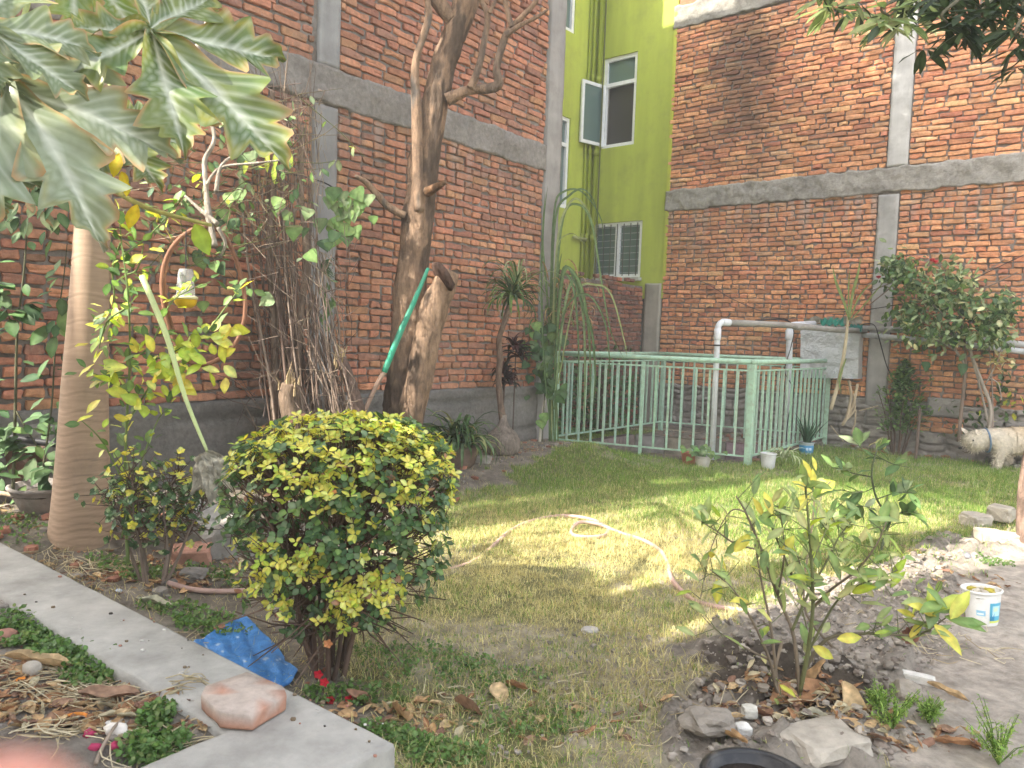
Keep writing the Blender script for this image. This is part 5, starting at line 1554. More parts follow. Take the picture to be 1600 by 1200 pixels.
for pp_, w_ in (([(335, 385), (325, 330), (322, 290), (320, 250), (335, 215), (318, 160), (300, 110)], .017), ([(340, 350), (310, 325), (288, 305)], .012), ([(338, 300), (345, 260), (370, 240)], .012), ([(322, 290), (345, 262), (400, 255), (440, 250)], .009), ([(340, 355), (352, 380), (345, 400)], .010), ([(300, 110), (285, 40), (290, -30)], .022), ([(303, 90), (325, 30), (330, -30)], .016)):
    q = [D(x, y, 3.75 + .02 * i) for i, (x, y) in enumerate(pp_)]
    part('limb', M['bark'], t, lambda mb: tube(mb, q, [lerp(w_, w_ * .45, i / (len(q) - 1)) for i in range(len(q))], 9, (.44, .39, .33), sub=6, wob=.3, freq=22), smooth=True)

# ------------------------------------------------------------------ dry creeper thicket in front of the left column
tb = D(470, 760, 5.2); tb.z = gz(tb.x, tb.y)
t = thing('dry_creeper', tb, 'tangled bundle of dry brown creeper stems climbing the wall by the concrete column', 'creeper')
r = random.Random(41)
for k in range(72):
    x0 = r.uniform(422, 565); x1 = 395 + (x0 - 425) * .75 + r.gauss(0, 22); yy = r.uniform(120, 420) if k % 3 else r.uniform(60, 220)
    Y0 = r.uniform(4.9, 5.35)
    if x0 > 520: x1 = r.uniform(440, 520); yy = max(yy, r.uniform(350, 480))
    q = [D(x0 + 8, 780, Y0), D(lerp(x0, x1, .3) + r.gauss(0, 8), 620, Y0 + .08), D(lerp(x0, x1, .65) + r.gauss(0, 10), lerp(620, yy, .5), Y0 + .16), D(x1, yy, Y0 + .2)]
    w_ = r.choice((.005, .006, .008, .012, .02 if k < 8 else .007))
    c = r.choice([(.15, .105, .085), (.19, .14, .11), (.12, .085, .07), (.27, .21, .17)])
    part('stem', M['stem'], t, lambda mb: tube(mb, q, [w_, w_ * .9, w_ * .7, w_ * .35], 6, c, sub=5, wob=.1, freq=16), smooth=True)
for (pts_, w_) in (([(432, 780), (430, 560), (422, 400), (430, 250), (425, 140)], .026), ([(470, 780), (466, 560), (478, 400), (470, 300), (474, 200)], .028), ([(466, 780), (462, 600), (455, 520)], .020)):
    q = [D(x, y, 5.15) for x, y in pts_]
    part('stem', M['bark'], t, lambda mb: tube(mb, q, [lerp(w_, w_ * .6, i / (len(q) - 1)) for i in range(len(q))], 9, (.22, .165, .13), sub=6, wob=.15, freq=14), smooth=True)
tw = MB()
for k in range(420):
    x = r.uniform(395, 560); y = r.uniform(130, 700)
    if x > 500 and y < 380: continue
    a = D(x, y, r.uniform(4.85, 5.35)); b = a + (Vector((r.uniform(-.6, .3), r.uniform(-.4, .2), r.uniform(-.2, 1.3)))).normalized() * r.uniform(.08, .42)
    tube(tw, [a, lerp(a, b, .5) + rv(r, .015), b], [.0035, .0028, .0012], 3, r.choice([(.18, .135, .11), (.27, .21, .16), (.13, .095, .08)]), cap=False)
for k in range(150):    # hanging dead rootlets under the band
    a = D(r.uniform(455, 505), r.uniform(140, 330), 5.3); b = a + Vector((r.gauss(0, .03), 0, -r.uniform(.06, .22)))
    tube(tw, [a, b], [.0018, .0012], 3, (.33, .27, .19), cap=False)
tw.build('twigs', M['stem'], t, kind='stuff')
lf = Leaves('leaf_dull', 3)
for k in range(40):
    x, y = r.choice(((300, 380), (400, 440), (450, 330), (410, 300), (440, 460), (475, 360), (400, 240), (350, 300), (370, 340), (330, 420)))
    lf.add(D(x + r.gauss(0, 22), y + r.gauss(0, 26), r.uniform(4.7, 5.1)), Vector((r.gauss(0, .5), -.35, -1)), r.uniform(.06, .11), 'heart', r.choice(MGR + DGR[:3]), up=Vector((0, -1, .5)) + rv(r, .3))
for k in range(26):
    x, y = r.choice(((530, 305), (520, 320), (545, 310), (535, 345), (565, 320)))
    lf.add(D(x + r.gauss(0, 14), y + r.gauss(0, 14), 5.3), Vector((r.gauss(0, .4), -.3, -1)), r.uniform(.07, .12), 'heart', r.choice(MGR + PGR[:1]), up=Vector((0, -1, .5)) + rv(r, .3))
for x, y in ((412, 222), (432, 235), (418, 240), (428, 258), (388, 245), (450, 232)):
    lf.add(D(x, y, 4.9), Vector((r.gauss(0, .2), 0, -1)), .12, 'lance', r.choice(YGR), up=Vector((0, -1, 0)))
lf.build(t, 120)
# broken rotten stumps in the thicket
def stump(px, w_, label, y_=5.0, col=(.26, .19, .14), sub=8, wob=.35):
    q = [D(x, y, y_) for x, y in px]; t = thing('stump', (q[0].x, q[0].y, gz(q[0].x, q[0].y)), label, 'stump')
    part('trunk', M['bark'], t, lambda mb: tube(mb, q, [lerp(w_, w_ * .8, i / (len(q) - 1)) for i in range(len(q))], 14, col, sub=sub, wob=wob, freq=14), smooth=True)
    def splinters(mb):
        r = random.Random(int(px[0][0]))
        for k in range(14):
            a = q[-1] + rv(r, w_ * .45); b = a + Vector((r.gauss(0, .02), r.gauss(0, .02), r.uniform(.02, .09)))
            tube(mb, [a - UP * .05, a, b], [.010, .008, .002], 4, (.52, .40, .24))
    part('splinter', M['bark'], t, splinters, kind='stuff')
    return t
stump([(480, 790), (465, 690), (452, 625), (455, 600)], .075, 'rotten pale tree stump with a splintered top inside the dry creeper thicket', 4.95)
stump([(568, 790), (566, 680), (552, 610), (532, 560)], .05, 'curved dark snag with a broken tip right of the dry creeper thicket', 5.15, (.17, .12, .10))
# fern on the column
t = thing('fern', D(505, 415, 5.4), 'dark green ferny frond clinging to the left concrete column', 'fern')
lf = Leaves('leaf_dull', 5)
for k in range(9):
    a = D(500, 420, 5.45); ang = r.uniform(-.4, 1.2); L = r.uniform(.12, .22); dd = (CR * math.cos(ang) + CU * math.sin(ang) * .8 - Vector((0, .3, 0))).normalized()
    for j in range(14):
        u = j / 14; p = a + dd * L * u + Vector((0, 0, -.09 * u * u))
        for sgn in (-1, 1): lf.add(p, dd * .4 + UP.cross(dd) * 0 + CU * sgn * .9 + CR * .1, .035 * (1.1 - u), 'lance', r.choice(DGR), up=Vector((0, -1, .3)), width=1.3)
for k in range(30):
    p = D(r.gauss(512, 6), r.uniform(440, 510), 5.4); lf.add(p, Vector((r.gauss(0, .3), -.2, -1)), r.uniform(.04, .08), 'lance', r.choice(MGR), up=Vector((0, -1, 0)))
lf.build(t, 0, mass='frond')

# ------------------------------------------------------------------ dark weeds against the left wall at the frame edge
t = thing('castor_weed', onground(30, 770), 'tall dim weeds with drooping leaves against the shaded wall, left of the ringed trunk', 'weed')
r = random.Random(51); lf = Leaves('leaf_dull', 9)
for q, w_ in (([(20, 780), (24, 640), (27, 520), (38, 420), (44, 330), (50, 240)], .009), ([(60, 780), (80, 640), (88, 520), (100, 430), (105, 380)], .006), ([(27, 520), (-10, 450), (-40, 420)], .005), ([(24, 640), (60, 700), (90, 730)], .005)):
    pp_ = [D(x, y, 4.0) for x, y in q]; part('stem', M['stem'], t, lambda mb: tube(mb, pp_, [lerp(w_, .002, i / (len(pp_) - 1)) for i in range(len(pp_))], 6, (.10, .10, .06), sub=5), smooth=True)
    for k in range(26):
        p, d_ = along(pp_, r.uniform(.05, 1)); dd = (Vector((r.gauss(0, .8), -.3, r.uniform(-.9, .1)))).normalized()
        p2 = p + dd * .05; lf.add(p2, dd, r.uniform(.07, .15), 'ellip', r.choice(DGR + MGR[:2]), up=Vector((0, -.5, 1)) + rv(r, .3))
for k in range(60):
    p = D(r.uniform(-20, 130), r.uniform(640, 790), r.uniform(3.9, 4.3)); lf.add(p, Vector((r.gauss(0, .8), -.3, r.uniform(-.9, .2))), r.uniform(.06, .12), 'ellip', r.choice(DGR + MGR[:2]), up=Vector((0, -.5, 1)) + rv(r, .3))
for k in range(40):
    x, y = r.choice(((60, 215), (25, 280), (70, 300), (30, 330), (80, 330)))
    lf.add(D(x + r.gauss(0, 20), y + r.gauss(0, 20), 3.9), Vector((r.gauss(0, .6), -.3, -.9)), r.uniform(.06, .12), 'ellip', r.choice(DGR + PGR[:2] + DRY[2:3]), up=Vector((0, -.5, 1)) + rv(r, .3))
lf.build(t, 110)
# sprawl of thin stems and leaves high on the wall between papaya and creeper
t = thing('wall_creeper', D(330, 240, 4.6), 'thin straggling creeper with small leaves on the dark wall above the rusty hoop', 'creeper')
tw = MB(); lf = Leaves('leaf_dull', 10)
for k in range(120):
    x = r.uniform(230, 470); y = r.uniform(150, 420)
    a = D(x, y, r.uniform(4.1, 4.9)); b = a + Vector((r.uniform(-1, 1), r.gauss(0, .2), r.uniform(-.3, .6))).normalized() * r.uniform(.1, .5)
    tube(tw, [a, lerp(a, b, .5) + rv(r, .03), b], [.003, .0025, .001], 3, r.choice([(.22, .18, .10), (.14, .16, .06), (.30, .24, .17)]), cap=False)
    for j in range(r.choice((0, 1, 2, 3))):
        p = lerp(a, b, r.random()); lf.add(p, rv(r, 1) + Vector((0, 0, -.6)), r.uniform(.03, .075), 'ellip', r.choice(MGR + PGR[:2] + DGR[:2] + YGR[:1]), up=Vector((0, -.6, 1)))
tw.build('twigs', M['stem'], t, kind='stuff'); lf.build(t, 120)

# ------------------------------------------------------------------ the big bare tree
bt = D(622, 745, 5.6); bt.z = gz(bt.x, bt.y)
t = thing('bare_tree', bt, 'leaning bare tree with flaking brown bark and cut limbs in front of the left wall', 'tree')
def limb(px, Y0, Y1, name='branch', col=(.25, .18, .135), wob=.10, freq=11, n=20, sub=8, label=None, mat='bark'):
    q = [D(x, y, lerp(Y0, Y1, i / (len(px) - 1))) for i, (x, y, w_) in enumerate(px)]; rd = [w_ * .93 * lerp(Y0, Y1, i / (len(px) - 1)) / FPX for i, (x, y, w_) in enumerate(px)]
    mb = MB(); V = tube(mb, q, rd, n, col, sub=sub, wob=wob, freq=freq, seed=int(px[0][0]))
    A = np.array([tuple(v) for v in V]); s = fbm(A[:, 0] * 5, A[:, 1] * 5, A[:, 2] * 1.3, 15, 4)
    s = s * .6 + .4 * fbm(A[:, 0] * 22, A[:, 1] * 22, A[:, 2] * 6, 16, 3); k = smooth(s, .46, .54)[:, None]; C = np.array(col)[None] * .5 * (1 - k) + np.array((.31, .21, .145))[None] * k
    mb.c = [tuple(c) for c in C]
    return mb.build(name, M[mat], t, label=label)
limb([(618, 790, 42), (622, 700, 36), (628, 640, 31), (632, 580, 28), (638, 500, 27), (646, 400, 25), (655, 320, 25), (665, 240, 24), (678, 170, 22), (692, 105, 19), (712, 50, 19), (728, 0, 20), (750, -80, 20)], 5.6, 5.6, 'trunk', n=64, sub=30, wob=.24, freq=17)
limb([(632, 700, 22), (648, 620, 22), (665, 540, 22), (680, 480, 23), (694, 445, 21), (702, 424, 17)], 5.45, 5.5, 'cut_limb', n=52, sub=26, wob=.27, freq=18, label='thick limb sawn off short, leaning right of the trunk')
limb([(655, 330, 8), (652, 230, 9), (651, 170, 9), (648, 120, 7), (652, 85, 6), (663, 52, 6), (670, 25, 6), (668, 0, 5), (665, -60, 5)], 5.5, 5.45, col=(.36, .32, .29), n=10)
limb([(705, 30, 12), (690, 10, 12), (660, -30, 11)], 5.55, 5.5, n=12)
limb([(698, 156, 11), (733, 141, 8), (765, 138, 8), (779, 130, 8), (776, 105, 6), (788, 62, 6), (800, 42, 5), (835, 5, 4), (850, -30, 4)], 5.5, 5.4, col=(.36, .27, .21), n=10)
limb([(735, 138, 7), (747, 108, 6), (757, 62, 5), (762, 25, 5), (752, 0, 4), (748, -30, 4)], 5.45, 5.4, col=(.33, .25, .20), n=8)
limb([(790, 55, 5), (812, 40, 4), (838, 27, 3), (856, 15, 2)], 5.4, 5.35, col=(.33, .25, .20), n=7)
limb([(800, 42, 5), (792, 15, 4), (785, -20, 4)], 5.4, 5.4, col=(.33, .25, .20), n=7)
limb([(764, 20, 4), (775, 0, 3), (785, -20, 3)], 5.4, 5.4, col=(.33, .25, .20), n=7)
limb([(632, 337, 7), (607, 323, 6), (588, 303, 6), (572, 285, 5), (555, 275, 3)], 5.5, 5.3, col=(.30, .26, .23), n=8)
limb([(668, 300, 9), (682, 292, 7), (696, 284, 3)], 5.5, 5.35, col=(.36, .20, .11), n=8)
# pale cut face on the sawn limb
# dark burnt-looking slab of wood resting on the limb (the cut disc seen in front of the wall)
def disc(mb):
    c = D(693, 432, 5.42); ax_ = (CR * .75 + CU * .5 + CF * .25).normalized()
    lathe(mb, c - ax_ * .03, [(.001, 0), (.10, .004), (.115, .02), (.11, .05), (.001, .055)], 18, (.115, .07, .055), axis=ax_, wob=.35, seed=3, close=False)
part('burl', M['bark'], t, disc, smooth=True, label='dark rounded burl at the top of the sawn limb')
# pole with a green sleeve, leaning on the trunk
t = thing('pole', D(555, 745, 5.15), 'wooden stick with a bright green plastic sleeve leaning against the sawn limb', 'pole')
a = D(560, 672, 5.15); b = D(601, 580, 5.2); c = D(669, 419, 5.3)
part('stick', M['stem'], t, lambda mb: tube(mb, [D(548, 750, 5.12), a, D(582, 615, 5.18), b], [.018, .017, .016, .016], 9, (.33, .23, .18), sub=5, wob=.06), smooth=True)
part('sleeve', M['plastic'], t, lambda mb: tube(mb, [b - (c - b) * .01, lerp(b, c, .33) - CR * .006, lerp(b, c, .66), c], [.021, .022, .018, .012], 12, (.02, .30, .19), sub=5), smooth=True)
# ================================================================== MORE PLANTS
def straps(mb, c, N, L, w_, r, cols, rise=.9, droopy=1.3, spread=1.0, base_r=.03, segs=7, minup=.2, yaw=None):
    """strap leaves arching out from a centre; each is a keeled ribbon"""
    for k in range(N):
        a = r.uniform(0, 6.283) if yaw is None else r.gauss(*yaw); l = L * r.uniform(.6, 1.15); el = r.uniform(minup, 1.45) * rise
        h = Vector((math.cos(a), math.sin(a), 0)); s = Vector((-h.y, h.x, 0)); p = Vector(c) + h * base_r * r.random() + Vector((0, 0, r.uniform(-.01, .02)))
        ang = el; V = []; C = []; dr = droopy * r.uniform(.6, 1.3); col = r.choice(cols)
        for i in range(segs + 1):
            u = i / segs; ww = w_ * (.55 + .9 * math.sin(math.pi * min(1, u + .12)) ** .7) * (1 - u ** 6) * .5
            if i == segs: ww = .0008
            up_ = (h * -math.sin(ang) + UP * math.cos(ang))
            V += [p - s * ww + up_ * ww * .5, p.copy(), p + s * ww + up_ * ww * .5]
            e = tuple(min(1, q * (1 + .35 * max(0, u - .7))) for q in col); C += [e, tuple(q * 1.18 for q in e), e]
            p = p + (h * math.cos(ang) + UP * math.sin(ang)) * (l / segs); ang -= dr * (.25 + 1.5 * u) / segs * 1.6
        F = []
        for i in range(segs): F += [(3 * i, 3 * i + 1, 3 * i + 4, 3 * i + 3), (3 * i + 1, 3 * i + 2, 3 * i + 5, 3 * i + 4)]
        mb.add(V, F, C)
def strap_parts(t, c, N, L, w_, r, cols, **k):
    for i in range(N): part('leaf', M['leaf_dull'], t, lambda mb: straps(mb, c, 1, L, w_, r, cols, **k), smooth=True)
# ponytail palm with its swollen foot
c = onplane(785, 690, OL + nL * .38, nL); by = c.y; c.z = gz(c.x, c.y)
t = thing('ponytail_palm', c, 'ponytail palm with a swollen round foot, thin crooked stem and a mop of strap leaves', 'plant')
def foot(mb):
    lathe(mb, c - UP * .03, [(.10, 0), (.155, .04), (.178, .10), (.172, .16), (.14, .215), (.09, .26), (.055, .30), (.038, .35), (.034, .40)], 26, (.25, .21, .18), wob=.14, seed=4)
part('swollen_foot', M['bark'], t, foot, smooth=True)
q = [c + UP * .30, D(779, 600, by), D(781, 560, by), D(780, 530, by), D(790, 498, by - .02), D(796, 478, by)]
part('stem', M['bark'], t, lambda mb: tube(mb, q, [.036, .030, .032, .027, .028, .030], 10, (.21, .15, .115), sub=6, wob=.12, freq=20), smooth=True)
r = random.Random(61)
tuft = D(800, 462, by)
strap_parts(t, tuft, 85, .40, .016, r, MGR[:3] + DGR[:2] + [(.22, .24, .10)], rise=1.0, droopy=1.9, minup=-.3)
strap_parts(t, tuft + Vector((.05, 0, .05)), 22, .62, .013, r, MGR[:2] + PGR[:2], rise=1.0, droopy=2.1, minup=.3)
# spider lily clump in a broken pot
c = onplane(712, 690, OL + nL * .50, nL); c.z = gz(c.x, c.y)
t = thing('lily_clump', c, 'dense clump of drooping strap leaves growing from an old brown pot by the wall', 'plant')
part('pot', M['rough'], t, lambda mb: lathe(mb, c - UP * .02, [(.15, 0), (.18, .03), (.20, .16), (.20, .18), (.17, .185), (.16, .12)], 18, (.17, .125, .10), wob=.15, close=False), smooth=True)
for cc_ in ((-.05, 0), (.06, .02), (0, .05), (.09, -.03)):
    strap_parts(t, c + Vector((cc_[0], cc_[1], .17)), 34, .46, .021, r, MGR[:2] + DGR[:4] + [(.30, .32, .14)], rise=1.0, droopy=2.2, minup=.2)
part('dead_leaf', M['leaf_dry'], t, lambda mb: straps(mb, c + UP * .18, 26, .36, .010, r, DRY, droopy=3.0, minup=-.2), kind='stuff')
# tall arching giant grass by the corner
c = D(868, 560, 8.05); c.z = 1.0
g0_ = D(862, 700, 8.15); g0_.z = gz(g0_.x, g0_.y)
t = thing('screw_pine', g0_, 'tall plant of very long narrow leaves arching over the left end of the green railing', 'plant')
arcs = [([(860, 690), (862, 480), (868, 340), (890, 305), (912, 296), (930, 320), (936, 370)], .030), ([(862, 690), (864, 500), (872, 370), (888, 320), (905, 312), (925, 345), (934, 400), (938, 450)], .032),
        ([(858, 690), (860, 470), (866, 330), (880, 300), (910, 300), (940, 345), (940, 400)], .028), ([(868, 690), (868, 480), (880, 340), (905, 320), (925, 350), (940, 440), (955, 520), (975, 560)], .034),
        ([(866, 690), (856, 480), (848, 380), (852, 300)], .030), ([(872, 690), (866, 520), (872, 430), (878, 395)], .036), ([(866, 600), (876, 440), (890, 420), (908, 470), (925, 520), (930, 590), (926, 640)], .042),
        ([(866, 600), (880, 430), (905, 440), (918, 500), (922, 560), (922, 660)], .040), ([(868, 610), (884, 470), (900, 440), (912, 500), (914, 600), (912, 680)], .040), ([(872, 600), (900, 460), (930, 445), (955, 460), (975, 530), (980, 560)], .030),
        ([(866, 560), (868, 400), (890, 365), (912, 380), (922, 400)], .014), ([(866, 640), (872, 480), (880, 430), (896, 450), (904, 540), (903, 640)], .036), ([(862, 690), (850, 560), (846, 430), (850, 340), (856, 290)], .024), ([(868, 560), (885, 480), (918, 460), (944, 500), (952, 560), (948, 600)], .026)]
for k, (pp_, w_) in enumerate(arcs):
    def rib(mb):
        q, _ = catmull([D(x, y, 8.1 - .10 * math.sin(i * .6 + k) - .03 * k) for i, (x, y) in enumerate(pp_)], [1] * len(pp_), 5)
        V = []; n = len(q); C = []; col = r.choice([(.13, .20, .085), (.10, .16, .07), (.19, .26, .13), (.26, .30, .14)])
        for i, p in enumerate(q):
            u = i / (n - 1); d_ = (q[min(i + 1, n - 1)] - q[max(i - 1, 0)]).normalized(); s = d_.cross(Vector((.25, -1, .15))).normalized(); ww = w_ * (.35 + .65 * math.sin(math.pi * min(1, u * .85 + .12))) * (1 - u ** 7) * .5 + .0006
            V += [p - s * ww, p + Vector((0, .008, 0)), p + s * ww]; C += [col, tuple(c_ * 1.3 for c_ in col), col]
        F = []
        for i in range(n - 1): F += [(3 * i, 3 * i + 1, 3 * i + 4, 3 * i + 3), (3 * i + 1, 3 * i + 2, 3 * i + 5, 3 * i + 4)]
        mb.add(V, F, C)
    w_ *= .75
    part('leaf', M['leaf_dull'], t, rib, smooth=True)
def fan(mb):
    for k in range(70):
        a = D(r.gauss(880, 16), r.uniform(430, 520), 8.1); straps(mb, a, 1, .38, .012, r, PGR[:2] + DRY[2:3] + MGR[:2], droopy=2.6, minup=.2)
part('foliage', M['leaf_dull'], t, fan, kind='stuff')
for k in range(10): part('dead_leaf', M['leaf_dry'], t, lambda mb: straps(mb, D(r.gauss(882, 14), r.uniform(430, 500), 8.0), 1, .35, .018, r, [(.50, .36, .20), (.42, .28, .15)], droopy=2.8), label='dry orange brown leaf')
# cordyline, dark maroon tufts
for (x, y, y1, lab_) in ((806, 548, 680, 'maroon cordyline, the taller tuft of the pair beside the concrete corner column'), (790, 590, 640, 'low maroon cordyline tuft just right of the ponytail palm stem')):
    c = onplane(x - 5, y1, OL + nL * .25, nL); t = thing('cordyline', (c.x, c.y, gz(c.x, c.y)), lab_, 'plant', 'maroon cordylines')
    part('stem', M['stem'], t, lambda mb: tube(mb, [(c.x, c.y, gz(c.x, c.y)), lerp(c, D(x, y, c.y), .5), D(x, y, c.y)], [.008, .007, .007], 6, (.10, .07, .06), sub=4), smooth=True)
    for j in range(3):
        cc_ = D(x + j * 5 - 4, y + j * 9 - 8, c.y); strap_parts(t, cc_, 14, .17, .032, r, [(.045, .022, .024), (.075, .035, .035), (.03, .03, .022)], rise=1.0, droopy=1.2, minup=-.2)
# heart leaf vine and white stake
a = D(842, 712, 8.0); a.z = 0
mb = MB(); tube(mb, [a, D(845, 668, 8.0), D(851, 625, 8.0)], [.016, .014, .013], 8, (.62, .58, .50), sub=4, wob=.08)
tag(mb.build('stake', M['stem']), 'pale peeled stake standing at the left end of the green railing', 'stake')
t = thing('heart_leaf_vine', a + Vector((.05, 0, 0)), 'dark vine of heart shaped leaves on the pale stake at the railing end', 'vine')
part('stem', M['stem'], t, lambda mb: tube(mb, [a + Vector((.03, 0, 0)), D(852, 600, 7.95), D(858, 540, 7.95), D(850, 490, 7.95)], .005, 5, (.12, .12, .06), sub=5), smooth=True)
lf = Leaves('leaf_dull', 12)
for k in range(75):
    lf.add(D(r.gauss(850, 15), r.uniform(505, 618), r.uniform(7.8, 8.0)), Vector((r.gauss(0, .7), -.4, -1)), r.uniform(.07, .13), 'heart', r.choice(DGR + MGR[:2]), up=Vector((0, -1, .5)) + rv(r, .35))
for x, y in ((838, 503), (835, 518), (850, 645), (845, 655)): lf.add(D(x, y, 7.85), Vector((.2, -.4, -1)), .12, 'heart', MGR[2], up=Vector((0, -1, .5)))
lf.build(t, 80)
# leafy weeds behind the railing at the left and at the wall foot
t = thing('fence_weeds', D(900, 660, 9.3), 'dark green weeds growing in the corner behind the railing bars', 'weeds')
lf = Leaves('leaf_dull', 13)
for k in range(1500):
    p = onplane(r.uniform(868, 1000), r.uniform(590, 675) if r.random() < .8 else r.uniform(545, 600), lw1 + nL * r.uniform(.1, .7), nL); lf.add(p, rv(r, 1), r.uniform(.04, .10), r.choice(('ellip', 'lance')), r.choice(DGR + DGR + MGR[:1]), up=rv(r, 1))
lf.build(t, 0)
mb = MB(); q = onplane(940, 640, lw1 + nL * .45, nL); 
tube(mb, [(q.x, q.y, 0), (q.x, q.y, .5), (q.x - .02, q.y, 1.15)], [.07, .06, .05], 12, (.13, .09, .075), sub=5, wob=.2)
tag(mb.build('tree_stump', M['bark']), 'dark upright old trunk behind the railing, among the corner weeds', 'stump')

# pots along the railing
t, p, ax = tub(1078, 726, .062, .085, .13, (.50, .17, .10), 'terracotta coloured pot with a black inner rim under the railing', 'plant_pot', 'pot', fill=(.07, .06, .05))
t, p, ax = tub(1100, 731, .062, .085, .12, (.52, .50, .46), 'small dirty white pot with a geranium seedling beside the terracotta pot', 'plant_pot', 'pot')
q = p + UP * .1
tp = thing('seedling', q, 'leafy geranium seedling over the dirty white pot', 'plant'); lf = Leaves('leaf', 14)
for k in range(26):
    e = D(r.gauss(1090, 11), r.gauss(704, 6), q.y + r.gauss(0, .05)); lf.add(e, Vector((r.gauss(0, .6), -.5, -.3)), r.uniform(.05, .085), 'heart', r.choice(MGR + [(.15, .32, .08)]), up=Vector((0, -.6, 1)))
for k in range(7): lf.add(D(r.gauss(1113, 5), r.gauss(716, 6), q.y), rv(r, 1), .04, 'ellip', r.choice(YGR + DRY[2:3]))
part('stem', M['stem'], tp, lambda mb: [tube(mb, [q, D(1088 + k * 5, 705, q.y)], .005, 5, (.15, .2, .08)) for k in range(3)])
lf.build(tp, 26)
t, p, ax = tub(1203, 733, .065, .078, .16, (.62, .64, .66), 'bluish white plastic cup shaped pot at the railing corner', 'plant_pot', 'pot')
tp = thing('spider_plant', p + Vector((.13, .05, .05)), 'spider plant with cream striped arching leaves between the white pots', 'plant')
sc_ = D(1226, 716, p.y + .12)
for k in range(34): part('leaf', M['leaf'], tp, lambda mb: straps(mb, sc_, 1, .30, .015, r, [(.45, .52, .30), (.55, .60, .42), (.22, .33, .12)], droopy=2.5, minup=.3), smooth=True)
t, p, ax = tub(1263, 711, .075, .085, .15, (.42, .48, .5), 'small tub with a bright blue band holding a dark spiky plant', 'plant_pot', 'pot')
def band(mb): lathe(mb, p + UP * .03, [(.0775, 0), (.0795, .008), (.0835, .085), (.0815, .09)], 24, (.06, .30, .58), close=False)
part('band', M['plastic'], t, band, smooth=True)
def spot(mb): 
    for s_ in (-.25, .2): 
        ctr = p + Vector((math.sin(s_) * .082, -math.cos(s_) * .084, .075)); box(mb, ctr, Vector((.014, 0, 0)), Vector((0, .002, 0)), Vector((0, 0, .014)), (.55, .7, .85), .001)
part('print', M['plastic'], t, spot)
tp = thing('snake_plant', p + UP * .1, 'dark green upright spiky plant in the blue banded tub', 'plant')
for k in range(26): part('leaf', M['leaf_dull'], tp, lambda mb: straps(mb, p + Vector((0, 0, .1)), 1, .42, .014, r, [(.03, .09, .045), (.045, .11, .06)], droopy=.35, minup=1.15, base_r=.05), smooth=True)

# cane shoot against the foil covered box
t = thing('cane_shoot', onground(1296, 690), 'leaning dry cane with a few green blade leaves in front of the foil covered box', 'plant')
q = [D(1298, 640, 9.0), D(1312, 590, 9.0), D(1322, 530, 9.0), D(1326, 480, 9.0)]
part('cane', M['stem'], t, lambda mb: tube(mb, q, [.020, .024, .018, .01], 9, (.52, .44, .30), sub=5, wob=.08, freq=10), smooth=True)
for pp_, w_ in (([(1327, 500), (1318, 470), (1306, 440), (1301, 415)], .04), ([(1327, 500), (1332, 460), (1340, 430), (1345, 402)], .04), ([(1326, 500), (1326, 450), (1328, 420)], .02), ([(1322, 560), (1312, 590), (1314, 615)], .03), ([(1327, 500), (1345, 460), (1365, 440)], .02), ([(1330, 500), (1360, 465), (1390, 430)], .018)):
    def rib2(mb):
        q, _ = catmull([D(x, y, 8.95) for x, y in pp_], [1] * len(pp_), 5); V = []; n = len(q); C = []
        for i, p in enumerate(q):
            u = i / (n - 1); d_ = (q[min(i + 1, n - 1)] - q[max(i - 1, 0)]).normalized(); s = d_.cross(Vector((.25, -1, .15))).normalized(); ww = w_ * (.4 + .6 * math.sin(math.pi * u)) * (1 - u ** 5) * .5 + .0006
            V += [p - s * ww, p + Vector((0, .008, 0)), p + s * ww]; C += [(.22, .30, .10)] * 3
        F = []
        for i in range(n - 1): F += [(3 * i, 3 * i + 1, 3 * i + 4, 3 * i + 3), (3 * i + 1, 3 * i + 2, 3 * i + 5, 3 * i + 4)]
        mb.add(V, F, C)
    part('leaf', M['leaf'], t, rib2, smooth=True)
t = thing('dry_cane', onground(1330, 690), 'broken dry canes standing below the foil covered box', 'cane')
for pp_, w_ in (([(1316, 665), (1332, 635), (1340, 600)], .018), ([(1318, 660), (1335, 640), (1334, 615)], .014), ([(1337, 640), (1336, 660), (1330, 678)], .010), ([(1342, 642), (1365, 636), (1372, 634)], .007), ([(1298, 665), (1310, 680), (1318, 690)], .007), ([(1326, 595), (1330, 620), (1322, 655)], .016)):
    part('cane', M['stem'], t, lambda mb: tube(mb, [D(x, y, 9.25) for x, y in pp_], w_, 7, (.46, .37, .26), sub=4, wob=.1), smooth=True)

# glossy green shrub by the column
c = onground(1405, 712); c.y += .05
t = thing('green_shrub', c, 'upright glossy green shrub in front of the concrete column base', 'shrub')
stems = []; r = random.Random(71)
bush(t, c, 7, (.26, .2), 1.05, r, stems, None, rad=.012)
lf = Leaves('leaf', 15)
for k in range(1500):
    a = r.uniform(0, 6.28); q = r.random() ** .5; z = r.uniform(.3, 1.12); rr_ = (.25 + .13 * math.sin(3 * a + z * 9)) * math.sin(math.pi * min(1, (z + .12) / 1.2)) ** .7
    p = Vector((c.x + .02 + math.cos(a) * rr_ * q, c.y + math.sin(a) * rr_ * q * .8, c.z + z)); 
    if float(vnoise(p.x * 8, p.y * 8, p.z * 8, 3)) < .30: continue
    lf.add(p, Vector((math.cos(a), math.sin(a), .5)) + rv(r, .5), r.uniform(.05, .09), 'ellip', r.choice(DGR[:2] + MGR + MGR + [(.24, .38, .15), (.20, .34, .11), (.28, .42, .18)]))
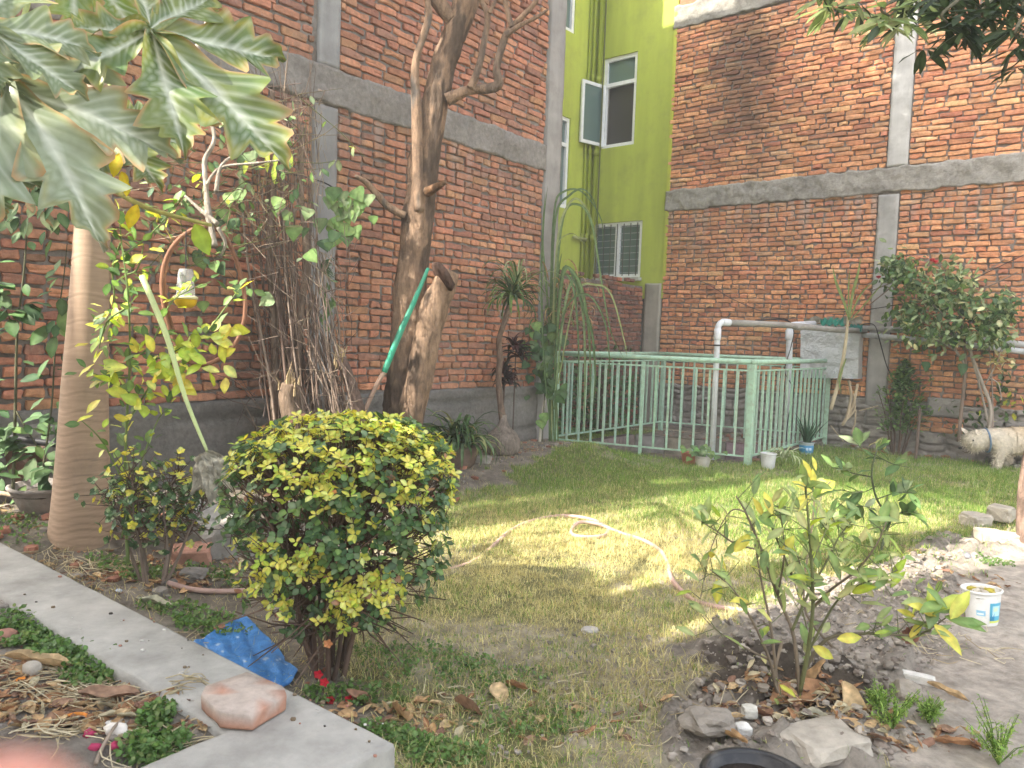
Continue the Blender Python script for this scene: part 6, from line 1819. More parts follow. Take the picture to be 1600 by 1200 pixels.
for x, y0, y1 in ((1412, 640, 560), (1455, 650, 570), (1395, 600, 575)):
    for k in range(22): lf.add(D(x + r.gauss(0, 5), r.uniform(y1, y0), c.y), rv(r, 1), .045, 'ellip', r.choice(MGR))
lf.build(t, 200)
mb = MB(); q = onground(1430, 722); tube(mb, [q, D(1436, 660, q.y), D(1437, 640, q.y)], .016, 8, (.16, .12, .10), sub=4, wob=.1)
tag(mb.build('stake', M['stem']), 'dark wooden stake beside the glossy green shrub', 'stake')

# variegated tree on the right
c = onplane(1545, 690, OR_ + nR * .5, nR); c.z = gz(c.x, c.y)
t = thing('variegated_tree', c, 'small tree with cream variegated leaves and red flowers along the right wall', 'tree')
TY = c.y
def tlimb(pp_, w_,  col=(.34, .30, .26)):
    q = [onplane(x, y, OR_ + nR * .5, nR) for x, y in pp_]; w_ *= .75
    part('stem', M['stem'], t, lambda mb: tube(mb, q, [lerp(w_, w_ * .5, i / (len(q) - 1)) for i in range(len(q))], 9, col, sub=6, wob=.08, freq=12), smooth=True)
tlimb([(1542, 700), (1548, 640), (1535, 600), (1520, 560), (1512, 530), (1500, 490)], .030)
tlimb([(1545, 665), (1530, 600), (1516, 555)], .018); tlimb([(1552, 690), (1550, 600), (1545, 540)], .014, (.25, .2, .17))
tlimb([(1498, 690), (1502, 640), (1508, 580), (1508, 540), (1500, 500)], .030, (.22, .17, .14)); tlimb([(1508, 570), (1490, 540), (1480, 500), (1450, 470)], .02)
tlimb([(1490, 545), (1462, 530), (1450, 510)], .014); tlimb([(1540, 600), (1560, 560), (1570, 520)], .012); tlimb([(1545, 590), (1560, 600), (1565, 625)], .012)
lf = Leaves('leaf', 16); r = random.Random(72)
clump = [(1405, 425, 20, 24, 0), (1440, 440, 40, 26, 0), (1490, 440, 30, 28, 1), (1470, 480, 50, 30, .5), (1420, 495, 26, 22, 0), (1520, 490, 40, 26, .3), (1560, 500, 26, 34, 0), (1450, 520, 34, 22, .8), (1500, 520, 40, 20, .7), (1540, 525, 36, 18, .5), (1400, 415, 18, 14, 0), (1570, 480, 14, 22, 0), (1475, 450, 40, 24, .5)]
for x, y, sx, sy, v_ in clump:
    for k in range(150):
        p = onplane(r.gauss(x, sx * .66), r.gauss(y, sy * .6), OR_ + nR * r.uniform(.25, .85), nR)
        lf.add(p, rv(r, 1) + Vector((0, 0, -.5)), r.uniform(.06, .115), 'ellip', r.choice(CRM[:2] + PGR + PGR) if r.random() < .16 + v_ * .42 else r.choice(DGR[:3] + MGR + PGR[:1]), up=Vector((0, -.5, 1)) + rv(r, .4))
for x, y, s_ in ((1487, 527, .14), (1502, 568, .15), (1445, 565, .13)): lf.add(onplane(x, y, OR_ + nR * .7, nR), Vector((.1, -.3, -1)), s_, 'heart', DGR[5], up=Vector((.3, -1, .3)))
for k in range(26): lf.add(onplane(r.gauss(1562, 12), r.gauss(562, 6), OR_ + nR * .6, nR), rv(r, 1), .09, 'ellip', r.choice(CRM))
for k in range(70): lf.add(onplane(r.gauss(1570, 16), r.gauss(620, 22), OR_ + nR * .3, nR), rv(r, 1), .09, 'ellip', r.choice(DGR + MGR[:1] + YGR[:1]))
for k in range(60): lf.add(onplane(r.gauss(1515, 26), r.gauss(655, 16), OR_ + nR * .35, nR), rv(r, 1), .07, 'ellip', r.choice(DGR + DGR + YGR[:1]))
lf.build(t, 260)
for x, y in ((1457, 406), (1373, 433), (1462, 409), (1405, 404)):
    p = onplane(x, y, OR_ + nR * .6, nR); mb = MB(); lathe(mb, p, [(.004, -.02), (.028, 0), (.03, .012), (.001, .02)], 8, (.60, .03, .05), wob=.5, close=False); mb.build('flower', M['leaf'], t)
t = thing('bare_twigs', onplane(1520, 440, OR_ + nR * .3, nR), 'bare slanting twigs on the right wall above the pipes', 'twigs')
for pp_ in ([(1490, 460), (1540, 425), (1570, 405)], [(1500, 460), (1550, 445), (1590, 425)], [(1530, 480), (1580, 465), (1600, 460)], [(1360, 455), (1400, 440), (1420, 438)], [(1360, 475), (1385, 455), (1398, 442)]):
    part('twig', M['stem'], t, lambda mb: tube(mb, [onplane(x, y, OR_ + nR * .25, nR) for x, y in pp_], .007, 5, (.22, .17, .14), sub=4))

# ------------------------------------------------------------------ citrus bush in the dug bed (foreground)
c = onground(1250, 1082)
t = thing('citrus_bush', c, 'open citrus bush with long pale green leaves in the dug bed, nearest the camera', 'bush')
r = random.Random(81); CYb = c.y
limbs = [([(1250, 1085), (1246, 1040), (1238, 985), (1215, 930), (1190, 860), (1165, 800), (1150, 775)], .011), ([(1250, 1080), (1262, 1020), (1270, 950), (1268, 880), (1262, 800), (1258, 760)], .011),
         ([(1250, 1060), (1290, 1000), (1350, 990), (1400, 992), (1440, 990), (1478, 965)], .009), ([(1215, 1090), (1205, 1040), (1190, 1000), (1170, 960), (1145, 920), (1110, 890)], .008),
         ([(1238, 985), (1262, 930), (1290, 880), (1310, 840), (1330, 815)], .007), ([(1270, 950), (1300, 920), (1340, 890), (1370, 850), (1385, 815)], .007), ([(1190, 860), (1150, 850), (1120, 830), (1095, 815)], .005),
         ([(1262, 1020), (1300, 950), (1330, 920), (1380, 900), (1405, 890)], .006), ([(1215, 930), (1225, 870), (1222, 820), (1215, 790)], .005), ([(1200, 1030), (1160, 1010), (1120, 985), (1095, 960)], .005),
         ([(1268, 880), (1290, 830), (1300, 800)], .005), ([(1250, 1082), (1262, 1050), (1262, 990), (1240, 905)], .007), ([(1222, 1000), (1210, 1060), (1222, 1090)], .008), ([(1400, 992), (1430, 960), (1460, 930)], .004), ([(1165, 800), (1140, 800), (1110, 860), (1092, 950)], .004), ([(1215, 1085), (1206, 990), (1188, 900), (1180, 850)], .008), ([(1238, 900), (1215, 845), (1195, 800)], .006), ([(1300, 1010), (1260, 960), (1255, 900), (1240, 850)], .006)]
CL = []
for k, (pp_, w_) in enumerate(limbs):
    ph = r.uniform(-.28, .3); q = [D(x, y, CYb + ph * min(1, i * .35)) for i, (x, y) in enumerate(pp_)]; CL.append(q); w_ *= .78
    part('stem', M['stem'], t, lambda mb: tube(mb, q, [lerp(w_, w_ * .3, i / (len(q) - 1)) for i in range(len(q))], 7, r.choice([(.15, .13, .09), (.20, .16, .12), (.14, .15, .07)]), sub=5, wob=.06, freq=20), smooth=True)
lf = Leaves('leaf', 17); lf2 = Leaves('leaf', 18); CITR = palette([(.34, .40, .15), (.27, .36, .12), (.42, .46, .20), (.20, .29, .11)], 8, 9)
tw = MB()
for k in range(285):
    q = r.choices(CL, [4, 5, 4, 3, 4, 4, 2, 3, 2, 1, 2, 2, .3, 2, 1.5, 1, 2, 2])[0]; p, d_ = along(q, r.uniform(.38, 1)); 
    dd = (d_ * .5 + rv(r, .55) + Vector((0, 0, .25))).normalized()
    p2 = p + (rv(r, 1) + Vector((0, 0, .4))).normalized() * r.uniform(.0, .09)
    if (p2 - p).length > .02: tube(tw, [p, p2], [.0022, .0014], 3, (.15, .17, .08), cap=False)
    col = r.choice(CITR) if r.random() < .80 else (r.choice(YGR) if r.random() < .7 else r.choice(YEL[:3]))
    lf.add(p2, dd, r.uniform(.05, .098), 'ellip', col, up=Vector((0, -.35, 1)) + rv(r, .4), width=.6)
for k in range(12):
    a = k * .55; p = D(1458, 958, CYb - .05) + rv(r, .02); lf.add(p, Vector((math.cos(a), -.2 + .3 * math.sin(a), .5 * math.sin(a) + .25)), r.uniform(.10, .13), 'ellip', r.choice(MGR[2:4] + YEL[3:5] + CITR[:2]), up=Vector((0, -.6, 1)), width=.7)
for x, y, a in ((1120, 905, -1.5), (1218, 868, 1.0), (1147, 862, .9), (1308, 998, .2), (1270, 1010, -.4)): lf.add(D(x, y, CYb - .1), Vector((math.cos(a), -.1, math.sin(a))), .085, 'ellip', YEL[1], up=Vector((0, -1, .4)), width=.8)
tw.build('twigs', M['stem'], t, kind='stuff'); lf.build(t, 300)
p = D(1422, 992, CYb); mb = MB()
for k in range(9): V, F, C = leaf_template('round', (.22, .10, .075), k % 3); a = k * .7; dd = Vector((math.cos(a), -.3, math.sin(a))); dd.normalize(); xx = dd.cross(Vector((0, -1, .1))).normalized(); zz = xx.cross(dd); mb.add((V @ (np.array([tuple(xx), tuple(dd), tuple(zz)]) * .035) + np.array(tuple(p))).tolist(), F, C)
mb.build('dead_leaf', M['leaf_dry'], t)
# yellow-topped seedling on its own stem
c = onground(1256, 905); t = thing('citrus_seedling', c, 'slim seedling with a few bright yellow leaves standing on the lawn behind the citrus bush', 'seedling')
q = [c, D(1268, 830, c.y), D(1272, 780, c.y), D(1270, 758, c.y)]
part('stem', M['stem'], t, lambda mb: tube(mb, q, [.006, .005, .004, .003], 5, (.22, .18, .12), sub=4)); part('stem', M['stem'], t, lambda mb: tube(mb, [q[1], D(1285, 770, c.y), D(1298, 752, c.y)], .003, 5, (.2, .18, .12), sub=3))
lf = Leaves('leaf', 19)
for x, y, a, s_ in ((1268, 768, 2.7, .12), (1270, 765, 1.6, .12), (1272, 768, .6, .13), (1268, 748, 2.0, .12), (1275, 735, 1.9, .08), (1265, 775, 3.4, .08), (1240, 790, .4, .10), (1275, 752, .1, .06)): lf.add(D(x, y, c.y), Vector((math.cos(a), -.1, math.sin(a))), s_, 'lance' if a > 1 else 'ellip', r.choice(YEL[:3] + CRM[:1]), up=Vector((.2, -1, .4)), width=1.2)
lf.build(t, 10)
# second citrus sapling further back
c = onground(1372, 862); t = thing('citrus_sapling', c, 'dark green citrus sapling at the lawn edge in front of the glossy shrub', 'sapling')
SY = c.y; r = random.Random(91)
ql = [([(1375, 865), (1385, 830), (1390, 810), (1370, 780), (1362, 740), (1368, 710), (1378, 685)], .010), ([(1388, 815), (1410, 800), (1430, 800)], .006), ([(1370, 780), (1400, 770), (1425, 770)], .005), ([(1362, 745), (1335, 740), (1320, 735), (1300, 730)], .005), ([(1370, 712), (1345, 700), (1340, 690)], .004), ([(1370, 712), (1395, 725), (1420, 730)], .004), ([(1375, 800), (1345, 790), (1320, 800)], .004), ([(1368, 760), (1345, 770), (1310, 765)], .004)]
QL = []
for pp_, w_ in ql:
    q = [D(x, y, SY + .05 * math.sin(x)) for x, y in pp_]; QL.append(q); part('stem', M['stem'], t, lambda mb: tube(mb, q, [lerp(w_, w_ * .4, i / (len(q) - 1)) for i in range(len(q))], 6, (.09, .11, .06), sub=4), smooth=True)
lf = Leaves('leaf', 20)
for k in range(78):
    q = r.choices(QL, [5, 3, 3, 3, 1.2, 1.2, 2, 2])[0]; p, d_ = along(q, r.uniform(.2, 1)); lf.add(p, (d_ * .4 + rv(r, .6)), r.uniform(.09, .15), 'ellip', r.choice(DGR[:2] + MGR + MGR[2:4] + [(.30, .36, .22)]), up=Vector((0, -.3, 1)) + rv(r, .35), width=.8)
for k in range(5): lf.add(D(1378 + r.gauss(0, 4), 690 + k * 4, SY), rv(r, 1) + UP, .07, 'ellip', r.choice(YEL[:2] + CRM), width=.7)
lf.build(t, 110)
# feathery low weeds (marigold seedlings) in the bed
for i, (x, y, w_, h_, lab_) in enumerate(((1395, 1140, .22, .16, 'bushy bright green feathery weed in front of the flat stone'), (1372, 1112, .10, .10, 'small feathery weed sprig near the leaf litter'), (1560, 1195, .24, .18, 'feathery weed at the lower edge of the bare path'), (1450, 1130, .12, .10, 'low feathery weed right of the bushy one'))):
    c = onground(x, y); t = thing('feathery_weed', c, lab_, 'weed', 'feathery weeds in the dug bed'); mb = MB(); lf = Leaves('leaf', 30 + i)
    for k in range(30):
        a = r.uniform(0, 6.28); e = c + Vector((math.cos(a) * w_ * .5 * r.random(), math.sin(a) * w_ * .5 * r.random(), h_ * r.uniform(.4, 1))); tube(mb, [c, lerp(c, e, .5) + Vector((0, 0, .02)), e], [.0018, .0014, .001], 3, (.14, .22, .06), cap=False)
        for j in range(20): u = .35 + .65 * j / 20; lf.add(lerp(c, e, u), rv(r, 1) + Vector((0, 0, .4)), r.uniform(.010, .022), 'small', r.choice([(.22, .36, .07), (.17, .30, .06), (.30, .42, .10)]), width=.5)
    mb.build('stem', M['stem'], t, kind='stuff'); lf.build(t, 0)

# ------------------------------------------------------------------ low weeds: ground cover
def cover(name, spots, label, cols, seed, n=900, size=(.018, .035), h=.06, shape='round'):
    r = random.Random(seed); mb = MB()
    temps = [leaf_template(shape, c, i) for i, c in enumerate(cols)]
    for x, y, rx, ry, k_ in spots:
        c0 = onground(x, y)
        for k in range(int(n * k_)):
            a = r.uniform(0, 6.28); q = math.sqrt(r.random()); px_, py_ = c0.x + math.cos(a) * rx * q, c0.y + math.sin(a) * ry * q
            if float(vnoise(px_ * 7, py_ * 7, 0, seed)) < .35 * q: continue
            p = Vector((px_, py_, gz_fast(px_, py_) + r.uniform(.004, h))); dd = (rv(r, .8) + Vector((0, 0, .3))).normalized(); xx = dd.cross(UP + rv(r, .4)).normalized(); zz = xx.cross(dd); s_ = r.uniform(*size)
            V, F, C = r.choice(temps); mb.add((V @ (np.array([tuple(xx), tuple(dd), tuple(zz)]) * s_) + np.array(tuple(p))).tolist(), F, C)
    o = mb.build(name, M['leaf']); tag(o, label, 'weeds', kind='stuff'); return o
_gx = np.arange(-3.4, 4.5, .02); _gy = np.arange(1.2, 9, .03); _GX, _GY = np.meshgrid(_gx, _gy, indexing='ij'); _GZ = gheight(_GX, _GY)
def gz_fast(x, y):
    i = min(max(int((x + 3.4) / .02), 0), len(_gx) - 1); j = min(max(int((y - 1.2) / .03), 0), len(_gy) - 1); return float(_GZ[i, j])
WEED = palette([(.10, .19, .05), (.13, .23, .06), (.075, .15, .04), (.20, .28, .10)], 6, 11)
cover('clover_weeds', [(45, 1000, .16, .10, 1.3), (110, 1030, .14, .09, .9), (0, 985, .15, .12, .7), (150, 1065, .11, .06, .45), (245, 1125, .045, .06, .35), (255, 1170, .08, .05, .35), (225, 1190, .07, .04, .2)], 'fresh green clover like weeds in the raised bed inside the kerb', WEED, 1, 1100, (.009, .021), .035)
cover('bed_weeds', [(170, 885, .12, .08, .25), (290, 960, .22, .10, .5), (330, 985, .2, .06, .4), (230, 900, .12, .1, .3), (330, 900, .2, .1, .3), (560, 1090, .2, .08, .5), (690, 1185, .16, .07, .5), (600, 1150, .1, .06, .3), (640, 1165, .1, .05, .25), (380, 920, .2, .1, .3), (40, 820, .3, .2, .6)], 'low green weeds and moss between the kerb and the shrubs', WEED, 2, 900, (.010, .022), .03)
cover('lawn_weeds', [(640, 1030, .34, .15, 1.0), (740, 1060, .3, .14, .6), (830, 1130, .2, .1, .4), (1090, 690, .1, .1, .05), (1540, 880, .16, .12, .4), (1470, 850, .2, .1, .2)], 'patches of creeping green weed in the worn front of the lawn', WEED, 3, 900, (.008, .018), .02)

# ------------------------------------------------------------------ fallen leaves
r = random.Random(101)
LSH = []
def litter_mesh(col, seed):
    r = random.Random(seed); nu, nv = 7, 4; V = []; C = []
    cu, cv, ph = r.uniform(.5, 1.6), r.uniform(.6, 1.8), r.uniform(0, 6)
    for i in range(nu + 1):
        u = i / nu; ww = .24 * math.sin(math.pi * (u * .94 + .03)) ** .8
        for j in range(nv + 1):
            v = j / nv * 2 - 1; V.append((v * ww + .03 * math.sin(u * 5 + ph), u - .5, .10 * cv * v * v * ww * 4 + .10 * cu * (u - .5) ** 2 + .03 * math.sin(u * 11 + v * 3 + ph)))
            k = r.uniform(.75, 1.15) * (1.25 if abs(v) < .1 else 1); C.append(tuple(min(1, q * k) for q in col))
    F = [(i * (nv + 1) + j, i * (nv + 1) + j + 1, (i + 1) * (nv + 1) + j + 1, (i + 1) * (nv + 1) + j) for i in range(nu) for j in range(nv)]
    return V, F, C
LIT = []
for i in range(14):
    col = [(.36, .20, .11), (.46, .30, .16), (.26, .15, .10), (.52, .38, .22), (.30, .19, .13), (.42, .40, .30)][i % 6]; V, F, C = litter_mesh(col, i)
    me = bpy.data.meshes.new('fallen_leaf'); me.from_pydata(V, [], F); ca_ = me.color_attributes.new('Col', 'FLOAT_COLOR', 'POINT'); ca_.data.foreach_set('color', [q for c in C for q in (*c, 1.0)]); me.materials.append(M['leaf_dry']); me.polygons.foreach_set('use_smooth', [True] * len(F)); LIT.append(me)
def fallen(px, py, s_, label, i, rz=None, tilt=.3, width=1.0):
    p = onground(px, py, .012 + s_ * .05); o = link(LIT[i % 14], 'fallen_leaf', None, Matrix.Translation(p) @ Euler((r.gauss(0, tilt), r.gauss(0, tilt), r.uniform(0, 6.28) if rz is None else rz)).to_matrix().to_4x4() @ Matrix.Diagonal((s_ * width, s_, s_, 1)))
    tag(o, label, 'leaf', 'dry fallen leaves on the ground'); return o
fallen(1255, 1102, .26, 'largest curled brown leaf lying under the citrus bush', 0, 1.9, .15, 1.1)
fallen(1330, 1108, .15, 'tan curled leaf between the citrus stems and the feathery weed', 3, .5, .5, 1.3)
fallen(1275, 1062, .13, 'ochre leaf propped against the citrus stems', 1, .8, .8, 1.5)
fallen(1275, 1128, .10, 'yellowish green leaf beside the pale flat stone', 5, 1.2, .1, 1.5)
fallen(625, 1125, .15, 'long folded orange brown leaf near the kerb corner', 1, .4, .5)
fallen(730, 1112, .12, 'wide grey brown dead leaf on the worn lawn', 4, 1.2, .4, 1.6)
fallen(780, 1090, .10, 'curled tan dead leaf right of the wide grey brown one', 3, .2, .6, 1.5)
fallen(240, 950, .17, 'pale greenish dry leaf beyond the kerb', 5, 1.5, .1, .7)
fallen(805, 1080, .12, 'narrow brown leaf pointing to the curled tan one', 0, .7, .2, .6)
fallen(1140, 1128, .10, 'straw coloured leaf on the clay clods', 3, 1.4, .2, .7)
fallen(1145, 1160, .11, 'thin tan leaf behind the black pot', 1, .6, .2, .5)
fallen(1190, 1125, .12, 'dark brown leaf curled beside the beige pebble', 2, .2, .5)
fallen(60, 1045, .22, 'long pale straw leaf in the raised bed', 3, 1.6, .1, .5)
fallen(170, 1095, .20, 'flat tan leaf among the dry stalks in the raised bed', 4, 1.5, .1, .6)
fallen(1480, 1090, .15, 'thin beige leaf on the path edge', 3, .6, .1, .4)
fallen(1370, 1160, .12, 'pinkish brown leaf near the feathery weed', 4, .2, .4, 1.0)
fallen(1490, 1170, .12, 'reddish brown leaf on the near end of the path', 0, .9, .2, .9)
fallen(560, 1100, .11, 'brown leaf at the foot of the yellow green shrub', 2, 1.2)
def litter(name, spots, label, seed, n=300, size=(.02, .07)):
    r = random.Random(seed); mb = MB(); T = [litter_mesh([(.36, .20, .11), (.46, .30, .16), (.24, .14, .10), (.52, .38, .22), (.30, .19, .13), (.50, .44, .30)][i % 6], 50 + i) for i in range(10)]
    for x, y, rx, ry, k_ in spots:
        c0 = onground(x, y)
        for k in range(int(n * k_)):
            a = r.uniform(0, 6.28); q = math.sqrt(r.random()); px_, py_ = c0.x + math.cos(a) * rx * q, c0.y + math.sin(a) * ry * q
            V, F, C = r.choice(T); s_ = r.uniform(*size); E_ = Euler((r.gauss(0, .35), r.gauss(0, .35), r.uniform(0, 6.28))).to_matrix() 
            A = np.array(V) * np.array([s_ * r.choice((.35, .7, 1.2)), s_, s_]); A = A @ np.array(E_).T + np.array([px_, py_, gz_fast(px_, py_) + .006]); mb.add(A.tolist(), F, C)
    o = mb.build(name, M['leaf_dry']); tag(o, label, 'litter', kind='stuff')
litter('leaf_litter', [(120, 1120, .35, .12, .6), (30, 1080, .25, .12, .5), (1250, 1095, .32, .16, 1.2), (1180, 1080, .16, .1, .3), (1390, 1150, .35, .1, .4), (620, 1120, .3, .12, .4), (180, 900, .5, .25, .8), (330, 890, .4, .3, .5), (60, 1090, .4, .2, .7), (150, 1130, .35, .12, .7), (740, 700, .7, .3, .8), (90, 830, .5, .3, .5), (860, 1120, .5, .2, .25), (1450, 900, .5, .25, .3), (1350, 870, .5, .15, .4)], 'small dead leaves and scraps strewn over the beds', 5, 210)
def straw(name, spots, label, seed):
    r = random.Random(seed); mb = MB()
    for x, y, rx, ry, n, L, az in spots:
        c0 = onground(x, y)
        for k in range(n):
            a = r.uniform(0, 6.28); q = math.sqrt(r.random()); p = Vector((c0.x + math.cos(a) * rx * q, c0.y + math.sin(a) * ry * q, 0)); b = r.gauss(az, .7); l = L * r.uniform(.4, 1.2); e = p + Vector((math.cos(b), math.sin(b), 0)) * l; m_ = (p + e) / 2 + Vector((r.gauss(0, .02), r.gauss(0, .02), 0))
            for v in (p, m_, e): v.z = gz_fast(v.x, v.y) + r.uniform(.004, .022)
            tube(mb, [p, m_, e], [.0022, .002, .001], 3, r.choice([(.50, .42, .27), (.38, .30, .18), (.60, .52, .36)]), sub=2, cap=False)
    o = mb.build(name, M['stem']); tag(o, label, 'straw', kind='stuff')
straw('dry_stalks', [(140, 885, .25, .12, 90, .14, -.6), (60, 1060, .35, .12, 110, .18, .1), (180, 1090, .25, .08, 90, .16, .2), (150, 1150, .3, .08, 80, .12, .3), (700, 700, .5, .2, 60, .12, 0), (900, 1100, .6, .3, 90, .10, .5), (300, 1000, .15, .05, 20, .12, .4), (1180, 1120, .3, .1, 40, .12, .3), (1400, 1000, .5, .3, 50, .10, .3), (30, 770, .3, .1, 40, .2, 0)], 'dry straw and broken stalks lying on the beds and worn lawn', 6)

# ------------------------------------------------------------------ small things lying about
def small_lump(px, py, s, col, label, name, cat, seed, mat='stone', sq=(1, .7, .5), dz=0, rough=.7):
    p = onground(px, py, dz); mb = MB(); rock(mb, (p.x, p.y, p.z + s * sq[2] * .5), s * sq[0], s * sq[1], s * sq[2], seed, col, seed, 2, rough, .2); return tag(mb.build(name, M[mat], smooth=True), label, cat)
def peel(px, py, s, label, a0):
    p = onground(px, py, .006); mb = MB(); V = []; n = 12
    for i in range(n + 1):
        a = a0 + math.pi * .9 * i / n
        for j in range(4): q = s * (.75 + .12 * j); V.append((p.x + math.cos(a) * q, p.y + math.sin(a) * q * .8, p.z + .012 * math.sin(j * 1.0 + .3)))
    k = len(V); V2 = V + [(v[0], v[1], v[2] + .003) for v in V]; F = [(i * 4 + j, i * 4 + j + 1, i * 4 + j + 5, i * 4 + j + 4) for i in range(n) for j in range(3)]; F = [f[::-1] for f in F] + [tuple(k + q for q in f) for f in F]
    mb.add(V2, F, [(.62, .50, .40)] * k + [(.75, .28, .06)] * k); tag(mb.build('orange_peel', M['leaf_dry']), label, 'peel')
peel(118, 1130, .035, 'curved strip of orange peel in the raised bed', .4)
peel(35, 1070, .018, 'small scrap of bright orange peel near the dry stalks', 1.5)
small_lump(185, 1150, .032, (.72, .67, .62), 'crumpled white tissue beside a dry twig in the raised bed', 'tissue', 'paper', 3, 'cloth', dz=.01, rough=1.3)
small_lump(170, 1140, .022, (.70, .66, .62), 'smaller crumpled scrap of white paper by the orange peel', 'paper_scrap', 'paper', 5, 'cloth', rough=1.3)
small_lump(8, 1000, .05, (.42, .22, .17), 'rounded reddish brick chip at the left end of the raised bed', 'brick_chip', 'brick chip', 8)
small_lump(185, 925, .018, (.45, .50, .6), 'small twist of bluish plastic on the far kerb edge', 'plastic_scrap', 'plastic', 9, 'cloth', rough=1.4)
small_lump(65, 1037, .03, (.5, .55, .62), 'scrap of pale blue plastic in the weeds', 'plastic_scrap', 'plastic', 11, 'cloth', rough=1.4)
small_lump(50, 1055, .030, (.40, .36, .31), 'grey brown onion shaped lump in the raised bed', 'dried_gourd', 'gourd', 12, dz=.01, rough=.2, sq=(1, .9, .8))
small_lump(1213, 1128, .035, (.30, .17, .13), 'reddish brown lump beneath the citrus bush', 'clod', 'clod', 13)
small_lump(1510, 870, .035, (.2, .2, .22), 'dark scrap near the white tub on the path', 'scrap', 'scrap', 14)
for i, (x, y) in enumerate(((140, 1148), (180, 1168), (150, 1170))):
    small_lump(x, y, .018, (.42, .05, .12), ('crimson fallen petal nearest the orange peel', 'crimson fallen petal under the tissue', 'crimson fallen petal beside the twig')[i], 'petal', 'petal', 20 + i, 'cloth', rough=1.2)
mb = MB(); q = [onground(x, y, .012) for x, y in ((150, 1200), (160, 1175), (178, 1155), (192, 1130))]; q[2].z += .02; tube(mb, q, [.006, .005, .005, .003], 6, (.30, .24, .19), sub=4, wob=.1); tag(mb.build('twig', M['stem']), 'bent dry twig in the raised bed next to the tissue', 'twig')
r = random.Random(5)
kr = MB()
for k in range(45):
    x = r.uniform(20, 600); y = 870 + (x / 600) * 260 + r.uniform(-10, 60); p = G(x, y, .203); s_ = r.uniform(.002, .008); rock(kr, p, s_, s_, s_ * .6, k, r.choice([(.10, .09, .08), (.4, .2, .15), (.2, .15, .1), (.6, .58, .55)]), 0, 1)
tag(kr.build('kerb_crumbs', M['stone']), 'dark crumbs and brick grit lying on top of the kerb', 'grit', kind='stuff')
# things at the far left under the weeds
mb = MB(); c = D(28, 735, 4.3); box(mb, c, CR * .17, Vector((0, .015, .01)), Vector((0, -.03, .14)), (.34, .22, .18), .006); tag(mb.build('clay_tile', M['stone']), 'flat reddish clay tile leaning among the weeds left of the ringed trunk', 'tile')
mb = MB(); c = D(48, 690, 4.4); rock(mb, c, .12, .05, .11, 4, (.26, .25, .235), 0, 2, .4, .9); tag(mb.build('stone_slab', M['stone']), 'grey slab standing behind the clay tile', 'stone')
c = onground(72, 845); c.z -= .02
t = thing('clay_bowl', c, 'wide grey clay bowl planter half hidden by the ringed trunk', 'planter')
c = D(75, 835, 4.05); c.z = gz(c.x, c.y)
part('bowl', M['rough'], t, lambda mb: lathe(mb, c, [(.09, 0), (.13, .04), (.165, .11), (.18, .145), (.19, .15), (.188, .165), (.172, .165), (.15, .10), (.001, .07)], 24, (.30, .27, .25), wob=.1, close=False), smooth=True)
part('soil', M['soil'], t, lambda mb: lathe(mb, c + UP * .12, [(.165, 0), (.1, .02), (.001, .03)], 16, (.12, .1, .085), close=False, wob=.4), smooth=True)
wire([D(x, y, 4.2) for x, y in ((-20, 676), (20, 683), (60, 690), (90, 694))], .020, 'thick black pipe lying behind the weeds at the wall', cat='pipe', name='black_pipe')
q = [D(x, y, 4.0) for x, y in ((-20, 770), (10, 772), (40, 780), (60, 783))]; mb = MB(); tube(mb, q, [.014, .012, .01, .006], 8, (.50, .40, .28), sub=4, wob=.2, freq=20); tag(mb.build('dry_branch', M['stem']), 'pale dry branch lying across the clay bowl', 'branch')
r = random.Random(77)
t = thing('coconut_husk', onground(45, 868), 'brown coconut husk piece beside the kerb', 'husk'); c = onground(45, 862)
part('husk', M['bark'], t, lambda mb: rock(mb, c + UP * .03, .06, .035, .035, 3, (.40, .25, .16), .4, 3, .6, .3), smooth=True)
part('fibre', M['stem'], t, lambda mb: [tube(mb, [c + UP * .03 + rv(r, .02), c + UP * .05 + rv(r, .05)], .002, 3, (.5, .36, .22)) for k in range(24)], kind='stuff')

# ------------------------------------------------------------------ mango tree on the right: trunk at the frame edge and overhanging leaves
mt = onground(1606, 858); mt.z = gz(mt.x, mt.y)
t = thing('mango_tree', mt, 'mango tree at the right edge, rough trunk and dark drooping leaves overhead', 'tree')
q = [mt - UP * .05, D(1604, 790, mt.y), D(1612, 720, mt.y), mt + Vector((.12, .05, 1.6)), mt + Vector((.05, .1, 2.6)), mt + Vector((-.1, .0, 3.6)), mt + Vector((.1, .0, 4.6))]
part('trunk', M['bark'], t, lambda mb: tube(mb, q, [.062, .056, .052, .05, .046, .036, .02], 18, (.30, .21, .17), sub=7, wob=.16, freq=14), smooth=True)
r = random.Random(111)
MG = palette([(.035, .06, .02), (.05, .085, .028), (.028, .045, .018)], 5, 12); MGL = palette([(.30, .36, .16), (.22, .30, .10), (.42, .44, .26)], 4, 13)
hubs = [(1600, 20, 3.4), (1560, -30, 3.5), (1500, -10, 3.55), (1440, 10, 3.5), (1390, 25, 3.45), (1340, 5, 3.6), (1310, -5, 3.5), (1480, 35, 3.3), (1540, 30, 3.3), (1590, 60, 3.2), (1420, -20, 3.6)]
top_ = mt + Vector((-.05, 0, 3.2))
lf = Leaves('leaf', 40)
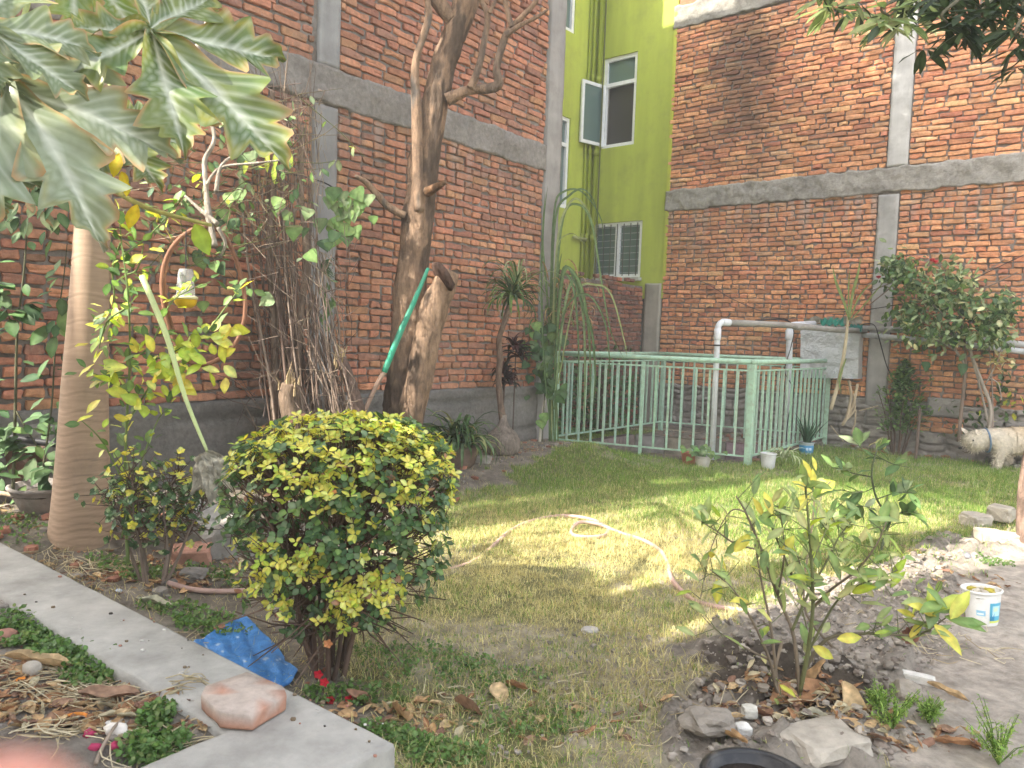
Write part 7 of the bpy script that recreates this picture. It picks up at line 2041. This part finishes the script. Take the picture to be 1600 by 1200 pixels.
for i, (x, y, Y_) in enumerate(hubs):
    p = D(x, y, Y_); mid = (top_ + p) / 2 + Vector((0, 0, .35))
    part('branch', M['stem'], t, lambda mb: tube(mb, [top_, mid, p + UP * .06, p], [.018, .012, .007, .004], 7, (.13, .12, .08), sub=6), smooth=True)
    for w_ in range(5 if x < 1480 else 8):
        c_ = p + rv(r, .055)
        for k in range(7):
            a = r.uniform(0, 6.28); dd = Vector((math.cos(a), math.sin(a) * .8, r.uniform(-.9, .15)))
            pale = x < 1460 and r.random() < (.75 if x < 1400 else .5)
            lf.add(c_ + dd * .02, dd, r.uniform(.09, .15), 'lance', r.choice(MGL if pale else MG), up=Vector((0, -.3, 1)) + rv(r, .3), width=.9)
for k in range(2600):     # the rest of the crown, above the view
    a = r.uniform(0, 6.28); q_ = r.random() ** .5; z = r.uniform(3.7, 6.0); rr_ = 1.7 * math.sin(math.pi * min(1, (z - 3.2) / 3.1)) ** .6
    p = Vector((mt.x - .0 + math.cos(a) * rr_ * q_, mt.y - .4 + math.sin(a) * rr_ * q_, z)); 
    if proj(p)[1] > -10: continue
    lf.add(p, rv(r, 1) + Vector((0, 0, -.6)), r.uniform(.13, .20), 'lance', r.choice(MG), width=1.3)
lf.build(t, 260)
for x, y in ((1322, 5), (1330, 18), (1345, 30), (1312, 12)): pass

# ------------------------------------------------------------------ the dog
def skin_mesh(name, verts, edges, radii, root=0, sub=2):
    me = bpy.data.meshes.new(name); me.from_pydata([tuple(v) for v in verts], edges, []); o = bpy.data.objects.new(name, me); COL.objects.link(o)
    md = o.modifiers.new('s', 'SKIN'); md.use_smooth_shade = True
    for i, rr_ in enumerate(radii): me.skin_vertices[0].data[i].radius = (rr_, rr_) if isinstance(rr_, float) else rr_
    me.skin_vertices[0].data[root].use_root = True
    sm = o.modifiers.new('u', 'SUBSURF'); sm.levels = sub; sm.render_levels = sub
    dg = bpy.context.evaluated_depsgraph_get(); ev = o.evaluated_get(dg); m2 = bpy.data.meshes.new_from_object(ev, depsgraph=dg)
    bpy.data.objects.remove(o); return m2
dY = 8.25
def dp(px, py, off=0.0): return D(px, py, dY + off)
gl = gz(5.6, 8.3)
V = [dp(1680, 690), dp(1640, 686), dp(1600, 690), dp(1566, 688), dp(1546, 684), dp(1530, 686), dp(1519, 691), dp(1509, 698),
     dp(1562, 705, -.07), dp(1560, 722, -.08), dp(1557, 735, -.08), dp(1551, 738, -.08),
     dp(1572, 705, .08), dp(1576, 720, .08), dp(1573, 731, .08), dp(1568, 733, .08),
     dp(1676, 706, -.08), dp(1668, 720, -.08), dp(1682, 730, -.08), dp(1678, 743, -.08), dp(1670, 745, -.08), 
     dp(1676, 706, .08), dp(1670, 718, .08), dp(1684, 727, .08), dp(1680, 738, .08), dp(1672, 740, .08), dp(1704, 680), dp(1722, 662)]
E_ = [(0, 1), (1, 2), (2, 3), (3, 4), (4, 5), (5, 6), (6, 7), (3, 8), (8, 9), (9, 10), (10, 11), (3, 12), (12, 13), (13, 14), (14, 15), (0, 16), (16, 17), (17, 18), (18, 19), (19, 20), (0, 21), (21, 22), (22, 23), (23, 24), (24, 25), (0, 26), (26, 27)]
RAD = [.150, .160, .170, .170, .120, .125, .125, .095, .07, .052, .045, .040, .07, .052, .045, .040, .085, .06, .042, .038, .036, .085, .06, .042, .038, .036, .04, .02]
me = skin_mesh('dog_body', V, E_, RAD, root=2)
ca_ = me.color_attributes.new('Col', 'FLOAT_COLOR', 'POINT'); n = len(me.vertices); co = np.zeros(n * 3); me.vertices.foreach_get('co', co); co = co.reshape(-1, 3)
nn_ = fbm(co[:, 0] * 18, co[:, 1] * 18, co[:, 2] * 18, 5, 3) - .5
nrm = np.zeros(n * 3); me.vertices.foreach_get('normal', nrm); nrm = nrm.reshape(-1, 3); co = co + nrm * nn_[:, None] * .012; me.vertices.foreach_set('co', co.ravel())
zc = smooth(co[:, 2], .30, .56)[:, None]; xc = (1 - smooth(co[:, 0], 5.35, 5.6))[:, None]
dc = np.array([.74, .57, .36]) * zc + np.array([.66, .57, .45]) * (1 - zc); dc = dc * (1 - xc) + np.array([.68, .61, .50]) * xc
dc = dc * (.85 + .5 * nn_[:, None] * .15); arr = np.ones((n, 4), np.float32); arr[:, :3] = dc; ca_.data.foreach_set('color', arr.ravel()); me.materials.clear(); me.materials.append(M['fur'])
t = thing('dog', (dp(1600, 735).x, dY, gl), 'shaggy cream coloured dog sniffing the ground at the right wall, cut by the frame edge', 'dog')
link(me, 'body', t)
# shaggy coat: short locks following the body, joined
def coat(mb):
    r = random.Random(9); tri = me.polygons; vs = me.vertices
    idx = r.sample(range(len(tri)), min(len(tri), 5200)) if len(tri) > 5200 else range(len(tri))
    for rep in range(2):
        for i in idx:
            f = tri[i]; c = f.center; nz_ = f.normal; dd = (nz_ * .5 + Vector((.35, 0, -.75)) + rv(r, .25)).normalized()
            if c.x < 5.45: dd = (nz_ * .9 + Vector((-.2, 0, -.5)) + rv(r, .4)).normalized()
            L = r.uniform(.015, .03) * (1.5 if c.x < 5.5 else 1); s = dd.cross(nz_ + rv(r, .2)).normalized() * .0035; col = arr[f.vertices[0], :3] * r.uniform(.85, 1.2)
            p = c + rv(r, .006); mb.add([p - s, p + s, p + dd * L * .6 + s * .7 + nz_ * .003, p + dd * L], [(0, 1, 2), (0, 2, 3)], tuple(np.clip(col, 0, 1)))
part('coat', M['fur'], t, coat, kind='stuff')
hd_ = dp(1521, 688)
for sgn, e in ((-1, -.075), (1, .055)):
    part('ear', M['fur'], t, lambda mb: mb.add(*(lambda T: ((T[0] @ (np.array([[.10, 0, -.03], [-.035, e * .4, .105], [0, -.3, .1]])) * .9 + np.array(tuple(hd_ + Vector((.01 if sgn < 0 else -.05, e, .045))))).tolist(), T[1], (.68, .60, .50)))(leaf_template('round', (.6, .55, .5), 3))), smooth=True)
    part('eye', M['black'], t, lambda mb: lathe(mb, hd_ + Vector((-.06, e * 1.25, .01)), [(.001, -.011), (.011, 0), (.001, .011)], 8, (.03, .02, .02), close=False), smooth=True)
part('nose', M['black'], t, lambda mb: rock(mb, dp(1500, 700, -.04), .020, .018, .015, 2, (.03, .03, .03), 0, 2, .1, .2), smooth=True)
part('collar', M['cloth'], t, lambda mb: tube(mb, [dp(1541, 688) + Vector((.028 * math.cos(a) - .03 * math.sin(a) * .6, .125 * math.cos(a), .13 * math.sin(a))) for a in [k * 2 * math.pi / 20 for k in range(21)]], .010, 6, (.16, .24, .36), cap=False), smooth=True)
part('mouth', M['cloth'], t, lambda mb: tube(mb, [dp(1504, 705, -.05), dp(1509, 707, -.075), dp(1515, 705, -.085)], .003, 4, (.10, .06, .05), sub=3), smooth=True)

# ------------------------------------------------------------------ fingertip at the lens
t0 = EYEP + ray(60, 1200) * .058
fd_ = (CR * .62 + CU * .55 + CF * .10).normalized()
tip = EYEP + ray(95, 1235) * .052
q = [tip - fd_ * .075, tip - fd_ * .05, tip - fd_ * .028, tip - fd_ * .012, tip - fd_ * .004, tip]
t = thing('finger', q[0], 'out of focus pink fingertip of the photographer at the lens', 'finger')
part('fingertip', M['skin'], t, lambda mb: tube(mb, q, [.0088, .0092, .0082, .0078, .0062, .0025], 20, (.7, .4, .34), sub=6), smooth=True)
part('nail', M['plastic'], t, lambda mb: rock(mb, tip - fd_ * .008 + CF * .0058, .0045, .0015, .006, 1, (.75, .52, .47), 0, 2, .02, .2), smooth=True)

# ------------------------------------------------------------------ unseen blocks and trees added to shade the garden from outside the view
hs = thing('house', (-6.2, -1.6, 0), 'plain cream plastered house behind the camera that shades the near beds', 'house')
nrmA = Vector((-SUN_AZ.y, SUN_AZ.x, 0))
mb = MB(); box(mb, (-6.6, -2.6, 1.81), Vector((3.0, 0, 0)), Vector((0, 4.2, 0)), UP * 1.81, (.55, .50, .42), .02); mb.build('wall', M['concrete'], hs, smooth=False)
mb = MB(); box(mb, (-6.6, -2.6, 3.70), Vector((3.25, 0, 0)), Vector((0, 4.45, 0)), UP * .08, (.4, .38, .36), .02); mb.build('roof', M['concrete'], hs, smooth=False)
mb = MB(); box(mb, (-3.1, -3.02, 4.2), Vector((1.5, 0, 0)), Vector((0, 3.0, 0)), UP * 4.2, (.5, .46, .4), .02); mb.build('shade_block', M['concrete'], hs, smooth=False)  # unseen tall block added to shade the path and the dug bed
def crown_tree(base, cz, rad_, n, label, seed, squash=.7, name='shade_tree', sh=(0, 0)):  # unseen trees, crowns placed for the shade they throw
    r = random.Random(seed); t = thing(name, base, label, 'tree', 'trees outside the garden view')
    b = Vector(base); c = Vector((b.x + sh[0], b.y + sh[1], cz))
    part('trunk', M['bark'], t, lambda mb: tube(mb, [b, lerp(b, c, .5) + rv(r, .1), c], [.22, .18, .1], 12, (.2, .16, .12), sub=6, wob=.15), smooth=True)
    mb = MB(); T = [leaf_template('lance', cc_, i) for i, cc_ in enumerate(MG)]
    for k in range(n):
        d_ = rv(r, 1).normalized() * r.random() ** .4
        p = c + Vector((d_.x * rad_, d_.y * rad_, d_.z * rad_ * squash))
        if float(vnoise(p.x * 1.6, p.y * 1.6, p.z * 1.6, seed)) < .36: continue
        if proj(p)[2] > 0 and -60 < proj(p)[0] < 1660 and proj(p)[1] > -60: continue
        dd = (rv(r, 1)).normalized(); xx = dd.orthogonal().normalized(); zz = xx.cross(dd); V_, F_, C_ = r.choice(T)
        mb.add((V_ @ (np.array([tuple(xx), tuple(dd), tuple(zz)]) * .34) + np.array(tuple(p))).tolist(), F_, C_)
    mb.build('crown', M['leaf_dull'], t, kind='stuff')
sdir2 = Vector((SUN_AZ.x, SUN_AZ.y, 0)); te = math.tan(SUN_EL)
def above(gx, gy, z): return Vector((gx, gy, 0)) + sdir2 * (z / te)
SHADE = [((3.9, 8.4), 6.6, 2.0, 3600, 'leafy tree by the left building, outside the view, shading the far lawn')]
a_ = above(4.6, 9.5, 7.4)
crown_tree((-5.6, 2.6, 0), 7.4, 2.35, 5200, SHADE[0][4], 1, .8, sh=(a_.x + 5.6, a_.y - 2.6))
a_ = above(7.2, 8.0, 9.0)
crown_tree((-4.6, .4, 0), 9.0, 3.1, 6500, 'tall leafy tree behind the house, outside the view, shading the right wall', 2, .8, sh=(a_.x + 4.6, a_.y - .4))

a_ = above(8.4, 11.2, 10.0)
crown_tree((-7.4, .0, 0), 10.0, 3.0, 7500, 'tallest leafy tree behind the house, outside the view, dappling the right wall', 3, .8, sh=(a_.x + 7.4, a_.y))

# ------------------------------------------------------------------ thin warm haze volume added to lift the blacks like lens glare
hm, hnt, hb_ = _mat('haze')
hnt.nodes.remove(hb_)
pv = hnt.nodes.new('ShaderNodeVolumePrincipled'); pv.inputs['Color'].default_value = (1, .97, .92, 1); pv.inputs['Density'].default_value = .009; pv.inputs['Anisotropy'].default_value = .2
hnt.links.new(pv.outputs[0], hnt.nodes['Material Output'].inputs['Volume'])
mb = MB(); box(mb, (0, 25, 6.2), Vector((75, 0, 0)), Vector((0, 75, 0)), UP * 8.0); o = mb.build('haze', hm, smooth=False); o['kind'] = 'stuff'; o['label'] = 'thin pale haze added to lift the dark tones like lens glare'; o['category'] = 'haze'
